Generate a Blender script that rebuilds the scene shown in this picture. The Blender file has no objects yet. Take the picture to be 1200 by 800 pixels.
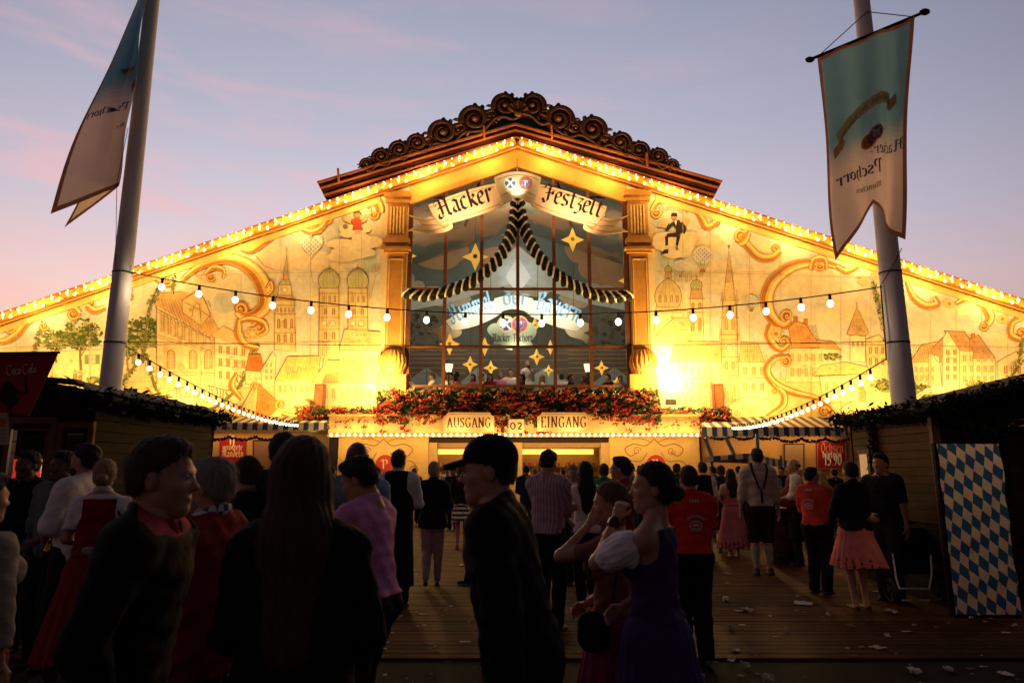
import bpy, bmesh, math, random
import numpy as np
from mathutils import Vector, Matrix
from mathutils.geometry import tessellate_polygon
random.seed(7); R = math.radians
scene = bpy.context.scene
COL = scene.collection
# ---------------------------------------------------------------- camera geometry
CH = 1.62; PITCH = R(10.6); FPX = 802.0
cP, sP = math.cos(PITCH), math.sin(PITCH)
def ray(px, py):
    u = (px-600)/FPX; v = (400-py)/FPX
    return Vector((u, cP - v*sP, sP + v*cP))
def P(px, py, Y):
    d = ray(px, py); t = Y/d.y
    return Vector((d.x*t, Y, CH+d.z*t))
def G(px, py, z=0.0):
    d = ray(px, py); t = (z-CH)/d.z
    return Vector((d.x*t, d.y*t, z))
# ---------------------------------------------------------------- materials
MC = {}
def nt(m):
    m.use_nodes = True
    return m.node_tree.nodes, m.node_tree.links, m.node_tree.nodes['Principled BSDF']
def mat(name, col, rough=.7, metal=0, var=.25, scale=6, bump=.2, bscale=60, spec=.3, bdist=.01, stretch=None):
    if name in MC: return MC[name]
    m = bpy.data.materials.new(name); n, l, b = nt(m)
    b.inputs['Roughness'].default_value = rough; b.inputs['Metallic'].default_value = metal
    b.inputs['Specular IOR Level'].default_value = spec
    tc = n.new('ShaderNodeTexCoord'); mp = n.new('ShaderNodeMapping')
    l.new(tc.outputs['Object'], mp.inputs[0])
    if stretch: mp.inputs['Scale'].default_value = stretch
    no = n.new('ShaderNodeTexNoise'); no.inputs['Scale'].default_value = scale; no.inputs['Detail'].default_value = 5
    l.new(mp.outputs[0], no.inputs['Vector'])
    rp = n.new('ShaderNodeValToRGB')
    rp.color_ramp.elements[0].position = .3; rp.color_ramp.elements[1].position = .7
    rp.color_ramp.elements[0].color = tuple(c*(1-var) for c in col[:3])+(1,)
    rp.color_ramp.elements[1].color = tuple(min(1, c*(1+var*.6)) for c in col[:3])+(1,)
    l.new(no.outputs['Fac'], rp.inputs[0]); l.new(rp.outputs[0], b.inputs['Base Color'])
    if bump:
        n2 = n.new('ShaderNodeTexNoise'); n2.inputs['Scale'].default_value = bscale; n2.inputs['Detail'].default_value = 3
        l.new(mp.outputs[0], n2.inputs['Vector'])
        bp = n.new('ShaderNodeBump'); bp.inputs['Strength'].default_value = bump; bp.inputs['Distance'].default_value = bdist
        l.new(n2.outputs['Fac'], bp.inputs['Height']); l.new(bp.outputs[0], b.inputs['Normal'])
    MC[name] = m; return m
def emis(name, col, strength, sample='NONE'):
    if name in MC: return MC[name]
    m = bpy.data.materials.new(name); n, l, b = nt(m)
    b.inputs['Base Color'].default_value = (.8, .7, .5, 1)
    b.inputs['Emission Color'].default_value = tuple(col)+(1,)
    b.inputs['Emission Strength'].default_value = strength
    try: m.cycles.emission_sampling = sample
    except Exception: pass
    MC[name] = m; return m
def paintmat(name, var=.12, scale=3.0, rough=.75):
    """paint whose colour is the mesh's own per-face colour, with a little brushy unevenness"""
    if name in MC: return MC[name]
    m = bpy.data.materials.new(name); n, l, b = nt(m)
    b.inputs['Roughness'].default_value = rough; b.inputs['Specular IOR Level'].default_value = .15
    at = n.new('ShaderNodeAttribute'); at.attribute_name = 'Col'
    tc = n.new('ShaderNodeTexCoord')
    no = n.new('ShaderNodeTexNoise'); no.inputs['Scale'].default_value = scale; no.inputs['Detail'].default_value = 8; no.inputs['Roughness'].default_value = .65
    l.new(tc.outputs['Object'], no.inputs['Vector'])
    mr = n.new('ShaderNodeMapRange'); mr.inputs[1].default_value = .3; mr.inputs[2].default_value = .7
    mr.inputs[3].default_value = 1-var; mr.inputs[4].default_value = 1+var*.6
    n3 = n.new('ShaderNodeTexNoise'); n3.inputs['Scale'].default_value = scale*.22; n3.inputs['Detail'].default_value = 9; n3.inputs['Roughness'].default_value = .7; l.new(tc.outputs['Object'], n3.inputs['Vector'])
    av = n.new('ShaderNodeMath'); av.operation = 'ADD'; l.new(no.outputs['Fac'], av.inputs[0]); l.new(n3.outputs['Fac'], av.inputs[1]); hv = n.new('ShaderNodeMath'); hv.operation = 'MULTIPLY'; hv.inputs[1].default_value = .5; l.new(av.outputs[0], hv.inputs[0]); l.new(hv.outputs[0], mr.inputs[0])
    mr.inputs[1].default_value = .38; mr.inputs[2].default_value = .62
    mx = n.new('ShaderNodeVectorMath'); mx.operation = 'SCALE'
    l.new(at.outputs['Color'], mx.inputs[0]); l.new(mr.outputs[0], mx.inputs['Scale'])
    l.new(mx.outputs[0], b.inputs['Base Color'])
    MC[name] = m; return m
def wood(name, col, plank=.16, axis='Z', dark=.35, rough=.7, grain=(.6, 14, 14)):
    """boards: plank gaps across one axis, grain along the other"""
    if name in MC: return MC[name]
    m = bpy.data.materials.new(name); n, l, b = nt(m)
    b.inputs['Roughness'].default_value = rough; b.inputs['Specular IOR Level'].default_value = .1
    tc = n.new('ShaderNodeTexCoord'); sx = n.new('ShaderNodeSeparateXYZ'); l.new(tc.outputs['Object'], sx.inputs[0])
    def mth(op, a, bb=None):
        k = n.new('ShaderNodeMath'); k.operation = op
        for i, v in enumerate((a, bb)):
            if v is None: continue
            if isinstance(v, (int, float)): k.inputs[i].default_value = v
            else: l.new(v, k.inputs[i])
        return k.outputs[0]
    q = mth('DIVIDE', sx.outputs[axis], plank); fl = mth('FLOOR', q); fr = mth('FRACT', q)
    wn = n.new('ShaderNodeTexWhiteNoise'); wn.noise_dimensions = '1D'; l.new(fl, wn.inputs['W'])
    mp = n.new('ShaderNodeMapping'); mp.inputs['Scale'].default_value = grain; l.new(tc.outputs['Object'], mp.inputs[0])
    ad = n.new('ShaderNodeVectorMath'); ad.operation = 'ADD'; l.new(mp.outputs[0], ad.inputs[0])
    cb = n.new('ShaderNodeCombineXYZ'); l.new(mth('MULTIPLY', wn.outputs[0], 30), cb.inputs[0]); l.new(cb.outputs[0], ad.inputs[1])
    no = n.new('ShaderNodeTexNoise'); no.inputs['Scale'].default_value = 1.6; no.inputs['Detail'].default_value = 6; l.new(ad.outputs[0], no.inputs['Vector'])
    v = mth('ADD', mth('MULTIPLY', wn.outputs[0], .6), mth('MULTIPLY', no.outputs['Fac'], .9))
    rp = n.new('ShaderNodeValToRGB'); rp.color_ramp.elements[0].position = .2; rp.color_ramp.elements[1].position = 1.1 if False else 1.0
    rp.color_ramp.elements[0].color = tuple(c*dark for c in col)+(1,); rp.color_ramp.elements[1].color = tuple(min(1, c*1.35) for c in col)+(1,)
    l.new(v, rp.inputs[0])
    st_ = n.new('ShaderNodeTexNoise'); st_.inputs['Scale'].default_value = .55; st_.inputs['Detail'].default_value = 8; st_.inputs['Roughness'].default_value = .7; l.new(tc.outputs['Object'], st_.inputs['Vector']); sr = n.new('ShaderNodeMapRange'); sr.inputs[1].default_value = .38; sr.inputs[2].default_value = .6; sr.inputs[3].default_value = .35; sr.inputs[4].default_value = 1.25; l.new(st_.outputs['Fac'], sr.inputs[0])
    gap = mth('MINIMUM', fr, mth('SUBTRACT', 1, fr)); g2 = mth('MINIMUM', mth('MULTIPLY', gap, 14), 1)
    mul = n.new('ShaderNodeVectorMath'); mul.operation = 'SCALE'; l.new(rp.outputs[0], mul.inputs[0]); l.new(mth('MULTIPLY', mth('MAXIMUM', g2, .12), sr.outputs[0]), mul.inputs['Scale'])
    l.new(mul.outputs[0], b.inputs['Base Color'])
    bp = n.new('ShaderNodeBump'); bp.inputs['Strength'].default_value = .5; bp.inputs['Distance'].default_value = .012
    l.new(mth('ADD', g2, mth('MULTIPLY', no.outputs['Fac'], .4)), bp.inputs['Height']); l.new(bp.outputs[0], b.inputs['Normal'])
    MC[name] = m; return m
# ---------------------------------------------------------------- mesh builder
class MB:
    def __init__(s): s.v = []; s.f = []; s.m = []; s.c = []; s.sm = []
    def add(s, vs, fs, mi=0, col=(1, 1, 1), smooth=False):
        o = len(s.v); s.v += [tuple(v) for v in vs]
        for f in fs:
            s.f.append(tuple(o+i for i in f)); s.m.append(mi); s.c.append(col); s.sm.append(smooth)
    def box(s, a, b, mi=0, col=(1, 1, 1)):
        x0, y0, z0 = [min(a[i], b[i]) for i in range(3)]; x1, y1, z1 = [max(a[i], b[i]) for i in range(3)]
        s.add([(x0,y0,z0),(x1,y0,z0),(x1,y1,z0),(x0,y1,z0),(x0,y0,z1),(x1,y0,z1),(x1,y1,z1),(x0,y1,z1)],
              [(0,3,2,1),(4,5,6,7),(0,1,5,4),(1,2,6,5),(2,3,7,6),(3,0,4,7)], mi, col)
    def beam(s, a, b, w, h, up=(0, 0, 1), mi=0, col=(1, 1, 1)):
        a = Vector(a); b = Vector(b); d = (b-a).normalized(); x = d.cross(Vector(up))
        if x.length < 1e-4: x = d.cross(Vector((0, 1, 0)))
        x.normalize(); y = x.cross(d).normalized(); vs = []
        for p in (a, b):
            for sx, sy in ((-1,-1),(1,-1),(1,1),(-1,1)): vs.append(p+x*sx*w/2+y*sy*h/2)
        s.add(vs, [(0,1,2,3),(7,6,5,4),(0,4,5,1),(1,5,6,2),(2,6,7,3),(3,7,4,0)], mi, col)
    def tube(s, pts, r, n=8, mi=0, col=(1, 1, 1), cap=True, smooth=True):
        pts = [Vector(p) for p in pts]; k = len(pts)
        rs = r if isinstance(r, (list, tuple)) else [r]*k
        vs = []; prev = None
        for i, p in enumerate(pts):
            d = (pts[min(i+1, k-1)]-pts[max(i-1, 0)])
            d = d.normalized() if d.length > 1e-9 else Vector((0, 0, 1))
            if prev is None:
                x = d.cross(Vector((0, 0, 1)))
                if x.length < 1e-3: x = d.cross(Vector((0, 1, 0)))
            else: x = prev - d*prev.dot(d)
            x.normalize(); prev = x; y = d.cross(x)
            for j in range(n):
                a = 2*math.pi*j/n; vs.append(p+x*math.cos(a)*rs[i]+y*math.sin(a)*rs[i])
        fs = [(i*n+j, i*n+(j+1)%n, (i+1)*n+(j+1)%n, (i+1)*n+j) for i in range(k-1) for j in range(n)]
        s.add(vs, fs, mi, col, smooth)
        if cap: s.add(vs[:n], [tuple(range(n))[::-1]], mi, col); s.add(vs[-n:], [tuple(range(n))], mi, col)
    def sphere(s, c, r, n=10, m=7, mi=0, col=(1, 1, 1), sc=(1, 1, 1)):
        vs = [(c[0], c[1], c[2]-r*sc[2])]
        for i in range(1, m):
            t = math.pi*i/m
            for j in range(n):
                a = 2*math.pi*j/n
                vs.append((c[0]+r*sc[0]*math.sin(t)*math.cos(a), c[1]+r*sc[1]*math.sin(t)*math.sin(a), c[2]-r*sc[2]*math.cos(t)))
        vs.append((c[0], c[1], c[2]+r*sc[2])); fs = []
        for j in range(n): fs.append((0, 1+(j+1)%n, 1+j)); fs.append((len(vs)-1, 1+(m-2)*n+j, 1+(m-2)*n+(j+1)%n))
        for i in range(m-2):
            for j in range(n): fs.append((1+i*n+j, 1+i*n+(j+1)%n, 1+(i+1)*n+(j+1)%n, 1+(i+1)*n+j))
        s.add(vs, fs, mi, col, True)
    def lathe(s, c, prof, n=16, mi=0, col=(1, 1, 1)):
        vs = []
        for r, z in prof:
            for j in range(n):
                a = 2*math.pi*j/n; vs.append((c[0]+r*math.cos(a), c[1]+r*math.sin(a), c[2]+z))
        k = len(prof)
        s.add(vs, [(i*n+j, i*n+(j+1)%n, (i+1)*n+(j+1)%n, (i+1)*n+j) for i in range(k-1) for j in range(n)], mi, col, True)
        s.add(vs[:n], [tuple(range(n))[::-1]], mi, col); s.add(vs[-n:], [tuple(range(n))], mi, col)
    def poly3(s, pts, mi=0, col=(1, 1, 1)):
        pts = [Vector(p) for p in pts]; tr = tessellate_polygon([pts])
        s.add(pts, [tuple(t) for t in tr], mi, col)
    def prism(s, pts, d, mi=0, col=(1, 1, 1), side=None):
        """extrude polygon pts by vector d"""
        pts = [Vector(p) for p in pts]; d = Vector(d); n = len(pts); tr = tessellate_polygon([pts])
        s.add(pts, [tuple(t) for t in tr], mi, col); s.add([p+d for p in pts], [tuple(t)[::-1] for t in tr], mi, col)
        s.add(pts+[p+d for p in pts], [(i, (i+1)%n, n+(i+1)%n, n+i) for i in range(n)], mi, side or col)
    def build(s, name, mats, parent=None, loc=None, recalc=True):
        me = bpy.data.meshes.new(name)
        if loc is not None: L = Vector(loc); vs = [tuple(Vector(v)-L) for v in s.v]
        else: vs = s.v
        me.from_pydata(vs, [], s.f)
        for m in (mats if isinstance(mats, (list, tuple)) else [mats]): me.materials.append(m)
        me.polygons.foreach_set('material_index', s.m); me.polygons.foreach_set('use_smooth', s.sm)
        if any(c != (1, 1, 1) for c in s.c):
            ca = me.color_attributes.new('Col', 'FLOAT_COLOR', 'CORNER')
            arr = []
            for p, c in zip(me.polygons, s.c): arr += list(tuple(c[:3])+(1,))*p.loop_total
            ca.data.foreach_set('color', arr)
        me.update()
        if recalc:
            bm = bmesh.new(); bm.from_mesh(me); bmesh.ops.recalc_face_normals(bm, faces=bm.faces); bm.to_mesh(me); bm.free()
        o = bpy.data.objects.new(name, me); COL.objects.link(o)
        if loc is not None: o.location = loc
        if parent is not None:
            o.parent = parent
            if loc is None: o.location = -parent.location
            else: o.location = Vector(loc)-parent.location
        return o
def tag(o, label=None, cat=None, group=None, kind=None):
    if label: o['label'] = label
    if cat: o['category'] = cat
    if group: o['group'] = group
    if kind: o['kind'] = kind
    return o
def empty(name, loc, label=None, cat=None, group=None, kind=None):
    o = bpy.data.objects.new(name, None); COL.objects.link(o); o.location = loc
    o.empty_display_size = .2
    return tag(o, label, cat, group, kind)
def copyo(o, parent, loc):
    c = o.copy(); COL.objects.link(c); c.parent = parent; c.location = loc; return c
def lamp(name, kind, loc, power, col, r=.05, target=None, spot=60, blend=.5, size=None):
    d = bpy.data.lights.new(name, kind); d.energy = power; d.color = col
    if kind != 'AREA': d.shadow_soft_size = r
    o = bpy.data.objects.new(name, d); COL.objects.link(o); o.location = loc
    if kind == 'SPOT': d.spot_size = R(spot); d.spot_blend = blend
    if kind == 'AREA' and size:
        d.shape = 'RECTANGLE'; d.size, d.size_y = size
    if target is not None:
        o.rotation_euler = (Vector(target)-Vector(loc)).to_track_quat('-Z', 'Y').to_euler()
    return o
# ---------------------------------------------------------------- curves and flat painting
def cr(pts, n=8, closed=False):
    """Catmull-Rom through 2D/3D tuples"""
    P_ = [np.array(p, float) for p in pts]; out = []
    m = len(P_)
    for i in range(m if closed else m-1):
        if closed: p0, p1, p2, p3 = P_[(i-1)%m], P_[i], P_[(i+1)%m], P_[(i+2)%m]
        else: p0, p1, p2, p3 = P_[max(i-1, 0)], P_[i], P_[i+1], P_[min(i+2, m-1)]
        for k in range(n):
            t = k/n
            out.append(.5*((2*p1)+(-p0+p2)*t+(2*p0-5*p1+4*p2-p3)*t*t+(-p0+3*p1-3*p2+p3)*t**3))
    if not closed: out.append(P_[-1])
    return [tuple(p) for p in out]
def spiral(cx, cy, r0, r1, a0, turns, n=22, cw=1):
    return [(cx+(r0+(r1-r0)*i/n)*math.cos(R(a0)+cw*turns*2*math.pi*i/n), cy+(r0+(r1-r0)*i/n)*math.sin(R(a0)+cw*turns*2*math.pi*i/n)) for i in range(n+1)]
class Paint:
    """flat painted shapes on the plane Y, given where they stand on that wall; every shape a hair in front of the last"""
    def __init__(s, Y, step=.000028, base=.003, proj=None):
        s.mb = MB(); s.Y = Y; s.k = 0; s.step = step; s.base = base; s.proj = proj
    def w(s, x, y, e=0):
        d = s.base+s.k*s.step+e
        if s.proj: return s.proj(x, y, d)
        p = P(x, y, s.Y); p.y -= d; return p
    def fill(s, pts, col, inc=True):
        if inc: s.k += 1
        s.mb.poly3([s.w(*p) for p in pts], 0, col)
    def rect(s, x0, y0, x1, y1, col, inc=True): s.fill([(x0,y0),(x1,y0),(x1,y1),(x0,y1)], col, inc)
    def disc(s, x, y, r, col, ry=None, n=18, a0=0, a1=360):
        ry = ry or r; s.fill([(x+r*math.cos(R(a0+(a1-a0)*i/n)), y+ry*math.sin(R(a0+(a1-a0)*i/n))) for i in range(n if a1-a0 >= 360 else n+1)], col)
    def blob(s, x, y, rx, ry, col, n=12, j=.3, rnd=random):
        pts = [(x+rx*(1-j*rnd.random())*math.cos(2*math.pi*i/n), y+ry*(1-j*rnd.random())*math.sin(2*math.pi*i/n)) for i in range(n)]
        s.fill(cr(pts, 3, True), col)
    def ribbon(s, pts, w, col, off=0, inc=True):
        """w: number or list of widths (px); off shifts sideways"""
        if inc: s.k += 1
        m = len(pts)
        if isinstance(w, (int, float)): ws = [w]*m
        else: ws = [np.interp(i/(m-1), np.linspace(0, 1, len(w)), w) for i in range(m)]
        vs = []
        for i in range(m):
            a = pts[max(i-1, 0)]; b = pts[min(i+1, m-1)]; dx, dy = b[0]-a[0], b[1]-a[1]; L = math.hypot(dx, dy) or 1
            nx, ny = -dy/L, dx/L; o = off*ws[i]; x, y = pts[i][0]+nx*o, pts[i][1]+ny*o; h = ws[i]/2
            e = i*1e-5
            vs += [s.w(x+nx*h, y+ny*h, e), s.w(x-nx*h, y-ny*h, e)]
        s.mb.add(vs, [(2*i, 2*i+1, 2*i+3, 2*i+2) for i in range(m-1)], 0, col)
    def line(s, pts, w=.5, col=(.25,.12,.04), inc=True): s.ribbon(pts, w, col, 0, inc)
    def scroll(s, pts, w, n=8):
        """painted baroque scroll: outline, ochre body, light and brown bands"""
        q = cr(pts, n)
        W = w if isinstance(w, list) else [w*.35, w, w, w*.35]
        W = [a*1.2 for a in W]; s.ribbon(q, [a+1.3 for a in W], (.30,.11,.02))
        s.ribbon(q, W, (.74,.40,.10))
        s.ribbon(q, [a*.34 for a in W], (.42,.16,.03), .8)
        s.ribbon(q, [a*.26 for a in W], (.92,.66,.25), -1.0)
    def curl(s, x, y, r, a0, turns=1.3, cw=1):
        q = spiral(x, y, r, r*.15, a0, turns, 26, cw)
        s.ribbon(q, [r*.62+1, r*.3], (.30,.11,.02)); s.ribbon(q, [r*.55, r*.2], (.76,.42,.11)); s.ribbon(q, [r*.2, r*.07], (.42,.16,.03), .9)
        s.disc(x, y, r*.22, (.80,.48,.14), n=10)
# ---------------------------------------------------------------- lettering with a broad nib
GL = {
'a':(.52,[[(.05,.85),(.2,1),(.4,.85),(.4,.12),(.52,0)],[(.4,.55),(.12,.45),(.07,.2),(.22,0),(.4,.15)]]),
'b':(.52,[[(.1,1.45),(.1,.15),(.28,0),(.45,.2),(.45,.75),(.3,.98),(.1,.8)]]),
'c':(.46,[[(.43,.86),(.27,1),(.07,.8),(.07,.2),(.25,0),(.44,.14)]]),
'd':(.52,[[(.12,1.45),(.45,1.05),(.45,.2),(.27,0),(.08,.2),(.08,.75),(.25,.95),(.44,.8)]]),
'e':(.46,[[(.1,.48),(.42,.66),(.38,.92),(.26,1),(.07,.8),(.07,.2),(.25,0),(.44,.14)]]),
'g':(.52,[[(.42,.9),(.25,1),(.08,.8),(.08,.35),(.25,.15),(.42,.3)],[(.42,1),(.42,-.2),(.25,-.4),(.05,-.25)]]),
'h':(.52,[[(.1,1.45),(.1,0)],[(.1,.75),(.3,1),(.43,.8),(.43,.1),(.28,-.3)]]),
'i':(.26,[[(.0,.88),(.12,1),(.12,.12),(.24,0)],[(.08,1.28),(.16,1.36)]]),
'j':(.28,[[(.0,.88),(.14,1),(.14,-.1),(.02,-.3)],[(.1,1.28),(.18,1.36)]]),
'k':(.52,[[(.1,1.45),(.1,0)],[(.1,.62),(.34,.95),(.44,.75),(.16,.55)],[(.2,.55),(.4,.15),(.53,0)]]),
'l':(.30,[[(.1,1.45),(.1,.15),(.24,0),(.32,.08)]]),
'm':(.84,[[(.0,.88),(.12,1),(.12,0)],[(.12,.8),(.32,1),(.42,.85),(.42,0)],[(.42,.8),(.62,1),(.72,.85),(.72,.12),(.84,0)]]),
'n':(.54,[[(.0,.88),(.12,1),(.12,0)],[(.12,.8),(.32,1),(.43,.85),(.43,.12),(.55,0)]]),
'o':(.50,[[(.26,1),(.07,.78),(.07,.2),(.26,0),(.45,.22),(.45,.78),(.26,1)]]),
'r':(.42,[[(.0,.88),(.12,1),(.12,0)],[(.12,.78),(.32,1),(.44,.85)]]),
's':(.46,[[(.43,.88),(.25,1),(.08,.85),(.1,.62),(.4,.4),(.43,.15),(.22,0),(.05,.13)]]),
't':(.42,[[(.2,1.3),(.2,.15),(.3,0),(.44,.1)],[(.04,1),(.4,1)]]),
'u':(.54,[[(.0,.9),(.12,1),(.12,.15),(.25,0),(.43,.15)],[(.43,1),(.43,.12),(.55,0)]]),
'y':(.52,[[(.0,.9),(.12,1),(.12,.25),(.28,.08),(.43,.25)],[(.43,1),(.43,-.1),(.2,-.4)]]),
'z':(.46,[[(.05,.9),(.2,1),(.42,.95),(.15,.5),(.38,.45),(.42,.05),(.2,-.32),(.03,-.2)]]),
'A':(.72,[[(.0,1.2),(.2,1.45),(.35,1.3),(.2,.2),(.0,0)],[(.35,1.3),(.6,1.4),(.6,.12),(.72,0)],[(.2,.6),(.6,.6)]]),
'B':(.70,[[(.05,1.1),(.18,1.4),(.18,.05)],[(.18,1.3),(.5,1.4),(.58,1.1),(.3,.8)],[(.3,.8),(.6,.7),(.62,.2),(.4,0),(.05,.1)]]),
'F':(.70,[[(-.05,.2),(.12,-.12),(.32,.1),(.32,1.2)],[(-.05,1.05),(.08,1.38),(.42,1.26),(.78,1.46)],[(.08,.68),(.58,.78)],[(.58,.95),(.58,.62)]]),
'H':(.92,[[(.0,1.2),(.1,1.38),(.34,1.30),(.34,.15)],[(.34,.1),(.18,-.10),(.02,.05),(.08,.3)],[(.1,.72),(.74,.80)],[(.56,1.38),(.72,1.25),(.72,.12),(.90,-.05)],[(.72,1.25),(.92,1.42)],[(.0,1.0),(.12,1.05)]]),
'K':(.70,[[(.0,1.2),(.15,1.4),(.15,0)],[(.15,.7),(.5,1.35),(.62,1.2)],[(.2,.75),(.5,.15),(.66,0)]]),
'M':(.95,[[(.0,1.1),(.12,1.35),(.25,1.2),(.22,.1),(.05,0)],[(.25,1.2),(.5,1.35),(.52,.1)],[(.52,1.2),(.8,1.35),(.82,.15),(.95,0)]]),
'N':(.78,[[(.0,1.1),(.12,1.35),(.25,1.2),(.2,.1),(.0,0)],[(.25,1.2),(.55,1.35),(.62,.15),(.78,0)]]),
'O':(.70,[[(.4,1.4),(.1,1.1),(.08,.3),(.35,0),(.62,.3),(.62,1.1),(.4,1.4)]]),
'P':(.72,[[(0,1.15),(.12,1.42),(.28,1.28),(.28,-.15)],[(.28,1.25),(.58,1.42),(.7,1.15),(.68,.7),(.3,.52)]]),
'R':(.72,[[(0,1.15),(.12,1.42),(.28,1.28),(.22,.0)],[(.28,1.25),(.55,1.42),(.62,1.1),(.3,.75)],[(.3,.75),(.55,.15),(.72,0)]]),
'T':(.66,[[(0,1.1),(.12,1.38),(.4,1.25),(.68,1.42)],[(.35,1.25),(.12,.8),(.12,.25),(.35,0),(.6,.2)]]),
'V':(.70,[[(0,1.2),(.14,1.42),(.16,.3),(.35,0),(.62,.3),(.62,1.1),(.45,1.42)]]),
'0':(.5,[[(.26,1.3),(.07,1),(.07,.3),(.26,0),(.45,.3),(.45,1),(.26,1.3)]]),
'1':(.34,[[(.05,1.1),(.2,1.3),(.2,0)]]),
'2':(.5,[[(.06,1.05),(.25,1.3),(.43,1.05),(.38,.75),(.06,0),(.46,0)]]),
'3':(.5,[[(.06,1.15),(.25,1.3),(.42,1.1),(.2,.7),(.43,.45),(.4,.15),(.2,0),(.04,.12)]]),
'5':(.5,[[(.42,1.3),(.1,1.3),(.08,.75),(.35,.75),(.45,.4),(.3,0),(.05,.1)]]),
'6':(.5,[[(.4,1.3),(.12,.9),(.07,.3),(.25,0),(.44,.3),(.3,.65),(.08,.5)]]),
'7':(.46,[[(.03,1.3),(.43,1.3),(.15,0)]]),
'8':(.5,[[(.26,1.3),(.1,1.05),(.4,.5),(.42,.2),(.26,0),(.08,.2),(.12,.5),(.42,1.05),(.26,1.3)]]),
'9':(.5,[[(.42,.8),(.2,.6),(.08,.9),(.25,1.3),(.44,1),(.35,.3),(.1,0)]]),
'-':(.4,[[(.08,.55),(.34,.62)]]), '.':(.2,[[(.08,.02),(.14,.08)]]), ',':(.2,[[(.12,.1),(.06,-.12)]]), ' ':(.36,[])}
SERIF = {
'A':(.78,[[(.39,1.4),(.08,0)],[(.39,1.4),(.72,0)],[(.2,.5),(.6,.5)],[(-.02,0),(.2,0)],[(.58,0),(.84,0)]]),
'U':(.80,[[(.15,1.4),(.15,.4),(.25,.08),(.42,0),(.6,.08),(.68,.4),(.68,1.4)],[(.03,1.4),(.28,1.4)],[(.57,1.4),(.8,1.4)]]),
'S':(.60,[[(.5,1.15),(.45,1.35),(.28,1.4),(.1,1.25),(.1,.98),(.3,.78),(.5,.55),(.52,.25),(.32,0),(.12,.05),(.06,.3)]]),
'G':(.80,[[(.68,1.15),(.6,1.33),(.4,1.4),(.15,1.2),(.06,.7),(.15,.2),(.4,0),(.66,.1),(.66,.6)],[(.5,.6),(.78,.6)]]),
'N':(.84,[[(.14,0),(.14,1.4),(.7,0),(.7,1.4)],[(.0,1.4),(.2,1.4)],[(.03,0),(.26,0)],[(.58,1.4),(.82,1.4)]]),
'E':(.66,[[(.14,0),(.14,1.4)],[(.02,1.4),(.55,1.4),(.56,1.18)],[(.14,.75),(.46,.75)],[(.02,0),(.58,0),(.62,.25)]]),
'I':(.38,[[(.18,0),(.18,1.4)],[(.05,1.4),(.32,1.4)],[(.05,0),(.32,0)]])}
SCRIPT = {'C':(.95,[[(.75,1.1),(.85,1.35),(.6,1.45),(.2,1.1),(.05,.5),(.25,.05),(.6,.0),(.9,.3)]]),
'o':(.5,[[(.3,.8),(.08,.5),(.12,.1),(.35,.05),(.45,.45),(.3,.8),(.55,.75)]]),
'c':(.45,[[(.42,.65),(.28,.8),(.06,.5),(.1,.08),(.3,.02),(.5,.25)]]),
'a':(.52,[[(.42,.7),(.22,.78),(.05,.4),(.18,.05),(.4,.5),(.44,.8),(.4,.1),(.55,.15)]]),
'l':(.36,[[(.1,.4),(.38,1.3),(.28,1.45),(.15,1.0),(.14,.1),(.36,.1)]]),'-':(.3,[[(.05,.5),(.28,.55)]])}
def text_w(t, G_=GL, sp=.1): return sum(G_.get(c, GL.get(c, (.5, 0)))[0]+sp for c in t)-sp
def nib(pt, t, fn, col, nibw=.17, ang=40, sp=.1, G_=GL):
    """fn(u, v) maps letter space (x height 1) to the painting's own coordinates"""
    nx, ny = math.cos(R(ang))*nibw/2, math.sin(R(ang))*nibw/2; x = 0
    for ch in t:
        w, st = G_.get(ch, GL.get(ch, (.5, [])))
        for k, s_ in enumerate(st):
            pt.k += 1; e = 0
            for a, b in zip(s_, s_[1:]):
                e += 6e-5; A = (a[0]+x, a[1]); B = (b[0]+x, b[1])
                dx, dy = B[0]-A[0], B[1]-A[1]; L = math.hypot(dx, dy) or 1
                # keep a least thickness when the stroke runs along the nib
                mx, my = nx, ny; c_ = abs(dx*ny-dy*nx)/L
                if c_ < nibw*.17: mx, my = nx*.6-dy/L*nibw*.16, ny*.6+dx/L*nibw*.16
                q = [(A[0]-mx,A[1]-my),(A[0]+mx,A[1]+my),(B[0]+mx,B[1]+my),(B[0]-mx,B[1]-my)]
                pt.mb.add([pt.w(*fn(*p), e) for p in q], [(0,1,2,3)], 0, col)
        x += w+sp
    pt.k -= max(0, sum(len(G_.get(c, GL.get(c, (0, [])))[1]) for c in t)-3)
def linefn(x0, y0, x1, y1, width, h, sag=0):
    """letter space -> straight or arched line from (x0,y0) to (x1,y1); width = letter-space length, h = px per unit height"""
    L = math.hypot(x1-x0, y1-y0); ux, uy = (x1-x0)/L, (y1-y0)/L
    def f(u, v):
        t = u/width; a = -sag*4*t*(1-t); sl = -sag*4*(1-2*t)/L; vx, vy = uy, -ux
        dx, dy = ux+vx*(-sl), uy+vy*(-sl)
        k = math.hypot(dx, dy); dx /= k; dy /= k
        return (x0+(x1-x0)*t+dy*v*h, y0+(y1-y0)*t+a-dx*v*h)
    return f
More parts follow.
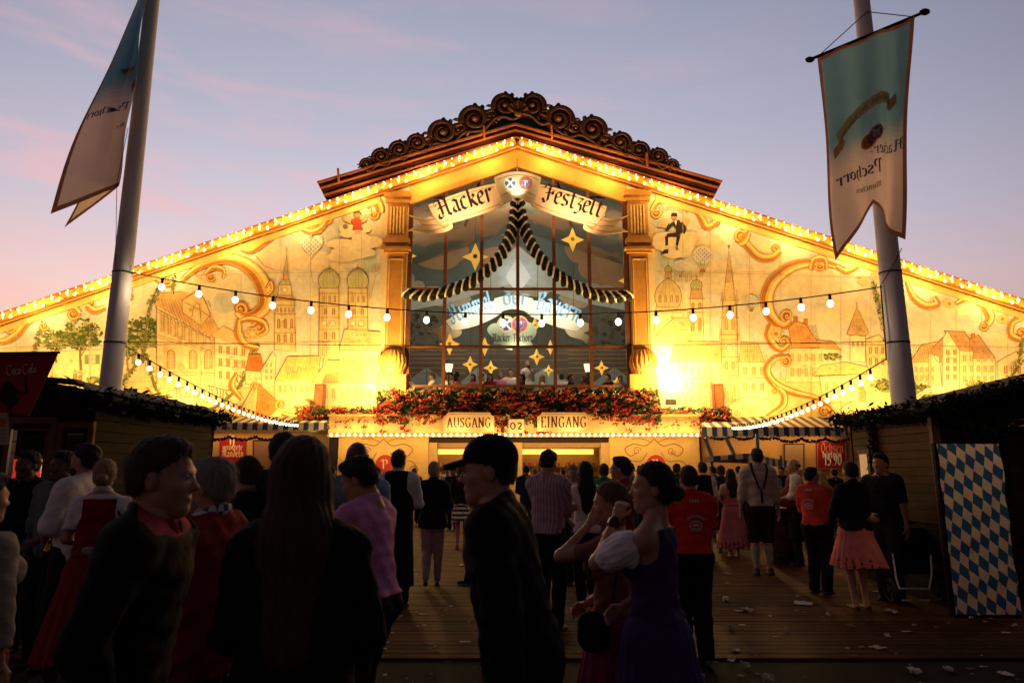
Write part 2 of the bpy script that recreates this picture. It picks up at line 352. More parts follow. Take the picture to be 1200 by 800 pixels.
# ---------------------------------------------------------------- implicit surfaces for people
def smin(a, b, k):
    if k <= 0: return np.minimum(a, b)
    h = np.maximum(k-np.abs(a-b), 0)/k
    return np.minimum(a, b)-h*h*k*.25
def C(a, b, r0, r1=None, fx=1, fy=1, k=.03): return ('c', np.array(a, float), np.array(b, float), r0, r0 if r1 is None else r1, fx, fy, k)
def E(c, r, k=.03): return ('e', np.array(c, float), np.array(r, float), k)
def grow(pr, e):
    if pr[0] == 'c': return ('c', pr[1], pr[2], pr[3]+e, pr[4]+e)+pr[5:]
    return ('e', pr[1], pr[2]+e, pr[3])
def evalp(pr, x, y, z):
    if pr[0] == 'c':
        _, a, b, r0, r1, fx, fy, k = pr
        ax, ay, az = a[0]/fx, a[1]/fy, a[2]; bx, by, bz = b[0]/fx-ax, b[1]/fy-ay, b[2]-az
        X = x/fx-ax; Y = y/fy-ay; Z = z-az; L = bx*bx+by*by+bz*bz+1e-12
        t = np.clip((X*bx+Y*by+Z*bz)/L, 0, 1)
        d = np.sqrt((X-bx*t)**2+(Y-by*t)**2+(Z-bz*t)**2)-(r0+(r1-r0)*t)
        return d*min(fx, fy) if min(fx, fy) < 1 else d
    _, c, r, k = pr
    X, Y, Z = (x-c[0])/r[0], (y-c[1])/r[1], (z-c[2])/r[2]
    k0 = np.sqrt(X*X+Y*Y+Z*Z)+1e-9
    k1 = np.sqrt((X/r[0])**2+(Y/r[1])**2+(Z/r[2])**2)+1e-9
    return k0*(k0-1)/k1
def pbox(pr):
    if pr[0] == 'c':
        r = max(pr[3], pr[4]); rr = np.array([r*pr[5], r*pr[6], r])
        return np.minimum(pr[1], pr[2])-rr, np.maximum(pr[1], pr[2])+rr
    return pr[1]-pr[2], pr[1]+pr[2]
def surface(prims, h, post=None, pad=.02, lo=None, hi=None):
    """union of primitives -> (verts, quads) by surface nets"""
    bs = [pbox(p) for p in prims]
    if lo is None: lo = np.min([b[0] for b in bs], 0)-pad
    if hi is None: hi = np.max([b[1] for b in bs], 0)+pad
    n = np.ceil((np.array(hi)-lo)/h).astype(int)+2
    xs = [lo[i]+np.arange(n[i])*h for i in range(3)]
    f = np.full(n, .5)
    for pr, (a, b) in zip(prims, bs):
        i0 = [max(0, int((a[i]-.07-lo[i])/h)) for i in range(3)]; i1 = [min(n[i], int((b[i]+.07-lo[i])/h)+2) for i in range(3)]
        if any(i1[i] <= i0[i] for i in range(3)): continue
        sl = tuple(slice(i0[i], i1[i]) for i in range(3))
        d = evalp(pr, xs[0][sl[0]][:, None, None], xs[1][sl[1]][None, :, None], xs[2][sl[2]][None, None, :])
        f[sl] = smin(f[sl], d, pr[-1])
    if post is not None: f = post(f, xs[0][:, None, None], xs[1][None, :, None], xs[2][None, None, :])
    f[0] = f[-1] = .5; f[:, 0] = f[:, -1] = .5; f[:, :, 0] = f[:, :, -1] = .5
    ins = f < 0
    cs = [(0,0,0),(1,0,0),(0,1,0),(1,1,0),(0,0,1),(1,0,1),(0,1,1),(1,1,1)]
    def sh(A, c): return A[c[0]:A.shape[0]-1+c[0], c[1]:A.shape[1]-1+c[1], c[2]:A.shape[2]-1+c[2]]
    cnt = sum(sh(ins, c).astype(np.int8) for c in cs); act = (cnt > 0) & (cnt < 8)
    idx = np.argwhere(act)
    if len(idx) == 0: return np.zeros((0, 3)), []
    vals = [f[idx[:, 0]+c[0], idx[:, 1]+c[1], idx[:, 2]+c[2]] for c in cs]
    acc = np.zeros((len(idx), 3)); num = np.zeros(len(idx))
    for i in range(8):
        for j in range(i+1, 8):
            ci, cj = np.array(cs[i]), np.array(cs[j])
            if np.abs(ci-cj).sum() != 1: continue
            m = (vals[i] < 0) != (vals[j] < 0)
            t = np.where(m, vals[i]/(vals[i]-vals[j]+1e-20), 0)
            acc += np.where(m[:, None], ci+(cj-ci)*t[:, None], 0); num += m
    v = (idx+acc/num[:, None])*h+lo
    vid = np.full(act.shape, -1); vid[idx[:, 0], idx[:, 1], idx[:, 2]] = np.arange(len(idx))
    quads = []
    for ax in range(3):
        a1, a2 = (ax+1) % 3, (ax+2) % 3
        s0 = [slice(1, n[i]-1) for i in range(3)]; s0[ax] = slice(0, n[ax]-1); s1 = list(s0); s1[ax] = slice(1, n[ax])
        A, B = ins[tuple(s0)], ins[tuple(s1)]; e = np.argwhere(A != B)
        if not len(e): continue
        off = np.ones(3, int); off[ax] = 0; e = e+off
        fl = ins[e[:, 0], e[:, 1], e[:, 2]]
        def q(d1, d2):
            g = e.copy(); g[:, a1] -= d1; g[:, a2] -= d2; return vid[g[:, 0], g[:, 1], g[:, 2]]
        Q = np.stack([q(1, 1), q(0, 1), q(0, 0), q(1, 0)], 1)
        Q[~fl] = Q[~fl][:, ::-1]; quads.append(Q)
    return v, np.concatenate(quads)
def rotm(yaw=0, pitch=0, roll=0):
    return np.array(Matrix.Rotation(R(yaw), 3, 'Z') @ Matrix.Rotation(R(pitch), 3, 'X') @ Matrix.Rotation(R(roll), 3, 'Y'))
def ik(a, c, l1, l2, pole):
    a, c = np.array(a, float), np.array(c, float); d = c-a; L = np.linalg.norm(d); L2 = min(L, (l1+l2)*.999); d = d/max(L, 1e-6)
    x = (l1*l1-l2*l2+L2*L2)/(2*L2); y = math.sqrt(max(l1*l1-x*x, 0)); p = np.array(pole, float); p = p-d*p.dot(d); p /= np.linalg.norm(p)+1e-9
    return a+d*x+p*y, a+d*L2
def join(parts):
    vs, fs, mi, o = [], [], [], 0
    for v, f, m in parts:
        vs.append(v); fs.append(np.asarray(f)+o); mi += [m]*len(f); o += len(v)
    return np.concatenate(vs), np.concatenate(fs), mi
def mkobj(name, parts, mats, parent=None, scale=1):
    v, f, mi = join([p for p in parts if len(p[0])])
    me = bpy.data.meshes.new(name); me.from_pydata((v*scale).tolist(), [], f.tolist())
    for m in (mats if isinstance(mats, list) else [mats]): me.materials.append(m)
    me.polygons.foreach_set('material_index', mi); me.polygons.foreach_set('use_smooth', [True]*len(f)); me.update()
    o = bpy.data.objects.new(name, me); COL.objects.link(o)
    if parent is not None: o.parent = parent
    return o
def icoeye(c, r, n=8):
    b = MB(); b.sphere(c, r, n, 6); return np.array(b.v), [tuple(f) if len(f) == 4 else tuple(f)+(f[-1],) for f in b.f]
def cloth(name, c, rough=.9, var=.18): return mat('cloth_'+name, c, rough, 0, var, 9, .5, 34, .12, .012)
SK = {'light': (.40,.20,.13), 'tan': (.30,.14,.08), 'dark': (.10,.05,.03)}
def skinm(k): return mat('skin_'+k, SK[k], .5, 0, .08, 12, .05, 90, .35)
def hairm(name, c): return mat('hair_'+name, c, .75, 0, .45, 5, .5, 40, .35, .004, (30, 30, 4))
EYE = lambda: mat('eye', (.25,.22,.20), .2, 0, .02, 5, 0)
IRIS = lambda: mat('iris', (.03,.02,.012), .1, 0, .02, 5, 0)
LIP = lambda: mat('lips', (.42,.14,.12), .45, 0, .05, 5, 0)
NP = [0]
def person(label, px, Y, top=None, h=None, face=0, sex='m', hair='short', haircol=('brown', (.03,.015,.008)), skin='light',
           tops=(), bottoms=(), arms=('hang', 'hang'), step=0., lean=0., yaw=0., pitch=0., fat=0., seat=False, group=None,
           res=None, z0=0., shoe=(.02,.015,.012), extra=(), cat='person', name='person', collar=None, sway=0, x=None):
    NP[0] += 1
    if h is None: h = P(px, top, Y).z-z0
    if x is None: x = P(px, 540 if top is None else top+30, Y).x
    if x < -40: return
    s = h/1.755; f = sex == 'f'; Z = Y
    if res is None: res = .0085 if Z < 4.3 else (.013 if Z < 7.5 else (.018 if Z < 13 else .024))
    res /= s
    # ---- joints
    T = rotm(0, -lean, sway); piv = np.array([0, 0, .95])
    up = lambda p: T@(np.array(p, float)-piv)+piv
    sw = .158 if f else .185; hw = .085 if f else .09
    sh = [up((-sw, 0, 1.405 if not f else 1.385)), up((sw, 0, 1.405 if not f else 1.385))]
    if seat: feet = [(-.12, .42, .0), (.12, .42, .0)]; hipz = .46
    else: feet = [(-.095 if not f else -.075, -step, 0), (.095 if not f else .075, step, 0)]; hipz = .93-.3*step*step
    legs = []
    zoff = 0
    if seat: zoff = -.44
    for sgn, ft in zip((-1, 1), feet):
        hp = np.array((sgn*hw, 0, .93)); an = np.array((ft[0], ft[1], .085+ft[2]-zoff*0))
        if seat: kn = np.array((sgn*.13, .42, .93)); an = np.array((sgn*.13, .42, .52))
        else:
            lift = .06 if ft[1] < -.1 else 0; an[2] += lift
            kn, an = ik(hp, an, .435, .42, (0, 1, 0))
        legs.append((hp, kn, an))
    AR = {'hang': ((.27, .03, .83), (.6, -.8, 0)), 'hips': ((.19, -.02, .99), (1, -.5, 0)), 'front': ((.09, .27, 1.08), (.7, -.6, -.5)), 'fold': ((-.08, .2, 1.17), (1, -.1, -.7)),
          'chin': ((.05, .175, 1.47), (.6, .1, -1)), 'cheek': ((.075, .12, 1.50), (.6, .3, -1)), 'pocket': ((.235, .1, .93), (.9, -.8, 0)), 'phone': ((.10, .30, 1.22), (.7, -.3, -.8)),
          'swingf': ((.26, .25, .92), (.5, -1, 0)), 'swingb': ((.28, -.2, .88), (.4, -1, 0)), 'table': ((.16, .34, 1.12), (1, -.4, 0)), 'raise': ((.25, .35, 1.35), (.7, 0, -1)), 'behind': ((.06, -.17, .98), (1, -.6, 0)),
          'waist': ((.07, .2, 1.02), (.9, -.5, -.2))}
    arm = []
    for i, sgn in enumerate((-1, 1)):
        w, pole = AR[arms[i]] if isinstance(arms[i], str) else arms[i]
        w = up((w[0]*sgn*(.9 if f else 1), w[1], w[2]))
        el, w2 = ik(sh[i], w, .275, .25, (pole[0]*sgn, pole[1], pole[2])); arm.append((sh[i], el, w2, arms[i] if isinstance(arms[i], str) else 'front', sgn))
    a_ = .84 if f else 1
    # ---- body primitives
    F = .70 if not f else .72
    if f: torso = [C((0,0,.93), up((0,0,1.08)), .165, .125, 1, F, .04), C(up((0,0,1.08)), up((0,.0,1.30)), .120, .143, 1, F, .04),
                   E(up((-.068,.085,1.27)), (.062,.06,.06), .03), E(up((.068,.085,1.27)), (.062,.06,.06), .03), E((-.075,-.06,.92), (.09,.085,.10), .04), E((.075,-.06,.92), (.09,.085,.10), .04)]
    else: torso = [C((0,0,.95), up((0,0,1.10)), .155, .145+fat*.5, 1, F, .04), C(up((0,0,1.10)), up((0,0,1.31)), .14+fat*.4, .172, 1, F, .05),
                   E((-.07,-.05,.93), (.088,.08,.10), .04), E((.07,-.05,.93), (.088,.08,.10), .04)]
    if fat: torso.append(E(up((0,.09,1.08)), (.13+fat*.5,.10+fat,.16), .06))
    sr = .052 if f else .062
    torso += [C(up((-sw*.72,-.005,1.385 if f else 1.40)), up((sw*.72,-.005,1.385 if f else 1.40)), sr+.006, None, 1, .9, .06)]
    traps = [C(up((sg*.03,-.015,1.485)), up((sg*sw*.85,-.01,1.425 if not f else 1.405)), .045*a_, .042*a_, 1, 1, .05) for sg in (-1, 1)]
    neckb = up((0,-.01,1.40)); neckt = up((0,-.002,1.545)); neck = [C(neckb, neckt, .062 if not f else .05, .055 if not f else .046, 1, 1, .03)]
    armp = lambda frac, e=0: sum([([C(S, Eb, .058*a_+e, .045*a_+e, k=.04)] if frac >= .5 else [C(S, S+(Eb-S)*frac*2, .058*a_+e, (.058-.026*frac)*a_+e, k=.04)]) +
                            ([C(Eb, Eb+(W-Eb)*(frac-.5)*2, .043*a_+e, (.043-.028*(frac-.5))*a_+e, k=.03)] if frac > .5 else []) for S, Eb, W, _, _ in arm], [])
    def legp(zcut=0, e=0, flare=0):
        o = []
        for hp, kn, an in legs:
            o += [C(hp, kn, .085+e, .056+e, k=.03), C(kn, an, .054+e, .036+e+flare, k=.03), E(kn+(an-kn)*.3+np.array((0, -.018, 0)), (.048+e, .05+e, .11), .03)]
        return o
    ftd = []
    for hp, kn, an in legs:
        ftd += [C(an, an+np.array((0, -.02, -.045)), .036, .032, k=.02), C(an+np.array((0, -.03, -.05)), an+np.array((0, .11, -.06)), .032, .026, k=.02)]
    body = torso+traps+neck+armp(1)+legp()+ftd
    bparts = []
    v, q = surface([grow(p, -.003) for p in body], max(res*1.25, .014)); bparts.append((v, q, 0))
    # ---- hands
    for S, Eb, W, kind, sgn in arm:
        d = (W-Eb)/np.linalg.norm(W-Eb)
        hint = np.array((0, 1., 0)) if kind in ('hang', 'swingf', 'swingb', 'pocket', 'hips', 'behind') else np.array((-sgn*.3, -.2 if kind in ('chin', 'cheek') else 0, 1.))
        if kind in ('chin', 'cheek'): d = d*.8+np.array((-sgn*.3, -.1, .5)); d /= np.linalg.norm(d); hint = np.array((-sgn*.2, -1., .2))
        t = hint-d*d.dot(hint); t /= np.linalg.norm(t); n = -sgn*np.cross(d, t)
        curl = {'hang': .35, 'chin': .8, 'cheek': .45, 'fold': .3, 'hips': .9, 'pocket': .9}.get(kind, .55); hs = .95 if not f else .84
        pr = []
        for o_, L in ((.030, .070), (.010, .080), (-.010, .074), (-.029, .056)):
            b0 = W+d*.018+t*o_*.6*hs; b1 = W+(d*.088+t*o_)*hs
            pr.append(C(b0, b1, .0145*hs, .0115*hs, k=.012))
            a1 = curl*.8; a2 = curl*1.9; p1 = b1+(d*math.cos(a1)+n*math.sin(a1))*L*.5*hs; p2 = p1+(d*math.cos(a2)+n*math.sin(a2))*L*.5*hs
            pr += [C(b1, p1, .0092*hs, .0082*hs, k=.003), C(p1, p2, .0082*hs, .0066*hs, k=.003)]
        t0 = W+(d*.022+t*.018)*hs; t1 = W+(d*.056+t*.052+n*.014)*hs; t2 = W+(d*.088+t*.056+n*.030)*hs
        pr += [C(t0, t1, .015*hs, .0115*hs, k=.01), C(t1, t2, .0105*hs, .008*hs, k=.004), C(W-d*.04, W+d*.015, .027*a_, .024*a_, k=.012)]
        v, q = surface(pr, .0045 if Z < 5 else .0065, pad=.012); bparts.append((v, q, 0))
    # ---- head
    N = up((0,-.005,1.525)); hr = rotm(yaw, pitch-lean*.3); hs_ = .97 if f else 1.0
    toB = lambda v: (v*hs_)@hr.T+N
    jw = .052 if f else .058
    hp_ = [E((0,-.012,.128), (.075,.094,.098), .02), E((0,.032,.055), (jw,.058,.075), .03), E((0,.040,.09), (.058,.055,.08), .03), E((0,.072,.000), (.022,.02,.022), .025),
           C((0,.090,.108), (0,.112,.071), .0065, .0095, k=.010), E((0,.098,.064), (.0155,.012,.008), .006), C((-.034,.082,.122), (.034,.082,.122), .010, None, 1, 1, .02),
           E((.042,.056,.074), (.020,.022,.018), .02), E((-.042,.056,.074), (.020,.022,.018), .02), E((0,.090,.036), (.023,.0105,.006), .006), E((0,.088,.027), (.020,.0105,.007), .006),
           C((0,-.022,.07), (0,-.028,-.09), .055 if not f else .046, .060 if not f else .05, k=.02), C((-.04,.01,.03), (0,.06,.0), .02, .02, 1, 1, .03), C((.04,.01,.03), (0,.06,.0), .02, .02, 1, 1, .03)]
    ears = [E((sg*.076,-.008,.088), (.011,.020,.032), .008) for sg in (-1, 1)]
    def sockets(F_, x, y, z):
        for sg in (-1, 1):
            d = np.sqrt((x-sg*.031)**2+(y-.104)**2+((z-.105)*1.3)**2)-.0165; k = .012
            hh = np.maximum(k-np.abs(-d-F_), 0)/k; F_ = np.maximum(F_, -d)+hh*hh*k*.25
        return F_
    hres = .005 if Z < 4.3 else (.007 if Z < 8 else (.011 if Z < 16 else .016))
    v, q = surface(hp_+(ears if hair not in ('long',) else []), hres, sockets); bparts.append((toB(v), q, 0))
    if Z < 16:
        for sg in (-1, 1):
            v, q = icoeye((sg*.031, .0815, .104), .0125); bparts.append((toB(v), q, 1))
            v, q = icoeye((sg*.031+.0, .0900, .104), .0060); bparts.append((toB(v), q, 2))
        v, q = surface([E((0,.0915,.0358), (.021,.0103,.0046), .002), E((0,.0895,.0268), (.018,.0103,.0056), .002)], .004); bparts.append((toB(v), q, 3))
    root = mkobj(name, bparts, [skinm(skin), EYE(), IRIS(), LIP()], None, s)
    root.location = (x, Y, z0 + (zoff*s if seat else 0)); root.rotation_euler = (0, 0, R(face))
    tag(root, label, cat, group)
    # ---- hair
    hc = hairm(*haircol)
    if hair != 'bald' or True:
        HL = {'short': ([-.13,-.05,-.015,.012,.03,.06,.10], [.030,.040,.100,.112,.132,.155,.168]), 'buzz': ([-.13,-.05,-.015,.012,.03,.06,.10], [.03,.05,.10,.12,.15,.175,.185])}
        HL['long'] = ([-.13,-.05,.0,.03,.055,.10], [-.1,-.1,-.05,.08,.15,.172])
        HL['bun'] = HL['tail'] = ([-.13,-.05,-.02,.012,.04,.07,.10], [.0,.02,.06,.11,.15,.165,.175])
        HL['bald'] = ([-.13,-.09,-.03,.0,.02,.1], [.03,.10,.11,.10,.3,.3]) 
        kk = hair if hair in HL else 'short'; hx, hz = HL[kk]
        th = {'short': .010, 'buzz': .006, 'bald': .005, 'long': .016}.get(kk, .011)
        sd = random.random()*6
        def hpost(F_, x, y, z):
            F_ = F_+.0032*np.sin(x*150+sd+np.sin(z*14+sd)*2)*np.sin(y*130+sd+z*9)+(.003 if kk == 'short' else .001)*np.sin(z*60+x*60+sd)
            hl_ = z-np.interp(y, hx, hz); F_ = F_+th*.85*np.exp(-np.clip(hl_, 0, 1)/.014)*(hl_ > -.02)*(1 if kk != 'long' else (y > -.02))
            return np.maximum(F_, (np.interp(y, hx, hz)-z)*.8) if kk not in ('long',) else np.maximum(F_, np.where(z > -.06, (np.interp(y, hx, hz)-z)*.8, -1))
        if kk == 'bald':
            _h = hpost; hpost = lambda F_, x, y, z: np.maximum(_h(F_, x, y, z), z-.135)
        pr = [E((0,-.016,.131), (.077+th,.096+th,.097+th), .02), E((0,-.03,.06), (.066+th*.7,.068+th,.075), .03)]
        if kk == 'short': pr.append(E((.0,.045,.205), (.05,.035,.022), .03))
        lo = None
        if kk == 'long':
            L = dict(extra).get('hairlen', .36)
            pr += [C((0,-.05,.10), (0,-.075,-.10), .088, .10, 1, .72, .03), C((0,-.075,-.10), (0,-.10,-L), .105, .075, 1.05, .55, .04), C((-.07,-.01,.08), (-.10,-.01,-.16), .03, .035, 1, 1, .03), C((.07,-.01,.08), (.10,-.01,-.16), .03, .035, 1, 1, .03)]
        if kk == 'bun': pr.append(E((0,-.125,.075), (.045,.04,.042), .012))
        if kk == 'tail': pr += [C((0,-.10,.16), (0,-.15,.06), .028, .042, 1, .8, .01), C((0,-.15,.06), (.02,-.155,-.14), .046, .032, 1, .6, .02), C((.02,-.155,-.14), (.02,-.15,-.26), .032, .012, 1, .6, .02)]
        v, q = surface(pr, hres, hpost)
        v0 = v; parts = [(toB(v), q, 0)]
        if Z < 12 and kk != 'bald':
            v, q = surface([C((sg*.015,.092,.127), (sg*.045,.080,.128), .0045, .003) for sg in (-1, 1)], .004); parts.append((toB(v), q, 0))
        if 'beard' in dict(extra):
            v, q = surface([grow(E((0,.034,.035), (jw,.060,.062), .03), .006), E((0,.072,-.006), (.03,.026,.026), .025)], hres, lambda F_, x, y, z: np.maximum(np.maximum(F_, z-.045-.5*np.maximum(0, .03-y)), -(y-.0)))
            parts.append((toB(v), q, 0))
        if Z < 7 and kk != 'bald':   # loose strands lying over the hair
            rs = np.random.RandomState(NP[0]); cen = np.array((0, -.02, .10)); sel = v0[rs.choice(len(v0), min(len(v0), 900 if Z < 4.3 else 260), replace=False)]
            sv, sf = [], []
            for p in sel:
                nrm = (p-cen)*np.array((1, 1, .6 if kk == 'long' else 1)); nrm /= np.linalg.norm(nrm)+1e-9
                g_ = np.array((rs.uniform(-.35,.35), -.5 if p[2] > .1 else -.1, -1.))+np.array((0, 1.3 if (p[1] > .03 and kk == 'short') else 0, 0)); d = g_-nrm*g_.dot(nrm); d /= np.linalg.norm(d)+1e-9; sd_ = np.cross(d, nrm); L = rs.uniform(.02,.045) if kk in ('short', 'buzz', 'bun', 'tail') else rs.uniform(.05,.13)
                if kk == 'buzz': L *= .3
                w = .0011; o_ = len(sv); lf = rs.uniform(.001,.007)
                for i_ in range(4):
                    t = i_/3; c_ = p-nrm*.002+d*L*t+nrm*lf*math.sin(t*2.2)*1.5-np.array((0,0,.25*L*t*t)); ww = w*(1-.7*t); sv += [c_-sd_*ww, c_+sd_*ww]
                sf += [(o_+2*i_, o_+2*i_+1, o_+2*i_+3, o_+2*i_+2) for i_ in range(3)]
            parts.append((toB(np.array(sv)), sf, 0))
        mkobj('hair', parts, hc, root, s)
    wr = max(res, hres)
    ex = dict(extra)
    if 'cap' in ex:
        v, q = surface([E((0,-.012,.15), (.092,.112,.095), .01)], wr*.8, lambda F_, x, y, z: np.maximum(F_, .125-z+y*.12))
        parts = [(toB(v), q, 0)]
        v, q = surface([C((-.03,.09,.140), (-.02,.165,.124), .011, .008, 2.6, 1, .03), C((.03,.09,.140), (.02,.165,.124), .011, .008, 2.6, 1, .03)], .005, lambda F_, x, y, z: np.maximum(F_, .05-y)); parts.append((toB(v), q, 0))
        mkobj('cap', parts, cloth(*ex['cap']), root, s)
    if 'hat' in ex:
        v, q = surface([C((0,-.01,.17), (0,-.01,.25), .088, .07, 1, 1.1, .01), E((0,-.01,.165), (.15,.165,.012), .02)], wr); mkobj('hat', [(toB(v), q, 0)], cloth(*ex['hat']), root, s)
    if 'glasses' in ex:
        b = MB()
        for sg in (-1, 1):
            b.tube([(sg*.033+.022*math.cos(a*math.pi/6), .104, .104+.017*math.sin(a*math.pi/6)) for a in range(13)], .0022, 5); b.tube([(sg*.056,.102,.106), (sg*.078,.0,.10)], .002, 5)
        b.tube([(-.011,.106,.108), (.011,.106,.108)], .002, 5)
        mkobj('glasses', [(toB(np.array(b.v)), [tuple(f_) if len(f_) == 4 else tuple(f_[:4]) for f_ in b.f], 0)], mat('glasses_frame', (.02,.02,.02), .3), root, s)
    # ---- clothes
    sdd = random.random()*10
    def folds(F_, x, y, z, A):
        if A: F_ = F_+A*(np.sin(z*38+x*22+sdd)*np.sin(x*31-y*27+sdd*2)+.6*np.sin(z*71+y*55+sdd))
        return F_
    for g in tops:
        e = g.get('e', .014); fr = g.get('sleeve', 1); hem = g.get('hem', .90); nl = g.get('neck', 1.50); sl = g.get('slope', .45); A = g.get('fold', .004)
        pr = [grow(p, e) for p in torso+(traps if g.get('traps', 1) else [])]
        if g.get('box'): pr += [C((0,0,hem+.05), up((0,0,1.2)), g['box'], g['box']*.98, 1, F, .04)]
        if hem < .86: pr += [C((0,-.0,hem+.02), (0,0,.95), .17+e, .165+e, 1, .74, .03)]
        ap = armp(fr, e*.8) if fr > 0 else []
        if g.get('puff'): ap = [E(S+(Eb-S)*.40, (.088,.088,.092), .02) for S, Eb, W, _, _ in arm]+[E(S+(Eb-S)*.66, (.080,.080,.080), .03) for S, Eb, W, _, _ in arm]
        bi = np.linalg.inv(T)
        def post(F_, x, y, z, g=g, A=A, nl=nl, sl=sl, hem=hem):
            F_ = folds(F_, x, y, z, A if not g.get('puff') else .006)
            zz = z if abs(lean) < 4 else piv[2]+(bi[2, 1]*y+bi[2, 2]*(z-piv[2])); yy = y if abs(lean) < 4 else bi[1, 1]*y+bi[1, 2]*(z-piv[2])
            nk = zz-(nl-sl*yy)
            if g.get('wide'): nk = np.maximum(nk, np.abs(x)-g['wide'])
            F_ = np.maximum(F_, np.where((np.abs(x) < .17), nk, -1)) if not g.get('vest') else np.maximum(F_, np.maximum(nk, np.abs(x)-.9))
            if g.get('vest'): F_ = np.maximum(F_, np.where(zz > 1.24, (np.abs(x)-(.14 if not f else .118)-.03*np.clip((1.30-zz)/.06, 0, 1))*.8 if g['vest'] == 1 else np.abs(np.abs(x)-.10)-.022, -1))
            F_ = np.maximum(F_, hem-z+.0*x)
            if g.get('open'): F_ = np.maximum(F_, np.where(y > 0, .035+.03*np.clip((z-1.2)*3, 0, 1)-np.abs(x), -1))
            return F_
        if g.get('vest'):   # arms are left out, and the body part is cut at the armholes
            prs = pr
        else: prs = pr+ap
        if g.get('only_sleeves'): prs = ap
        if g.get('only_sleeves'):
            for hlf in (ap[0::2], ap[1::2]):
                v, q = surface(hlf, res*.8, lambda F_, x, y, z: folds(F_, x, y, z, .005)+.003*np.sin(z*160+y*60)*np.sin(x*120)); mkobj(g.get('name', 'sleeve'), [(v, q, 0)], cloth(*g['c']), root, s)
            continue
        v, q = surface(prs, res, post)
        if len(v) == 0: continue
        o = mkobj(g.get('name', 'shirt'), [(v, q, 0)], g['mat'] if 'mat' in g else cloth(*g['c']), root, s)
        if g.get('label'): o['label'] = g['label']
        if g.get('collar', 1) and not g.get('only_sleeves') and not g.get('vest'):
            nb = up((0,-.008,1.492)); cr_ = .064 if f else .072
            def cpost(F_, x, y, z):
                X, Y_, Zz = x-nb[0], (y-nb[1]), z-nb[2]+.42*(y-nb[1])
                F_ = np.sqrt((np.sqrt(X*X+(Y_*.95)**2)-cr_+.1*Zz)**2+(Zz/2.4)**2)-.0105
                return np.maximum(F_, np.where(Y_ > .03, .012-np.abs(X), -1))
            v, q = surface([E(nb, (.11,.12,.10), 0)], min(res, .009), cpost)
            mkobj('collar', [(v, q, 0)], cloth(*g.get('collarc', g['c'])) if 'c' in g else g['mat'], root, s)
    for g in bottoms:
        kind = g['kind']; wz = g.get('waist', 1.0)
        if kind == 'trousers':
            e = g.get('e', .016); ln = g.get('len', 1.0); lp = []
            for hp, kn, an in legs:
                if ln >= .6: lp += [C(hp, kn, .086+e, .058+e, k=.03), C(kn, kn+(an-kn)*((ln-.5)*2), .056+e, (.046 if not g.get('slim') else .036)+e+g.get('flare', 0), k=.03)] + ([E(kn+(an-kn)*.3+np.array((0,-.018,0)), (.046+e,.05+e,.11), .03)] if ln > .7 else [])
                else: lp += [C(hp, hp+(kn-hp)*ln*2, .088+e, .07+e, k=.03)]
            tp = [grow(p, e) for p in torso[:1]+torso[-3 if not fat else -4:-1]][:3]+[C((0,0,.93), (0,0,wz-.02), .15+e, .15+e, 1, F, .04), E((-.07,-.05,.92), (.088+e,.08+e,.10), .04), E((.07,-.05,.92), (.088+e,.08+e,.10), .04)]
            tp = tp[-3:]
            v, q = surface(tp+lp, res, lambda F_, x, y, z: np.maximum(folds(F_, x, y, z, .003), z-wz))
        else:  # skirt
            hz = g['hem']; r0 = g.get('r0', .135 if f else .155); r1 = g['r1']; n_ = g.get('pleats', 14); am = g.get('amp', .014)
            def spost(F_, x, y, z, hz=hz, r0=r0, r1=r1, n_=n_, am=am):
                t = np.clip((wz-z)/(wz-hz), 0, 1); rr = r0+(r1-r0)*(t**.75)+.035*np.sin(np.clip(t*3.2, 0, 1)*math.pi)*(.6 if f else 0)
                yy = (y+.015*t)/(.78+.12*t); th_ = np.arctan2(yy, x+1e-9)
                d = np.sqrt(x*x+yy*yy)-rr-am*t*np.sin(n_*th_+1.5*np.sin(2*th_+sdd))-am*.4*t*np.sin(n_*2.3*th_+sdd)
                d = np.maximum(d*.75, np.maximum(hz-z+.012*np.sin(3*th_), z-wz))
                inner = (np.sqrt(x*x+yy*yy)-rr+.03)*.8
                return np.maximum(d, np.where(z < hz+.12, -np.maximum(inner, z-hz-.12), -1))
            v, q = surface([C((0,0,hz), (0,0,wz), r1+.03, r1+.03)], res, spost, lo=np.array([-r1-.05, -r1-.05, hz-.04]), hi=np.array([r1+.05, r1+.05, wz+.03]))
        o = mkobj(g.get('name', 'trousers' if kind == 'trousers' else 'skirt'), [(v, q, 0)], g['mat'] if 'mat' in g else cloth(*g['c']), root, s)
        if g.get('label'): o['label'] = g['label']
    # ---- shoes
    if not seat and Z < 20:
        for hp, kn, an in legs:
            b0 = an+np.array((0, -.035, -.052)); b1 = an+np.array((0, .135, -.062))
            v, q = surface([C(b0, b1, .038, .032, 1.05, 1, .02), C(an+np.array((0,0,.0)), b0+np.array((0,.02,0)), .042, .04, k=.02)] if not ex.get('pumps') else [C(b0+np.array((0,0,-.008)), b1, .034, .028, k=.02)],
                           min(res, .012), lambda F_, x, y, z, zb=an[2]-.088: np.maximum(F_, zb-z))
            mkobj('shoe', [(v, q, 0)], mat('shoe_%.3f_%.3f' % shoe[:2], shoe, .45), root, s)
    if 'socks' in ex:
        for hp, kn, an in legs:
            v, q = surface([C(kn+(an-kn)*.22, kn+(an-kn)*.75, .060, .045), E(kn+(an-kn)*.3+np.array((0,-.018,0)), (.053,.056,.11), .03)], res, lambda F_, x, y, z, a=kn[2]+(an[2]-kn[2])*.25, b=kn[2]+(an[2]-kn[2])*.8: np.maximum(F_, np.maximum(z-a, b-z)))
            mkobj('sock', [(v, q, 0)], ex['socks'], root, s)
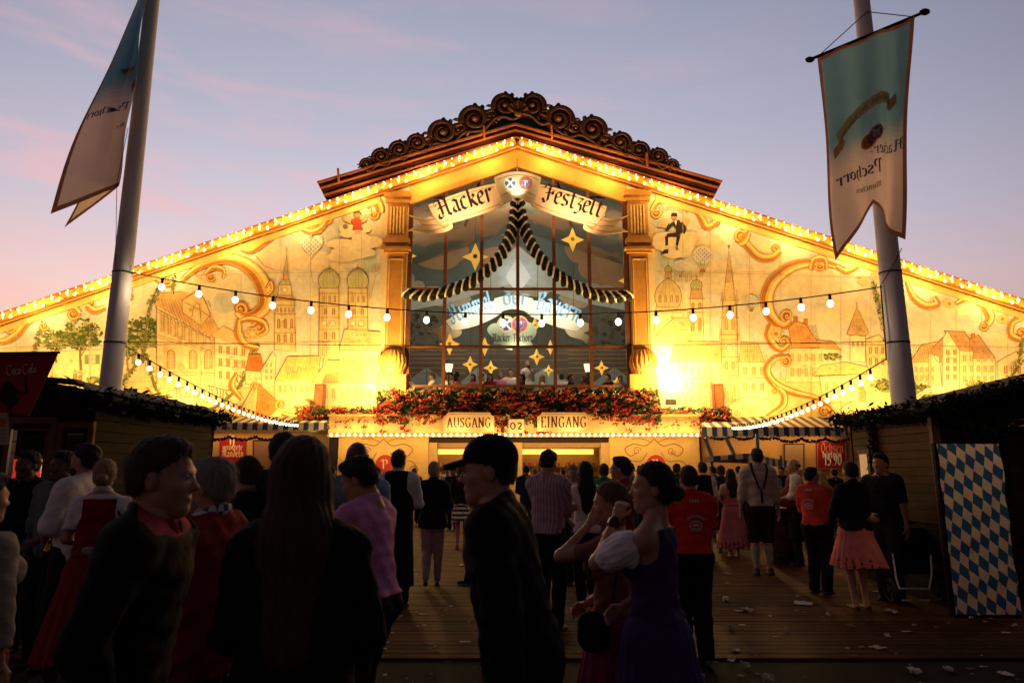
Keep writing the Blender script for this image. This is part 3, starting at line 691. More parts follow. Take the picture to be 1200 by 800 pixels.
    if 'belt' in ex:
        v, q = surface([C((0,0,.985), (0,0,1.005), .166, .166, 1, F, .02)], res*.8, lambda F_, x, y, z: np.maximum(F_, np.maximum(.98-z, z-1.012)))
        mkobj('belt', [(v, q, 0)], cloth(*ex['belt']), root, s)
    if 'strap' in ex:   # braces or apron strings on the back: thin bands laid on the shirt
        tz = [grow(p, .036) for p in torso+traps]
        def stp(F_, x, y, z):
            t = np.clip((z-1.0)/.45, 0, 1); X = np.abs(x)
            a = np.abs(X-(.02+.085*np.clip((t-.42)/.58, 0, 1)**.8))-.017
            a = np.where(t < .42, np.abs(X-.0)-.018, a) if ex['strap'][0] == 'y' else np.abs(X-(.04+.05*t))-.016
            return np.maximum(F_, np.maximum(a*.9, np.maximum(.99-z, z-1.6)))
        v, q = surface(tz, min(res, .012), stp); mkobj('braces', [(v, q, 0)], cloth(*ex['strap'][1]), root, s)
    if 'sash' in ex:
        v, q = surface([C((0,0,1.035), (0,0,1.06), .142, .140, 1, .78, .02)]+([C((.02,-.12,1.04), (.05,-.15,.80), .022, .03, 1, .4, .02), C((-.02,-.12,1.04), (-.04,-.15,.84), .022, .03, 1, .4, .02), E((.045,-.125,1.05), (.04,.02,.03), .01), E((-.045,-.125,1.05), (.04,.02,.03), .01)]), res*.8, lambda F_, x, y, z: F_)
        mkobj('apron_bow', [(v, q, 0)], cloth(*ex['sash']), root, s)
    if 'scarf' in ex:
        nb = up((0,-.0,1.47))
        def sc_(F_, x, y, z):
            X, Y_, Zz = x-nb[0], y-nb[1], z-nb[2]+.5*(y-nb[1])
            ring = np.sqrt((np.sqrt(X*X+Y_*Y_)-.085)**2+(Zz*.6)**2)-.024
            tail = np.maximum(np.maximum(np.abs(np.abs(X)-.05)-.02, np.abs(Y_-.14)-.012), np.maximum(z-1.44, 1.20-z))
            return np.minimum(ring, tail)
        v, q = surface([E(nb+np.array((0, .03, -.1)), (.16,.17,.22), 0)], min(res, .01), sc_); mkobj('scarf', [(v, q, 0)], ex['scarf'], root, s)
    if 'bag' in ex:     # shoulder bag hanging at one hip
        sg = ex['bag'][1]; b = [C((sg*.235,.05,.90), (sg*.235,.05,.98), .075, .07, .5, 1.3, .01)]
        v, q = surface(b, res); v2, q2 = surface([C((sg*.24,.10,1.10), up((sg*.10,.06,1.44)), .010), C((sg*.24,-.06,1.10), up((sg*.10,-.09,1.42)), .010), C(up((sg*.10,.06,1.44)), up((sg*.10,-.09,1.42)), .012)], .012)
        mkobj('shoulder_bag', [(v, q, 0), (v2, q2, 0)], cloth(*ex['bag'][0]), root, s)
    if 'pack' in ex:
        v, q = surface([C(up((0,-.20,1.10)), up((0,-.19,1.32)), .13, .12, 1, .62, .03)], res); mkobj('backpack', [(v, q, 0)], cloth(*ex['pack']), root, s)
    if 'watch' in ex:
        S, Eb, W, _, _ = arm[0]; d = (Eb-W)/np.linalg.norm(Eb-W); v, q = surface([C(W+d*.02, W+d*.035, .031)], .005, lambda F_, x, y, z: F_); mkobj('watch', [(v, q, 0)], mat('watch_band', (.02,.02,.02), .3), root, s)
    if 'print' in ex:   # prints on the back of a shirt: thin raised flock, drawn in the body's own frame (x, z), lifted off the back
        ex['print'](root, s)
    return root
# ---------------------------------------------------------------- world, ground
world = bpy.data.worlds.new("World"); scene.world = world; world.use_nodes = True
def build_world():
    n, l = world.node_tree.nodes, world.node_tree.links; bg = n['Background']
    def N(t, **k):
        o = n.new(t)
        for a, b in k.items(): setattr(o, a, b)
        return o
    tc = N('ShaderNodeTexCoord'); sp = N('ShaderNodeSeparateXYZ'); l.new(tc.outputs['Generated'], sp.inputs[0])
    def mth(op, a, b=None):
        k = N('ShaderNodeMath', operation=op)
        for i, v in enumerate((a, b)):
            if v is None: continue
            if isinstance(v, (int, float)): k.inputs[i].default_value = v
            else: l.new(v, k.inputs[i])
        return k.outputs[0]
    def ramp(fac, st):
        r = N('ShaderNodeValToRGB'); e = r.color_ramp.elements
        while len(e) < len(st): e.new(.5)
        for i, (p, c) in enumerate(st): e[i].position = p; e[i].color = tuple(c)+(1,)
        l.new(fac, r.inputs[0]); return r.outputs[0]
    def mix(f, a, b, mode='MIX'):
        m = N('ShaderNodeMix', data_type='RGBA', blend_type=mode)
        if isinstance(f, (int, float)): m.inputs[0].default_value = f
        else: l.new(f, m.inputs[0])
        for i, v in ((6, a), (7, b)):
            if isinstance(v, tuple): m.inputs[i].default_value = v+(1,)
            else: l.new(v, m.inputs[i])
        return m.outputs[2]
    sky = N('ShaderNodeTexSky', sky_type='NISHITA'); sky.sun_disc = False; sky.sun_elevation = R(1.0); sky.sun_rotation = R(-35); sky.air_density = 1.2; sky.dust_density = 2
    z = sp.outputs['Z']
    # dusk colours by height: peach rim, rose, lilac, slate blue
    g = ramp(z, SKYRAMP)
    # the sunset side (ahead, to the left) is warmer; behind the camera night is coming up
    az = mth('ADD', mth('MULTIPLY', sp.outputs['X'], -.12), mth('MULTIPLY', sp.outputs['Y'], .99))
    side = ramp(mth('ADD', mth('MULTIPLY', az, .5), .5), [(0, (.014,.015,.022)), (.42, (.05,.052,.07)), (.72, (.30,.30,.34)), (.86, (.66,.68,.74)), (.95, (.92,.92,.93)), (1, (1.06,1.04,1.02))])
    col = mix(1.0, g, side, 'MULTIPLY')
    # thin rosy streaks low in the sky
    mp = N('ShaderNodeMapping'); mp.inputs['Scale'].default_value = (1.5, 1.5, 9); mp.inputs['Rotation'].default_value = (R(8), R(20), 0); l.new(tc.outputs['Generated'], mp.inputs[0])
    no = N('ShaderNodeTexNoise'); no.inputs['Scale'].default_value = 2.3; no.inputs['Detail'].default_value = 6; no.inputs['Distortion'].default_value = .5; l.new(mp.outputs[0], no.inputs['Vector'])
    cl = ramp(no.outputs['Fac'], [(0, (0,0,0)), (.46, (0,0,0)), (.64, (1,1,1)), (1, (1,1,1))])
    hf = ramp(z, [(0, (.8,.8,.8)), (.30, (.7,.7,.7)), (.50, (.45,.45,.45)), (.70, (.05,.05,.05))])
    xf = ramp(mth('ADD', mth('MULTIPLY', sp.outputs['X'], .5), .5), [(0, (1,1,1)), (.46, (.85,.85,.85)), (.56, (.6,.6,.6)), (.64, (.1,.1,.1)), (1, (0,0,0))])
    k = mth('MULTIPLY', mth('MULTIPLY', cl, hf), xf)
    col = mix(mth('MULTIPLY', k, .75), col, (.88,.46,.48))
    sk = N('ShaderNodeVectorMath', operation='SCALE'); l.new(sky.outputs[0], sk.inputs[0]); sk.inputs['Scale'].default_value = .03
    ad = N('ShaderNodeVectorMath', operation='ADD'); l.new(col, ad.inputs[0]); l.new(sk.outputs[0], ad.inputs[1])
    l.new(ad.outputs[0], bg.inputs[0]); bg.inputs[1].default_value = 1.0
SKYRAMP = [(0, (.80,.50,.40)), (.16, (.98,.62,.52)), (.24, (.90,.66,.66)), (.33, (.70,.63,.72)), (.46, (.54,.53,.65)), (.60, (.44,.45,.57)), (.70, (.20,.23,.36)), (.85, (.08,.09,.17))]
build_world()
sun = lamp('sun', 'SUN', (-30, 50, 20), .12, (1, .62, .45), target=None); sun.data.angle = R(3)
sun.rotation_euler = (Vector((.6, -.8, -.10))).to_track_quat('-Z', 'Y').to_euler()
cd = bpy.data.cameras.new('camera'); cam = bpy.data.objects.new('camera', cd); COL.objects.link(cam); cam.location = (0, 0, CH)
cam.rotation_euler = (math.pi/2+PITCH, 0, 0); cd.sensor_width = 36; cd.lens = 36*FPX/1200; cd.clip_end = 2000; cd.clip_start = .05
cd.dof.use_dof = True; cd.dof.focus_distance = 22; cd.dof.aperture_fstop = 3.5
scene.camera = cam
vs = scene.view_settings; vs.view_transform = 'Standard'; vs.look = 'None'; vs.gamma = 1; vs.exposure = 0
cy = scene.cycles; cy.use_denoising = True; cy.max_bounces = 5; cy.diffuse_bounces = 3; cy.glossy_bounces = 2; cy.transmission_bounces = 4; cy.transparent_max_bounces = 8
cy.sample_clamp_indirect = 4; cy.caustics_reflective = False; cy.caustics_refractive = False
# ground
b = MB(); b.add([(-400,-60,-.01),(400,-60,-.01),(400,900,-.01),(-400,900,-.01)], [(0,1,2,3)])
o = b.build('ground', mat('asphalt', (.007,.006,.0055), .9, 0, .35, 1.5, .5, 120, .12, .01)); tag(o, kind='structure')
b = MB()
y0 = 6.35
rr = random.Random(3)
y = y0; dk = []
while y < 30:
    b.box((-20, y+.006, -.009), (20, y+.139, .012+rr.random()*.004), 0); y += .145
deckm = wood('deck_wood', (.058,.0150,.0034), .145, 'Y', .35, .75, (1.2, 16, 16))
o = b.build('wooden_paving', deckm); tag(o, kind='structure')
# a low rim of far dark trees beyond the tents is hidden by them; nothing else reaches the horizon
# ---------------------------------------------------------------- paints and bulbs
YEL = (1.0, .58, .15)
M_wall = paintmat('painted_boards', .16, 1.6)
M_art = paintmat('mural_paint', .24, 3.0)
M_sign = paintmat('sign_paint', .05, 4)
M_bulb = emis('bulb_glow', (1, .62, .20), 12); M_bulb_w = emis('bulb_glow_white', (1, .86, .58), 9)
M_bulb_s = emis('small_bulb_glow', (1, .60, .18), 9)
M_dk = mat('dark_red_timber', (.050,.012,.008), .6, 0, .3, 3, .3, 40)
M_trim = mat('orange_trim', (.42,.13,.04), .5, 0, .2, 6, .1)
M_wire = mat('black_cable', (.01,.01,.01), .6, 0, .1, 5, 0)
M_sock = mat('bulb_socket', (.015,.012,.01), .5, 0, .1, 5, 0)
M_brown = mat('brown_frame', (.13,.045,.018), .55, 0, .3, 5, .2, 30)
M_ochre = mat('ochre_timber', (.52,.25,.055), .6, 0, .15, 4, .15, 25)
M_glassless = None
WY = 30.0
# roof line in the wall plane (top of the wall, under the strip of bulbs)
AP = P(606, 172, WY); ELx, ERx = -150, 1350
def rl(px, off=0):
    """wall-top pixel height along the slopes"""
    return (380-(px)*(380-172)/606 if px < 606 else 172+(px-606)*(364-172)/594)+off
tent = empty('festival_tent', (0, WY, 0), 'huge painted festival hall with a lit gable front, murals and big central window', 'festival hall')
# wall as painted board: left field, right field, gable head, with window hole
def wallpoly(pts, name, col, y=WY, th=.3):
    b = MB(); q = [P(p[0], p[1], y) for p in pts]; q = [Vector((v.x, y, max(v.z, 0))) for v in q]
    b.prism(q, (0, th, 0), 0, col); return b.build(name, M_wall, tent)
cream = (.74,.60,.36)
WL, WR = 473, 742     # window sides at its foot (py 455)
xL = P(WL, 455, WY).x; xR = P(WR, 455, WY).x
zB = P(607, 458, WY).z            # window foot
def pxl(x, z):           # world (x, z) in the wall plane -> photo px
    d = Vector((x, WY, z-CH)); f_ = d.y*cP+d.z*sP; up_ = -d.y*sP+d.z*cP
    return 600+FPX*d.x/f_, 400-FPX*up_/f_
def zroof(x):
    ax, az = AP.x, AP.z
    L = P(0, 380, WY); Rr = P(1200, 364, WY)
    return az+(az-L.z)/(ax-L.x)*(x-ax) if x < ax else az+(Rr.z-az)/(Rr.x-ax)*(x-ax)
EXL, EXR = -31, 31
b = MB(); b.prism([(EXL, WY, 0), (xL, WY, 0), (xL, WY, zroof(xL)), (EXL, WY, zroof(EXL))], (0, .3, 0), 0, cream); b.build('wall', M_wall, tent)
b = MB(); b.prism([(xR, WY, 0), (EXR, WY, 0), (EXR, WY, zroof(EXR)), (xR, WY, zroof(xR))], (0, .3, 0), 0, cream); b.build('wall', M_wall, tent)
# gable head above the glass: its lower edge follows the roof 1.1 m below
hd = 1.0
wt = lambda x: zroof(x)-hd
b = MB(); b.prism([(xL, WY-.001, wt(xL)), (AP.x, WY-.001, wt(AP.x)), (xR, WY-.001, wt(xR)), (xR, WY-.001, zroof(xR)), (AP.x, WY-.001, AP.z), (xL, WY-.001, zroof(xL))], (0, .3, 0), 0, (.66,.33,.07))
b.build('gable_beam', M_wall, tent)
b = MB(); b.box((xL, WY, 3.55), (xR, WY+.3, zB), 0, cream); b.build('balcony_wall', M_wall, tent)
# roof slabs going back
for sgn, xe in ((-1, EXL), (1, EXR)):
    b = MB(); b.prism([(AP.x, WY-.25, AP.z+.35), (xe, WY-.25, zroof(xe)+.35), (xe, WY-.25, zroof(xe)+.15), (AP.x, WY-.25, AP.z+.15)], (0, 40, 0)); b.build('roof', mat('roof_skin', (.35,.33,.30), .8), tent)
# ---------------------------------------------------------------- bulb trough along both slopes
unit = None
def bulb_mesh(name, r, glow, socket=True, down=True):
    b = MB(); b.sphere((0, 0, -r*1.1), r, 10, 7, 0, sc=(1, 1, 1.12)); return b.build(name, glow)
for sgn in (-1, 1):
    x1 = EXL if sgn < 0 else EXR
    a = Vector((AP.x, WY-.36, AP.z-.14)); e = Vector((x1, WY-.36, zroof(x1)-.14)); d = (e-a).normalized(); L = (e-a).length; upv = Vector((-d.z, 0, d.x))*(-1 if sgn < 0 else 1)
    if upv.z < 0: upv = -upv
    root = empty('light_trough', a, 'sloping double row of glowing yellow bulbs along the %s roof edge' % ('left' if sgn < 0 else 'right'), 'light trough', 'bulb troughs on the roof edges')
    b = MB(); b.beam(a+upv*.20+Vector((0,.06,0)), e+upv*.20+Vector((0,.06,0)), .10, .46, (0, 0, 1), 0)
    b.build('backboard', mat('trough_yellow', (.85,.50,.08), .5, 0, .1, 6, .1), root)
    b = MB(); b.beam(a+upv*.44, e+upv*.44, .16, .05); b.beam(a+upv*.0-Vector((0,.03,0)), e-Vector((0,.03,0)), .22, .05)
    b.build('rail', M_trim, root)
    proto = None; n = int(L/.74)
    for row, (off, st) in enumerate(((.09, .3), (.29, .67))):
        for i in range(n):
            if root.get('_n', 0) >= 96: pass
            p = a+d*((i+st)*.74+.05*math.sin(i*2.7+row))+upv*(off+.018*math.sin(i*4.1+row))+Vector((0, -.05, 0))
            if abs(pxl(p.x, p.z)[0]-600) > 640: continue
            if proto is None:
                b = MB(); b.sphere((0, -.06, 0), .056, 10, 8, 0); b.sphere((0, .01, 0), .05, 8, 5, 1)
                proto = b.build('bulb', [M_bulb, M_sock], None, recalc=False); proto.parent = root; proto.location = p-a
            else: copyo(proto, root, p-a)
    # little between-bulbs as one garland of fairy lights
    b = MB()
    for i in range(n*2):
        if abs(pxl((a+d*(i*.37)).x, (a+d*(i*.37)).z)[0]-600) > 640: continue
        b.sphere(a+d*(i*.37+.1)+upv*.40+Vector((0,-.1,0)), .028, 6, 4); b.sphere(a+d*(i*.37+.2)+upv*.215+Vector((0,-.03,0)), .026, 6, 4)
    o = b.build('fairy_lights', M_bulb_s, root); o['kind'] = 'stuff'
    # the lamps these bulbs are: real light on the wall below
    for i in range(11):
        t = (i+.5)*L/11
        if abs((a+d*t).x) > 27: continue
        lamp('bulb_light', 'POINT', a+d*t+upv*(-.05)+Vector((0, -.6, 0)), 175, (1, .58, .18), .12)
# ---------------------------------------------------------------- projecting roof with fascia over the gable
GY = 29.72
gl, ga, gr = P(372, 214, GY), P(604, 146, GY), P(846, 213, GY); gl2, ga2, gr2 = P(381, 232, GY), P(604, 164, GY), P(836, 232, GY)
can = empty('gable_canopy', (AP.x, GY, gl.z))
tag(can, 'dark red projecting gable roof with a carved scroll crest above the window', 'canopy')
for A, B, A2, B2 in ((gl, ga, gl2, ga2), (ga, gr, ga2, gr2)):
    b = MB(); b.prism([A, B, B2, A2], (0, 4, 0), 0); b.build('fascia', M_dk, can)
    b = MB()
    for t in (.04, .40, .86):
        p, q = A.lerp(A2, t), B.lerp(B2, t); p = p+Vector((0,-.06,0)); q = q+Vector((0,-.06,0))
        b.beam(p, q, .12, .09 if t < .1 else .06)
    b.build('trim', mat('dim_trim', (.30,.09,.03), .5, 0, .2, 6, .1), can)
    b = MB()
    for t in (.14, .32, .5, .68): b.beam(A.lerp(B, t).lerp(A2.lerp(B2, t), .55)+Vector((0,-.02,.0)), A.lerp(B, t).lerp(A2.lerp(B2, t), .72)+Vector((0,-.02,.0)), .05, .5)
    b.build('soffit_board', M_dk, can)
for px, py in ((397, 205), (567, 156), (646, 155), (757, 187)):
    b = MB(); p = P(px, py-6, GY); q = P(px+(1 if px > 600 else 1), py+ 9, GY); b.beam(p+Vector((0,-.14,0)), q+Vector((0,-.14,0)), .09, .10, (0,1,0)); b.build('bracket', M_trim, can)
# crest: carved lobes with spirals in relief, in front of a teal panel
M_crest = mat('carved_brown_wood', (.060,.020,.011), .5, 0, .4, 6, .3, 30)
M_gold = mat('carved_gilding', (.14,.055,.020), .4, .2, .3, 8, .2, 30)
M_teal = mat('teal_panel', (.03,.11,.14), .6, 0, .3, 4, .2)
lobes0 = [(430,193,8,-1),(447,184,11,-1),(468,176,12,-1),(489,168,12,-1),(519,156,17,-1),(556,140,18,-1),(592,124,16,-1),(624,124,16,1),(655,140,18,1),(694,152,17,1),(727,167,13,1),(749,177,12,1),(771,184,11,1),(787,194,8,1)]
lobes = []
for A_, B_ in zip(lobes0, lobes0[1:]):
    lobes.append(A_); lobes.append(((A_[0]+B_[0])/2, (A_[1]+B_[1])/2+5, (A_[2]+B_[2])*.27, -A_[3]))
lobes.append(lobes0[-1])
pxm = (P(601, 130, GY)-P(600, 130, GY)).length
bp_, bt = MB(), MB()
for k, (cx, cy_, r, sg) in enumerate(lobes):
    c = P(cx, cy_, GY+.02+.03*(k % 2)); rw = r*pxm
    # lobe disc
    prof = [(c.x+rw*(1+.05*math.sin(5*t))*math.cos(t), c.y, c.z+rw*(1+.05*math.sin(5*t))*math.sin(t)) for t in [2*math.pi*i/22 for i in range(22)]]
    b = MB(); b.prism(prof, (0, .16, 0))
    sp_ = spiral(0, 0, rw*.94, rw*.12, 200 if sg < 0 else -20, 1.9, 44, -1 if sg < 0 else 1)
    b.tube([(c.x+x, c.y-.05, c.z+y) for x, y in sp_], [rw*.15*(1-.7*i/44)+.02 for i in range(45)], 6, 0)
    b.tube([(c.x+x*.86, c.y-.10, c.z+y*.86) for x, y in sp_], [rw*.05*(1-.5*i/44)+.008 for i in range(45)], 5, 1)
    # a leaf tongue licking off the lobe towards the eaves
    an = R(215 if sg < 0 else -35)
    for q_ in range(4):
        a2 = an+(q_-1.5)*.38; x2, z2 = c.x+math.cos(a2)*rw*1.0, c.z+math.sin(a2)*rw*1.0
        b.tube([(x2, c.y-.03, z2), (x2+math.cos(a2)*rw*.25, c.y-.07, z2+math.sin(a2)*rw*.25), (x2+math.cos(a2)*rw*.42, c.y-.02, z2+math.sin(a2)*rw*.36)], [rw*.13, rw*.11, .01], 5, q_ % 2)
    for q_ in range(3):
        a2 = R(60 if sg < 0 else 120)+(q_-1)*.5; b.sphere((c.x+math.cos(a2)*rw, c.y+.02, c.z+math.sin(a2)*rw), rw*.17, 8, 5, 0)
    b.sphere((c.x, c.y-.08, c.z), rw*.20, 8, 6, 1); b.build('crest_scroll', [M_crest, M_gold], can)
b = MB()
lo_, hi_ = [], []
for px in range(424, 793, 8):
    e_ = (204-(px-424)*(204-147)/182) if px < 606 else 147+(px-606)*(204-147)/184
    i_ = min(lobes0, key=lambda q: abs(q[0]-px)); hgt = {8: 12, 11: 17, 12: 20, 13: 21, 17: 27, 18: 32, 16: 38}[i_[2]]*.8
    lo_.append(P(px, e_+3, GY+.2)); hi_.append(P(px, e_-hgt*.74, GY+.2))
b.prism(lo_+hi_[::-1], (0, .08, 0)); b.build('crest_panel', M_crest, can)
b = MB(); b.prism([v+Vector((0,-.05,.05)) for v in lo_[3:-3]]+[Vector((v.x, v.y-.05, (v.z+w_.z)/2)) for v, w_ in zip(hi_[3:-3], lo_[3:-3])][::-1], (0, .04, 0)); b.build('teal_inset', M_teal, can)
b = MB()
for k, (A, B) in enumerate(zip(lobes0, lobes0[1:])):   # S-shaped vines between the lobes
    a = P(A[0], A[1]+A[2]*.8, GY-.04); c = P(B[0], B[1]+B[2]*.8, GY-.04); m1 = a.lerp(c, .33)+Vector((0,0,-.12)); m2 = a.lerp(c, .66)+Vector((0,0,.16))
    b.tube([Vector(q) for q in cr([tuple(a), tuple(m1), tuple(m2), tuple(c)], 6)], .085, 6, 0)
b.build('crest_vine', [M_crest], can)
# centre shell of the crest
b = MB(); c = P(607, 134, GY-.03)
for i in range(7):
    a2 = R(30+20*i); b.tube([c, c+Vector((math.cos(a2)*.5, -.06, math.sin(a2)*.62))], [.05, .11], 6, i % 2)
b.sphere(c, .2, 10, 7, 1); b.build('crest_shell', [M_crest, M_gold], can)
# ---------------------------------------------------------------- pilasters
def pilaster(pc, lab, sg):
    """fluted pilaster beside the window"""
    x = P(pc, 455, WY).x; w = .46; root = empty('pilaster', (x, WY, 0), lab, 'pilaster', 'gold pilasters beside the window')
    zt = zroof(x)-.28; z0_ = 3.6; B_ = lambda z: z
    zc = P(pc, 287, WY).z
    def st(a, b_, w_, dpt, nm=None):
        m = MB(); m.box((x-w_, WY-dpt, a), (x+w_, WY-.002, b_)); return m
    m = st(zc+.35, zt-.55, w, .16); m.build('upper_shaft', M_ochre, root)
    m = MB()
    for i in range(5): m.box((x-.34+i*.145, WY-.20, zc+.5), (x-.27+i*.145, WY-.155, zt-.75))
    m.build('fluting', mat('flute_light', (.80,.52,.20), .6), root)
    m = MB()
    for i, (h_, ww, dp) in enumerate(((.14,.56,.26),(.12,.50,.20),(.20,.62,.34),(.10,.54,.24))):
        z = zt-.56+sum(q[0] for q in ((.14,.56,.26),(.12,.50,.20),(.20,.62,.34),(.10,.54,.24))[:i]); m.box((x-ww, WY-dp, z), (x+ww, WY-.003, z+h_-.004))
    m.build('capital', M_ochre, root)
    m = MB()
    for i, (z, h_, ww, dp) in enumerate(((zc+.24,.10,.52,.22),(zc+.02,.20,.60,.32),(zc-.16,.16,.50,.22),(zc-.32,.14,.66,.36),(zc-.44,.10,.56,.26))): m.box((x-ww, WY-dp, z), (x+ww, WY-.004, z+h_))
    m.build('collar_moulding', M_ochre, root)
    zb = P(pc, 412, WY).z
    m = st(zb, zc-.44, .40, .13); m.build('lower_shaft', M_ochre, root)
    m = MB(); 
    for sx in (-1, 1): m.box((x+sx*.30-.02, WY-.165, zb+.3), (x+sx*.30+.02, WY-.125, zc-.7))
    m.box((x-.30, WY-.166, zc-.74), (x+.30, WY-.126, zc-.70)); m.build('panel_moulding', mat('flute_light', (.80,.52,.20), .6), root)
    m = MB(); m.lathe((x, WY-.05, zb-1.05), [(.42,0),(.52,.12),(.60,.45),(.56,.8),(.40,1.02),(.34,1.1)], 20)
    for i in range(9):
        a2 = R(200+i*17.5); m.tube([(x+.43*math.cos(a2), WY-.05+.43*math.sin(a2), zb-1.05), (x+.61*math.cos(a2), WY-.05+.61*math.sin(a2), zb-.60), (x+.57*math.cos(a2), WY-.05+.57*math.sin(a2), zb-.25), (x+.42*math.cos(a2), WY-.05+.42*math.sin(a2), zb-.03)], .035, 5)
    m.build('fluted_urn', M_ochre, root)
    m = st(z0_, zb-1.05, .62, .3); m.build('pedestal', M_ochre, root)
pilaster(460, 'tall ochre fluted pilaster left of the big window', -1); pilaster(754, 'tall ochre fluted pilaster right of the big window', 1)
# ---------------------------------------------------------------- window
win = empty('gable_window', ((xL+xR)/2, WY, zB), 'huge mullioned gable window showing the painted blue hall inside', 'window')
gm = bpy.data.materials.new('window_glass'); n_, l_, b_ = nt(gm)
tr = n_.new('ShaderNodeBsdfTransparent'); tr.inputs[0].default_value = (.86,.88,.86,1); gs = n_.new('ShaderNodeBsdfGlossy'); gs.inputs['Roughness'].default_value = .04
fr_ = n_.new('ShaderNodeFresnel'); fr_.inputs[0].default_value = 1.5; mx_ = n_.new('ShaderNodeMixShader')
l_.new(fr_.outputs[0], mx_.inputs[0]); l_.new(tr.outputs[0], mx_.inputs[1]); l_.new(gs.outputs[0], mx_.inputs[2]); l_.new(mx_.outputs[0], n_['Material Output'].inputs[0])
b = MB(); b.add([(xL, WY+.15, zB), (xR, WY+.15, zB), (xR, WY+.15, wt(xR)), (AP.x, WY+.15, wt(AP.x)), (xL, WY+.15, wt(xL))], [(0,1,2,3,4)]); b.build('pane', gm, win)
for px in (475, 519, 563, 607, 651, 694, 739):
    x = P(px, 455, WY).x; w_ = .075 if px not in (475, 739) else .12
    b = MB(); b.box((x-w_, WY+.02, zB-.0), (x+w_, WY+.2, wt(x)-.02)); b.build('mullion', M_brown, win)
for py in (338, 406, 452):
    z = P(607, py, WY).z; b = MB(); b.box((xL, WY+.05, z-.055), (xR, WY+.17, z+.055)); b.build('transom', M_brown, win)
# ---------------------------------------------------------------- murals
SEP = (.20,.085,.02); SEPL = (.36,.17,.05); WALLC = (.68,.48,.22); WALL2 = (.56,.35,.13); ROOF = (.54,.17,.035); ROOF2 = (.60,.36,.09); GRY = (.46,.46,.36)
GRN = (.06,.085,.02); GRN2 = (.13,.16,.045); GRN3 = (.28,.30,.10)
def mural_sky(p, pts, rnd):
    p.fill(pts, (.66,.60,.46))
def cloudpatch(p, x, y, w, h, rnd, col=(.74,.60,.38)):
    for i in range(5): p.blob(x+rnd.uniform(-.35,.35)*w, y+rnd.uniform(-.25,.25)*h, w*rnd.uniform(.25,.45), h*rnd.uniform(.3,.5), tuple(c*rnd.uniform(.95,1.04) for c in col), 14, .12, rnd)
def tree(p, x, y, w, h, rnd, n=90, trunk=True):
    if trunk:
        p.ribbon([(x, y+h*.75), (x-1, y+h*.4), (x+1, y+h*.1)], [w*.07, w*.04], (.22,.13,.05)); p.ribbon([(x, y+h*.45), (x+w*.2, y+h*.15)], 1.2, (.22,.13,.05)); p.ribbon([(x, y+h*.4), (x-w*.2, y+h*.12)], 1.2, (.22,.13,.05))
    for i in range(14): p.blob(x+rnd.uniform(-.34,.34)*w, y+rnd.uniform(-.22,.22)*h, w*.13, h*.10, tuple(v*rnd.uniform(.9,1.5) for v in GRN), 9, .4, rnd)
    for i in range(int(n*1.5)):
        a = rnd.random()*6.28; r_ = rnd.random()**.6; cx, cy_ = x+math.cos(a)*r_*w*.5, y+math.sin(a)*r_*h*.33
        s_ = rnd.uniform(1.4, 3.2); t = i/n/1.5
        c = GRN if t < .45 else (GRN2 if t < .8 else GRN3); c = tuple(v*rnd.uniform(.8, 1.25) for v in c)
        q = [(cx+s_*(1-.5*rnd.random())*math.cos(k*1.05), cy_+s_*.7*(1-.5*rnd.random())*math.sin(k*1.05)) for k in range(6)]
        p.k += .35; p.fill(q, c, False)
def garland_flat(p, pts, w, rnd, dens=1.0):
    q = cr(pts, 10); L = sum(math.hypot(a[0]-b[0], a[1]-b[1]) for a, b in zip(q, q[1:])); n = int(L*1.1*dens)
    p.ribbon(q, w*.45, (.16,.17,.06))
    for i in range(n):
        t = rnd.random()*(len(q)-1); k = int(t); f = t-k; x = q[k][0]+(q[k+1][0]-q[k][0])*f+rnd.uniform(-.5,.5)*w; y = q[k][1]+(q[k+1][1]-q[k][1])*f+rnd.uniform(-.5,.5)*w
        a = rnd.random()*6.28; s_ = rnd.uniform(1.4, 2.8); dx, dy = math.cos(a)*s_, math.sin(a)*s_
        c = rnd.choice([GRN, (.20,.21,.07), GRN2, (.55,.50,.24)]); p.k += (i % 3 == 0)
        p.mb.add([p.w(*v, (i % 3)*1e-4) for v in ((x-dx,y-dy),(x-dy*.35,y+dx*.35),(x+dx,y+dy),(x+dy*.35,y-dx*.35))], [(0,1,2,3)], 0, c)
def windows(p, x0, y0, x1, y1, nx, ny, col=(.36,.20,.06), arch=False, fr=.5, sk=0):
    p.k += 2
    for j in range(ny):
        for i in range(nx):
            cx = x0+(x1-x0)*(i+.5)/nx; cy_ = y0+(y1-y0)*(j+.5)/ny+sk*(i+.5)/nx; w_, h_ = (x1-x0)/nx*fr*.5, (y1-y0)/ny*.32
            pts = [(cx-w_,cy_+h_),(cx-w_,cy_-h_)]+([(cx-w_*.5,cy_-h_-w_*.7),(cx+w_*.5,cy_-h_-w_*.7)] if arch else [])+[(cx+w_,cy_-h_),(cx+w_,cy_+h_)]
            p.fill(pts, col, False)
            p.mb.add([p.w(*v, 1e-3) for v in ((cx-w_-.5,cy_+h_+.3),(cx+w_+.5,cy_+h_+.3),(cx+w_+.5,cy_+h_+.9),(cx-w_-.5,cy_+h_+.9))], [(0,1,2,3)], 0, (.80,.66,.40))
            p.mb.add([p.w(*v, 8e-4) for v in ((cx-.2,cy_-h_),(cx+.2,cy_-h_),(cx+.2,cy_+h_),(cx-.2,cy_+h_))], [(0,1,2,3)], 0, (.80,.66,.40))
    p.k += 4
def outline(p, pts, w=.6, col=SEP, closed=True): p.line(list(pts)+([pts[0]] if closed else []), w, col)
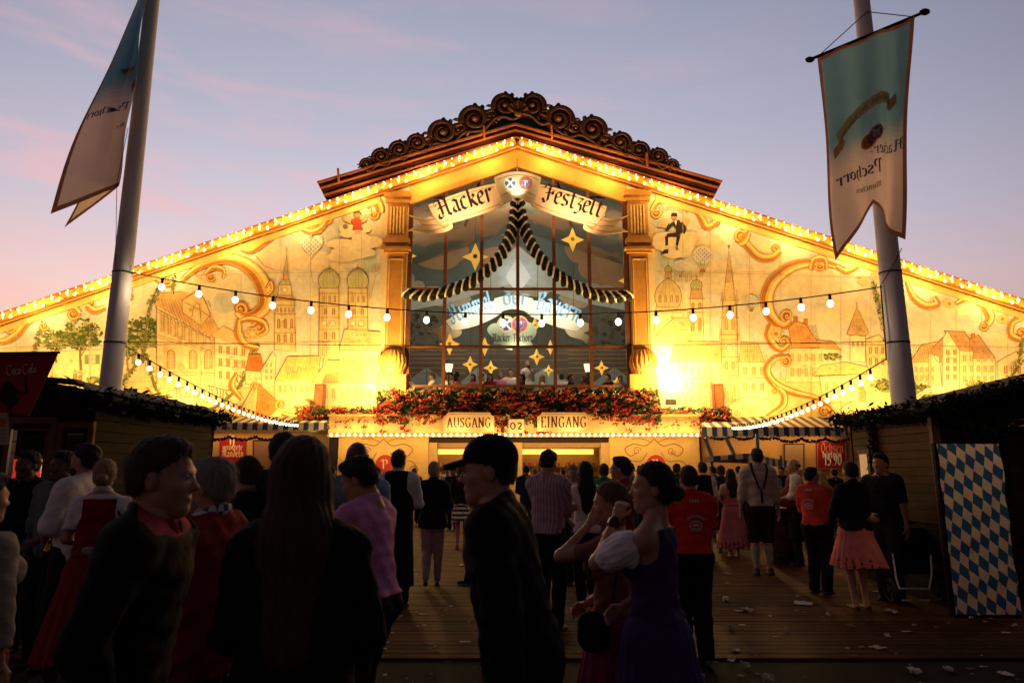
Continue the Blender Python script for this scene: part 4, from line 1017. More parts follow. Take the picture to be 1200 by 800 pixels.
def block(p, pts, col, w=.65):
    p.fill(pts, col); r_ = random.Random(int(pts[0][0]*7+pts[0][1])); xs = [q[0] for q in pts]; ys = [q[1] for q in pts]; bw, bh = max(xs)-min(xs), max(ys)-min(ys)
    if bw*bh > 60:
        k = len(pts)
        for i in range(int(min(26, 8+bw*bh/70))):   # broken washes of colour
            ws = [r_.random()**2+.02 for _ in pts]; t_ = sum(ws); cx = sum(a*b for a, b in zip(ws, xs))/t_; cy_ = sum(a*b for a, b in zip(ws, ys))/t_; m_ = r_.uniform(.68, 1.12); d_ = min(bw, bh)*.07+.4
            cx += (sum(xs)/k-cx)*.22; cy_ += (sum(ys)/k-cy_)*.22
            c_ = (min(.9, col[0]*m_), min(.85, col[1]*m_*r_.uniform(.93,1.03)), min(.8, col[2]*m_*r_.uniform(.85,1.15)))
            p.k -= .5; p.blob(cx, cy_, d_*r_.uniform(.6,1.7), d_*r_.uniform(.4,1.2), c_, 7, .35, r_)
    outline(p, pts, w)
def hatch(p, x0, y0, x1, y1, n, col=SEPL, w=.35, slope=0, rnd=random):
    p.k += 1
    for i in range(n):
        x = x0+(x1-x0)*(i+.5)/n+rnd.uniform(-.4,.4); p.line([(x, y0+rnd.uniform(0,2)), (x+slope, y1-rnd.uniform(0,2))], w, col, False)
def heart(p, x, y, r, flip=1):
    q = [(x+r*1.05*(16*math.sin(t)**3)/16, y-r*(13*math.cos(t)-5*math.cos(2*t)-2*math.cos(3*t)-math.cos(4*t))/14) for t in [2*math.pi*i/30 for i in range(30)]]
    p.fill(q, (.74,.70,.58)); p.k += 1
    for i in range(-5, 6):
        for j in range(-5, 6):
            if (i+j) % 2: continue
            cx, cy_ = x+i*r*.2, y+j*r*.2
            if (cx-x)**2+(cy_-y)**2 < (r*.8)**2: p.fill([(cx-r*.13,cy_),(cx,cy_-r*.16),(cx+r*.13,cy_),(cx,cy_+r*.16)], (.34,.38,.40), False)
    outline(p, q, .7, (.45,.40,.28)); p.line([(x, y+r*1.1), (x-1, y+r*2.1), (x+2, y+r*3.4)], .35, SEPL)
def balloon(p, x, y, r):
    p.disc(x, y, r, (.74,.68,.54), r*.92); p.k += 1
    for i in range(-4, 5):
        for j in range(-3, 4):
            if (i+j) % 2 or (i*r*.2)**2+(j*r*.22)**2 > (r*.85)**2: continue
            cx, cy_ = x+i*r*.21, y+j*r*.22; p.fill([(cx-r*.13,cy_),(cx,cy_-r*.16),(cx+r*.13,cy_),(cx,cy_+r*.16)], (.36,.38,.38), False)
    for k in (-.7,-.25,.25,.7): p.line([(x+k*r, y+r*.7), (x+k*r*.35, y+r*1.6)], .35, SEP)
    p.rect(x-r*.3, y+r*1.6, x+r*.3, y+r*1.9, SEPL)
def onion(p, x, y, w, h, col=(.50,.47,.24)):
    """dome: widest at 60% of its height, drawn up from its foot y"""
    L = [(x-w*.40,y),(x-w*.52,y-h*.30),(x-w*.46,y-h*.62),(x-w*.22,y-h*.88),(x,y-h)]
    q = cr(L, 5)+[(2*x-a, b) for a, b in cr(L, 5)[::-1]][1:]
    p.fill(q, col)
    for k in (-.6,-.25,.1,.5): p.line([(x+k*w*.5*.75, y), (x+k*w*.5*1.1, y-h*.4), (x+k*w*.3, y-h*.8), (x, y-h)], .5, (.34,.30,.12))
    outline(p, q, .7); p.line([(x, y-h), (x, y-h-5)], .8); p.disc(x, y-h-3, .9, (.5,.35,.1), n=8)
def left_mural():
    rnd = random.Random(11); p = Paint(WY)
    top = lambda x: rl(x, 9)
    mural_sky(p, [(-20, top(-20)), (446, top(446)), (446, 492), (-20, 492)], rnd)
    for x, y, w, h in ((250,330,60,24),(360,300,90,40),(420,280,60,30),(300,380,80,40),(120,380,70,20),(20,420,60,26),(210,350,40,20),(400,360,70,40)): cloudpatch(p, x, y, w, h, rnd, (.76,.60,.38))
    for x, y, w, h in ((365,275,70,30),(405,250,60,20),(270,350,36,26),(85,375,70,14),(30,395,40,12),(430,300,20,40)): cloudpatch(p, x, y, w, h, rnd, (.52,.53,.44))
    # yellow ground wash at the foot
    p.fill([(-20,440),(120,432),(240,455),(446,440),(446,492),(-20,492)], (.76,.60,.26))
    # house with green shutters and trees at the far left
    block(p, [(56,412),(196,406),(196,446),(60,450)], (.76,.62,.32), .4)
    for x in (108,150): p.rect(x-4,416,x+4,426,(.62,.60,.42)); p.rect(x-9,415.5,x-4.5,426.5,(.20,.28,.12)); p.rect(x+4.5,415.5,x+9,426.5,(.20,.28,.12)); outline(p,[(x-4,416),(x+4,416),(x+4,426),(x-4,426)],.6); p.line([(x,416),(x,426)],.4); p.line([(x-4,421),(x+4,421)],.4)
    for a in ((66,398,40,36),(95,392,50,56),(168,388,46,50),(150,404,34,40),(35,420,26,24),(185,398,30,30)): tree(p, *a, rnd, n=150)
    for a in ((20,440,30,18),(58,452,18,12),(148,462,24,22),(110,446,16,12)): tree(p, *a, rnd, n=40, trunk=False)
    for x, y in ((65,442),(75,446),(88,436),(94,438)):   # small painted figures
        p.fill([(x-2.5,y+12),(x-2,y+2),(x+2.5,y+1),(x+3,y+12)], (.30,.19,.09)); p.disc(x+.5,y-1,1.7,(.50,.30,.14), n=8); p.line([(x+1,y+3),(x+5,y-1)], 1.1, (.30,.19,.09))
    # long palace in steep perspective
    block(p, [(184,344),(214,342),(252,392),(246,396),(183,361)], (.62,.42,.18), .8)
    block(p, [(184,358),(252,394),(252,452),(184,455)], (.76,.58,.28), .8)
    p.fill([(180,356),(190,345),(214,342),(236,350),(262,396),(253,398)], (.60,.37,.14)); hatch(p, 188,350,240,386,16, SEP, .35, 12, rnd)
    block(p, [(214,352),(224,346),(232,340),(240,352),(247,368),(236,382),(214,366)], (.70,.50,.23)); 
    for q in ([(216,354),(236,364),(247,372)],[(218,348),(226,344),(233,341)],[(225,372),(228,356),(234,356),(236,376)],[(232,342),(233,334),(236,340)],[(241,356),(244,352),(247,360)]): p.line(q, .8)
    for q in ([(184,362),(253,399)],[(184,365),(253,401)],[(184,392),(252,413)],[(184,395),(252,415)],[(184,436),(254,437)],[(184,439),(254,440)]): p.line(q, .6)
    for i in range(8):
        t = i/8; x = 189+i*8.2; yt = 368+t*32; hh = 20-t*5
        p.fill([(x,yt),(x+3.4,yt+1.6),(x+3.4,yt+hh+1),(x,yt+hh)], (.46,.30,.12)); p.line([(x-1,yt-1.5),(x+2,yt-3),(x+4.6,yt+.6)], .6); p.line([(x+1.7,yt),(x+1.7,yt+hh)], .4, (.8,.65,.4)); p.line([(x-1,yt),(x-1,yt+hh+1)], .5); p.line([(x+4.6,yt+1),(x+4.6,yt+hh+2)], .5)
    for x in (196, 222, 240): 
        q = [(x,432),(x,416)]+[(x+4.5+4.5*math.cos(R(180-a)), 416-6*math.sin(R(a))) for a in (30,60,90,120,150)]+[(x+9,416),(x+9,432)]; p.fill(q,(.54,.37,.16)); outline(p,q,.7); p.line([(x+4.5,411),(x+4.5,432)],.5,(.8,.65,.4)); p.line([(x,422),(x+9,422)],.5,(.8,.65,.4))
    block(p, [(252,394),(300,410),(300,455),(252,452)], (.77,.62,.34), .6); p.fill([(250,392),(262,382),(292,398),(302,411),(252,396)], (.66,.47,.22)); windows(p, 254,402,299,446,5,3, fr=.45, sk=4)
    for q in ([(252,410),(300,420)],[(252,428),(300,432)]): p.line(q,.5)
    windows(p, 190,440,246,456,7,1,(.60,.44,.2), fr=.5)
    # banner-shaped name plate of the first picture
    q = cr([(196,460),(215,455),(237,452),(260,456),(280,462),(276,474),(240,478),(205,474)], 5, True); p.fill(q, (.82,.70,.36)); outline(p, q, .6)
    t = 'Hackerhaus'; w_ = text_w(t); nib(p, t, linefn(205,468,268,467,w_,63/w_,2), (.35,.22,.08), .2); t='1834'; w_=text_w(t); nib(p, t, linefn(226,474.5,246,474.5,w_,20/w_), (.45,.30,.12), .2)
    # garlands hanging in the painting
    for q in ([(196,322),(186,340),(176,360),(172,390),(168,415),(150,440),(142,452)], [(172,415),(178,440),(186,462),(200,478),(222,484)], [(222,484),(250,478),(272,462),(288,440),(296,415),(300,405)], [(50,376),(46,392),(40,412)], [(205,325),(202,340)]): garland_flat(p, q, 8 if q[0][0] > 60 else 7, rnd)
    # Peterskirche-like spire tower
    block(p, [(322,410),(323,352),(345,352),(347,412)], (.74,.57,.28)); block(p, [(323,352),(325,346),(343,346),(345,352)], WALL2); block(p, [(326,346),(327,334),(341,334),(342,346)], (.70,.52,.25))
    block(p, [(327,334),(331,328),(339,328),(341,334)], (.48,.40,.20)); block(p, [(332,328),(333,322),(338,322),(338,328)], WALL2); block(p, [(332.5,322),(336.5,296),(338,322)], (.46,.38,.20)); p.line([(336.5,296),(336.5,290)], .6)
    p.disc(334,340,2.8,(.82,.70,.42)); outline(p,[(334+3*math.cos(R(a)),340+3*math.sin(R(a))) for a in range(0,360,30)],.5); windows(p,323,372,346,388,3,1,arch=True); windows(p,323,390,346,404,3,1,arch=True)
    for y in (352,358,368,390): p.line([(321.5,y),(347.5,y)],.7)
    windows(p,323,359,346,368,5,1,fr=.45); hatch(p,340,346,346,408,4,SEPL,.3,0,rnd)
    # twin onion-domed towers
    for x in (386, 419.5):
        block(p, [(x-12,420),(x-11,338),(x+11,338),(x+12,420)], (.73,.55,.26)); hatch(p, x-11,340,x-5,418,6,SEPL,.35,0,rnd); onion(p, x, 338, 24, 23)
        for y in (338,344,359,372,386,400): p.line([(x-12.5,y),(x+12.5,y)],.7)
        windows(p,x-9,345,x+10,357,3,1,arch=True,fr=.4); windows(p,x-9,361,x+10,371,2,1,arch=True,fr=.4); windows(p,x-9,388,x+10,400,2,1,arch=True,fr=.4)
        p.disc(x+4,379,3.2,(.82,.72,.44)); outline(p,[(x+4+3.3*math.cos(R(a)),379+3.3*math.sin(R(a))) for a in range(0,360,30)],.6); p.disc(x-6,379,2.0,(.82,.72,.44)); p.line([(x-3,344),(x-3,418)],.5)
    # church nave between, long roofs in front
    block(p, [(398,410),(404,386),(446,389),(446,412)], (.62,.52,.22)); hatch(p,404,388,446,410,22,SEPL,.3,-2,rnd); windows(p,406,390,446,396,8,1,fr=.3)
    t='Frauenkirche'; w_=text_w(t); nib(p,t,linefn(402,402,434,402,w_,32/w_),(.42,.30,.12),.2)
    block(p, [(398,410),(446,411),(446,440),(398,440)], (.78,.62,.30)); windows(p,400,414,446,432,8,1,arch=True,fr=.4)
    block(p, [(322,446),(337,418),(376,417),(372,447)], (.72,.52,.17)); hatch(p,336,419,374,445,20,SEPL,.3,-4,rnd); block(p, [(322,446),(372,446),(372,478),(322,478)], (.80,.64,.32)); windows(p,325,450,370,462,7,1,(.50,.32,.12),arch=True)
    t='Alte Post'; w_=text_w(t); nib(p,t,linefn(334,436,360,436,w_,26/w_),(.40,.28,.1),.2); t='Häuser'.replace('ä','a'); w_=text_w(t); nib(p,t,linefn(336,443,354,443,w_,18/w_),(.40,.28,.1),.2)
    block(p, [(376,440),(382,412),(392,440)], (.74,.55,.2)); block(p, [(408,448),(414,420),(422,448)], (.74,.55,.2)); block(p, [(366,448),(384,422),(440,424),(446,448)], (.74,.56,.2)); hatch(p,380,424,440,447,18,SEPL,.3,0,rnd)
    block(p, [(366,448),(446,448),(446,492),(366,492)], (.80,.66,.34)); windows(p,370,452,446,470,9,1,(.58,.40,.16)); windows(p,370,472,446,488,9,1,(.58,.40,.16))
    # orange-roofed houses at the scroll
    block(p, [(288,434),(292,416),(306,415),(310,436)], ROOF); block(p, [(288,434),(310,435),(310,450),(288,450)], (.76,.60,.32)); block(p, [(306,434),(320,412),(324,418),(322,452),(308,456)], (.78,.62,.34)); windows(p,310,424,321,446,2,3,fr=.4)
    block(p, [(283,478),(303,449),(330,474),(318,486),(300,490)], (.62,.25,.06)); block(p, [(283,478),(296,455),(303,449),(300,490),(285,488)], (.76,.52,.22)); hatch(p,304,456,326,480,12,SEP,.35,4,rnd)
    # baroque scroll frames (painted)
    p.scroll([(212,330),(232,314),(262,304),(284,308),(303,324),(312,348),(307,364),(290,372),(278,366)], [3,6,10,13,15,13,9,6])
    p.curl(282,362,9,100,1.4,-1); p.curl(196,330,5.5,0,1.3,1); p.scroll([(147,346),(152,334),(164,326),(180,325),(192,334)], [4,5,4,3]); p.curl(152,347,6,-60,1.3,-1)
    p.scroll([(240,322),(250,314),(262,316),(262,326)], [2,5,3,2]); p.curl(247,325,5,0,1.2,1); p.line([(212,326),(228,322),(238,328)],1,(.5,.25,.06))
    p.scroll([(278,378),(292,374),(308,378),(312,388),(302,394)], [3,6,5,3]); p.curl(304,384,7,200,1.4,1); p.scroll([(280,376),(280,392),(288,404),(304,408)], [3,8,6,3])
    for i in range(6): p.blob(296+5*math.cos(i*1.05), 391+5*math.sin(i*1.05), 3.4, 3.4, (.72,.42,.13), 7, .2, rnd); p.disc(296+5*math.cos(i*1.05), 391+5*math.sin(i*1.05), 1.0, (.40,.17,.04), n=6)
    p.disc(296,391,2.6,(.84,.60,.24)); p.scroll([(312,348),(320,340),(318,330),(312,338)], [3,3,1])
    p.scroll([(-10,398),(6,400),(22,390),(34,376),(58,362),(82,358),(94,368)], [4,6,7,6,5]); p.curl(86,368,7,-40,1.4,1); p.scroll([(102,358),(112,364),(124,360)], [5,6,3]); p.curl(105,352,5,60,1.2,-1)
    for x, y in ((28,378),(18,386),(40,372)): p.blob(x,y,5,4,(.70,.40,.12),8,.3,rnd)
    p.curl(12,384,6,20,1.3,1); p.curl(52,382,5,0,1.3,1)
    p.scroll([(282,292),(294,294),(312,282),(330,270),(352,262),(372,262),(380,268)], [3,7,7,6,5]); p.curl(285,290,4.5,-120,1.2,1); p.curl(372,268,6,-40,1.4,1); p.scroll([(316,262),(308,276),(296,286)],[2,5,3])
    p.scroll([(380,264),(386,248),(402,236),(424,232),(442,238),(446,250)], [5,6,8,9,6]); p.curl(438,252,5.5,-20,1.4,1); p.curl(385,258,5,180,1.4,-1); p.scroll([(352,268),(366,272),(378,266),(384,256)],[2,5,5,3])
    for a in ([(300,300),(310,312),(322,316)],): p.line(a,1,(.5,.25,.06))
    p.curl(300,452,5,90,1.3,1); p.scroll([(278,438),(272,452),(284,468)],[2,6,3]); p.curl(330,474,6,120,1.3,1); p.scroll([(330,484),(348,488),(366,476),(376,466)],[3,6,5,2]); p.scroll([(170,468),(176,462),(172,455)],[5,4,2])
    heart(p, 365, 287, 13)
    # angel: dark-haired boy in red waistcoat on a cloud, with a small lyre
    for x,y,w,h in ((417,272,34,14),(408,288,44,14),(428,284,30,18),(412,298,50,16)): cloudpatch(p,x,y,w,h,rnd,(.80,.64,.40))
    p.k += 12
    p.fill([(411,258),(405,253),(401,254),(404,259),(412,263)],(.62,.40,.18)); p.fill([(423,258),(429,251),(432,252),(430,259),(422,263)],(.62,.40,.18))
    p.fill([(411,258),(415,256.5),(421,256.5),(425,258),(424,264),(426,270),(419,272),(413,270),(414,264)],(.48,.07,.03)); p.disc(419,252.5,3.6,(.46,.22,.10),n=12); p.fill([(414.5,253),(415,248.5),(419,246.5),(423,248.5),(424,253),(422,250.5),(417,250.5)],(.10,.06,.04))
    p.fill([(416,270),(415,275),(423,275),(422,270)],(.62,.45,.28)); p.disc(405,266,3.2,(.22,.16,.12),n=8)
    t='Bruno Jonas'; w_=text_w(t); nib(p,t,linefn(407,248,434,248,w_,31/w_,7),(.36,.28,.16),.2)
    p.k += 5
    for q in ([(430,308),(424,312),(428,318)],):
        outline(p,[(441+5*math.cos(R(a)),317+5*math.sin(R(a))) for a in range(0,360,30)],.6,(.50,.38,.2)); t='96'; nib(p,t,linefn(438,319,444,319,1.1,4.5),(.5,.38,.2),.2); p.line([(441,322),(438,334),(434,352)],.4,SEPL)
    t='78'; nib(p,t,linefn(367,342,373,342,1,4.5),(.55,.42,.22),.2); t='75'; nib(p,t,linefn(428,350,434,350,1,4.5),(.55,.42,.22),.2)
    # stretched canvas seams
    for y in (318, 400): p.line([(165 if y < 350 else -20,y+8 if y > 350 else y+5),(446,y)], .6, (.44,.31,.14))
    for x in (20,62,106,150,193,236,283,330,364,398,424): p.line([(x, rl(x,12)),(x,490)], .45, (.48,.35,.17))
    # plain ochre band under the bulbs
    p.fill([(-20,rl(-20,3)),(446,rl(446,3)),(446,rl(446,11)),(-20,rl(-20,11))],(.72,.46,.14))
    o = p.mb.build('mural', M_art, tent, recalc=False); o['label'] = 'left painted mural of towers, palace and garlands'
def right_mural():
    rnd = random.Random(12); p = Paint(WY)
    mural_sky(p, [(768, rl(768,9)), (1240, rl(1240,9)), (1240, 492), (768, 492)], rnd)
    for x, y, w, h in ((826,285,50,20),(860,330,70,40),(800,380,60,60),(960,330,90,30),(980,370,60,20),(900,300,40,30),(1130,360,90,20),(1180,400,60,26)): cloudpatch(p, x, y, w, h, rnd, (.78,.61,.38))
    for x, y, w, h in ((1150,372,70,12),(790,250,44,34),(1000,330,50,14),(1180,385,50,10),(1110,350,60,10),(780,300,20,24)): cloudpatch(p, x, y, w, h, rnd, (.53,.54,.44))
    p.fill([(768,455),(940,440),(1100,450),(1240,440),(1240,492),(768,492)], (.76,.60,.26))
    # Theatiner dome and tower
    block(p,[(766,400),(768,364),(806,364),(808,402)],(.76,.60,.30)); block(p,[(768,366),(772,338),(795,338),(798,366)],(.72,.52,.24)); onion(p,783,360,30,34,(.62,.48,.22)); windows(p,770,345,797,357,4,1,arch=True); block(p,[(779,326),(780,318),(786,318),(787,326)],WALL2); onion(p,783,319,8,8)
    block(p,[(807,400),(809,350),(823,350),(825,400)],(.74,.56,.28)); block(p,[(808,350),(810,338),(822,338),(824,350)],WALL2); onion(p,816,339,13,12); p.line([(806,350),(826,350)],.8); p.line([(806,366),(826,366)],.8); windows(p,808,354,824,364,2,1,arch=True); windows(p,808,370,824,392,2,1,arch=True); block(p,[(768,392),(790,372),(808,372),(812,400)],(.66,.48,.2))
    # town hall with gothic tower
    block(p,[(786,424),(790,400),(846,400),(848,424)],(.66,.46,.17)); hatch(p,790,402,846,422,22,SEPL,.3,0,rnd); block(p,[(866,424),(868,400),(888,402),(896,424)],(.66,.46,.17)); hatch(p,868,402,890,422,10,SEPL,.3,0,rnd)
    for x in range(788,900,9): block(p,[(x,424),(x+2,414),(x+4,424)],(.76,.58,.28),.4)
    block(p,[(780,424),(900,424),(900,486),(780,486)],(.80,.66,.36)); windows(p,784,427,846,442,8,1,(.60,.43,.18),True); windows(p,784,444,846,458,8,1,(.60,.43,.18)); windows(p,784,462,846,480,8,1,(.60,.43,.18),True)
    windows(p,868,427,898,442,3,1,(.52,.34,.12)); windows(p,868,446,898,460,3,1,(.50,.30,.10)); 
    for y in (424,443,460,482): p.line([(780,y),(900,y)],.6)
    block(p,[(844,480),(846,398),(864,398),(867,480)],(.76,.58,.28)); block(p,[(845,398),(847,352),(862,352),(864,398)],(.74,.55,.26)); block(p,[(848,352),(850,330),(859,330),(861,352)],(.70,.50,.22)); block(p,[(850,330),(854,292),(859,330)],(.60,.42,.18)); p.line([(854,292),(854,287)],.8); p.disc(854,288.5,1.3,SEP,n=8)
    for x in (846,849,860,863): block(p,[(x-1,352),(x,338),(x+1,352)],(.66,.46,.2),.4)
    for x in (844,866): block(p,[(x-1.5,398),(x,384),(x+1.5,398)],(.66,.46,.2),.4)
    windows(p,848,356,862,370,2,1,arch=True,fr=.4); windows(p,847,372,863,390,2,1,(.46,.28,.1),arch=True,fr=.5); hatch(p,846,352,849,480,3,SEPL,.3,0,rnd); hatch(p,861,352,865,480,3,SEPL,.3,0,rnd)
    p.disc(855,408,4,(.82,.70,.42)); outline(p,[(855+4*math.cos(R(a)),408+4*math.sin(R(a))) for a in range(0,360,30)],.6)
    for y in (352,372,392,398,418,440): p.line([(844,y),(866,y)],.6)
    windows(p,847,422,863,436,2,1,(.46,.28,.1),arch=True); block(p,[(848,480),(850,450),(855,440),(860,450),(862,480)],(.70,.50,.22)); windows(p,850,456,860,476,2,1,(.46,.28,.1),arch=True)
    # orange-roofed house, round tower
    block(p,[(924,384),(932,376),(944,380),(962,407),(928,408)],(.66,.32,.10)); block(p,[(925,408),(984,408),(984,448),(920,448)],(.78,.63,.33)); block(p,[(956,398),(976,400),(986,410),(960,408)],(.62,.36,.13)); block(p,[(930,378),(930,371),(934,371),(934,377)],ROOF); block(p,[(942,378),(942,374),(946,374),(946,381)],ROOF)
    hatch(p,932,380,956,405,14,SEP,.3,6,rnd); windows(p,924,412,982,426,7,1,(.54,.36,.15)); windows(p,924,428,982,444,7,1,(.54,.36,.15))
    block(p,[(992,392),(1004,360),(1018,390),(1014,394)],(.60,.40,.17)); block(p,[(996,393),(1014,393),(1014,424),(996,424)],(.80,.68,.40)); p.line([(1004,360),(1004,354)],.7); hatch(p,997,372,1012,390,8,SEPL,.3,2,rnd); windows(p,997,398,1013,408,3,1)
    block(p,[(1014,398),(1030,392),(1040,404),(1040,444),(1016,440)],(.78,.62,.30)); windows(p,1016,404,1038,430,3,2)
    block(p,[(952,440),(962,428),(990,424),(1018,430),(1014,438)],(.74,.52,.2)); block(p,[(960,440),(1012,438),(1010,470),(964,472)],(.80,.66,.34)); windows(p,964,444,1010,460,5,1,(.56,.38,.15)); p.line([(955,441),(1015,438)],.9)
    block(p,[(1006,470),(1006,456),(1010,452),(1014,458),(1014,474)],(.46,.28,.10)); tree(p,1035,452,32,22,rnd,60,False); tree(p,975,418,22,12,rnd,30,False)
    # group of old gabled houses at the far right
    block(p,[(1066,424),(1080,404),(1100,400),(1096,424)],(.64,.38,.16)); block(p,[(1066,424),(1096,424),(1096,452),(1070,454)],(.78,.62,.32)); hatch(p,1070,404,1096,422,10,SEP,.3,-3,rnd)
    block(p,[(1090,410),(1104,396),(1112,398),(1126,424),(1098,424)],(.52,.26,.11)); block(p,[(1088,414),(1100,418),(1104,456),(1088,458)],(.80,.66,.36)); block(p,[(1104,424),(1108,404),(1126,388),(1142,424)],(.80,.64,.34))
    block(p,[(1106,388),(1130,389),(1146,412),(1124,410)],(.62,.34,.14)); hatch(p,1110,391,1138,408,12,SEP,.3,8,rnd); block(p,[(1104,398),(1110,388),(1124,410),(1124,454),(1104,456)],(.82,.68,.38)); windows(p,1106,408,1123,446,2,4)
    block(p,[(1136,398),(1146,392),(1166,420),(1136,421)],(.50,.28,.12)); block(p,[(1124,410),(1140,412),(1140,458),(1124,456)],(.78,.62,.32)); block(p,[(1140,420),(1166,420),(1166,456),(1140,458)],(.80,.66,.36)); windows(p,1126,414,1166,450,5,3,(.52,.34,.14)); block(p,[(1138,397),(1138,391),(1142,391),(1142,396)],ROOF)
    windows(p,1070,428,1096,448,4,2,(.52,.34,.14)); block(p,[(1168,424),(1190,412),(1240,420),(1240,470),(1170,460)],(.78,.62,.34)); windows(p,1174,426,1230,456,7,2)
    for a in ((1078,456,30,18),(1150,452,40,14),(1060,470,24,16),(1090,466,30,12)): tree(p,*a,rnd,n=60,trunk=False)
    q = cr([(1132,462),(1160,455),(1185,456),(1196,462),(1190,474),(1150,476),(1134,472)],5,True); p.fill(q,(.84,.70,.38)); outline(p,q,.6); t='Altes Brauhaus'; w_=text_w(t); nib(p,t,linefn(1136,467,1186,466,w_,50/w_,2),(.35,.22,.08),.2); t='1612'; w_=text_w(t); nib(p,t,linefn(1152,474,1166,474,w_,14/w_),(.45,.3,.12),.2)
    t='Archar'; w_=text_w(t); nib(p,t,linefn(1130,453,1150,453,w_,20/w_),(.30,.22,.08),.2)
    q = [(1096+26*math.cos(R(a)),478+22*math.sin(R(a))) for a in range(180,361,12)]; p.ribbon(q,5,(.86,.76,.52)); outline(p,q,.5,closed=False)
    q = cr([(853,476),(870,466),(895,466),(905,474),(900,486),(870,490),(856,486)],5,True); p.fill(q,(.82,.66,.3)); outline(p,q,.6)
    for t,x0,x1,y in (('Neues',858,869,472),('Rathaus',868,890,480),('1867-1909',860,886,487)): w_=text_w(t); nib(p,t,linefn(x0,y,x1,y,w_,(x1-x0)/w_),(.42,.28,.1),.2)
    q = cr([(986,478),(1000,470),(1020,472),(1026,482),(1010,490),(990,488)],5,True); p.fill(q,(.82,.66,.3)); outline(p,q,.6); t='Weisses Brauhaus'; 
    for t,x0,x1,y in (('Alte',996,1008,479),('Schmiede',994,1016,486)): t=t.replace('S','s'); w_=text_w(t); nib(p,t,linefn(x0,y,x1,y,w_,(x1-x0)/w_),(.42,.28,.1),.2)
    # scroll frames
    p.scroll([(990,316),(962,308),(930,312),(906,330),(898,352),(904,372),(918,382),(926,376)],[3,6,9,11,12,10,7,4]); p.curl(922,370,7,90,1.4,1)
    p.scroll([(905,378),(900,392),(906,404),(916,410),(926,402)],[4,7,7,5,3]); p.curl(918,400,6.5,90,1.4,-1)
    for i in range(6): p.blob(909+5.5*math.cos(i*1.05), 391+5.5*math.sin(i*1.05), 3.6, 3.6, (.76,.50,.18), 7, .2, rnd); p.disc(909+5.5*math.cos(i*1.05), 391+5.5*math.sin(i*1.05), 1.0, (.40,.17,.04), n=6)
    p.disc(909,391,2.5,(.44,.20,.05))
    p.scroll([(926,418),(908,420),(898,434),(908,450),(930,460),(956,466),(972,474)],[3,5,7,7,6,4,2]); p.curl(920,424,6,-90,1.4,1); p.scroll([(972,490),(968,478),(958,470)],[4,6,2]); p.curl(966,482,7,0,1.4,-1); p.scroll([(905,450),(918,462),(916,476),(898,488)],[2,6,6,3]); p.curl(907,458,5,-90,1.2,1)
    p.scroll([(764,248),(770,238),(784,234),(800,240),(806,248)],[4,6,6,3]); p.curl(768,250,6,-40,1.4,1); p.scroll([(812,244),(822,256),(828,266),(838,262),(842,256)],[2,6,6,4]); p.curl(838,260,5,90,1.4,-1); p.scroll([(838,258),(846,250),(858,254),(868,266)],[4,6,4,2])
    p.scroll([(862,280),(872,284),(888,300),(904,302),(914,294)],[5,7,7,5]); p.curl(868,276,7,90,1.4,1); p.curl(908,292,5,60,1.3,-1); p.scroll([(878,272),(872,282),(866,286)],[3,7,3])
    p.scroll([(950,316),(954,304),(966,304),(968,316)],[4,5,2]); p.curl(960,312,5,0,1.3,1); p.scroll([(980,312),(992,318),(1006,312)],[3,5,3]); p.blob(1010,330,6,6,(.74,.46,.15),9,.4,rnd); p.blob(1024,324,5,5,(.74,.46,.15),9,.4,rnd)
    p.scroll([(1062,330),(1070,348),(1084,358),(1098,356),(1094,348)],[2,6,6,3]); p.blob(1112,356,8,6,(.76,.50,.18),9,.4,rnd); p.scroll([(1120,356),(1134,350),(1150,356),(1160,370),(1156,380)],[3,5,8,7]); p.curl(1152,382,5,0,1.3,1); p.blob(1174,374,7,6,(.74,.46,.15),9,.4,rnd); p.scroll([(1200,372),(1186,378),(1184,392),(1196,398)],[3,5,6,4]); p.curl(1196,390,6,90,1.3,-1)
    p.disc(1112,356,2.4,(.44,.20,.05),n=8); p.disc(1174,374,2.2,(.44,.20,.05),n=8)
    for q in ([(1022,330),(1028,350),(1034,372),(1038,400)],[(1198,396),(1194,420),(1186,440),(1168,452)],[(1166,452),(1150,456),(1140,454)],[(1064,440),(1070,452),(1080,458)]): garland_flat(p,q,8,rnd)
    # man in a black suit with wings on a cloud
    for x,y,w,h in ((790,290,40,22),(800,280,30,16),(778,282,22,18)): cloudpatch(p,x,y,w,h,rnd,(.82,.65,.40))
    p.fill([(783,263),(778,256),(772,263),(770,266),(782,268)],(.70,.46,.20)); p.fill([(796,262),(802,255),(808,257),(804,265),(797,268)],(.70,.46,.20))
    blk = (.035,.025,.025)
    p.fill([(786,262),(790,259),(796,258),(799,264),(800,270),(794,277),(791,275),(792,268)],blk); p.ribbon([(788,262),(783,268),(780,270)],[3.6,2.6],blk); p.ribbon([(780,270),(784,262)],[2,1],blk); p.ribbon([(798,261),(803,268),(801,274)],[4,2.8],blk)
    p.ribbon([(794,275),(784,276),(781,277)],[5,4],blk); p.ribbon([(781,277),(781,288)],[4,3],blk); p.ribbon([(795,276),(793,288)],[4.4,3],blk); p.fill([(778,293),(783,292),(783,297),(778,298),(773,299)],blk); p.fill([(791,289),(794,288),(795,293),(792,294)],(.3,.15,.08))
    p.disc(789.5,254.5,3.2,(.46,.22,.10),n=12); p.fill([(786,254),(786.5,250.5),(789,249.5),(793,250),(793.5,254)],blk); p.fill([(790,259),(793,259),(792,265)],(.8,.7,.55))
    t='Karl'; w_=text_w(t); nib(p,t,linefn(782,243,790,243,w_,8/w_),(.42,.36,.24),.2); t='Valentin'; w_=text_w(t); nib(p,t,linefn(776,250,799,250,w_,25/w_,4),(.36,.30,.20),.2)
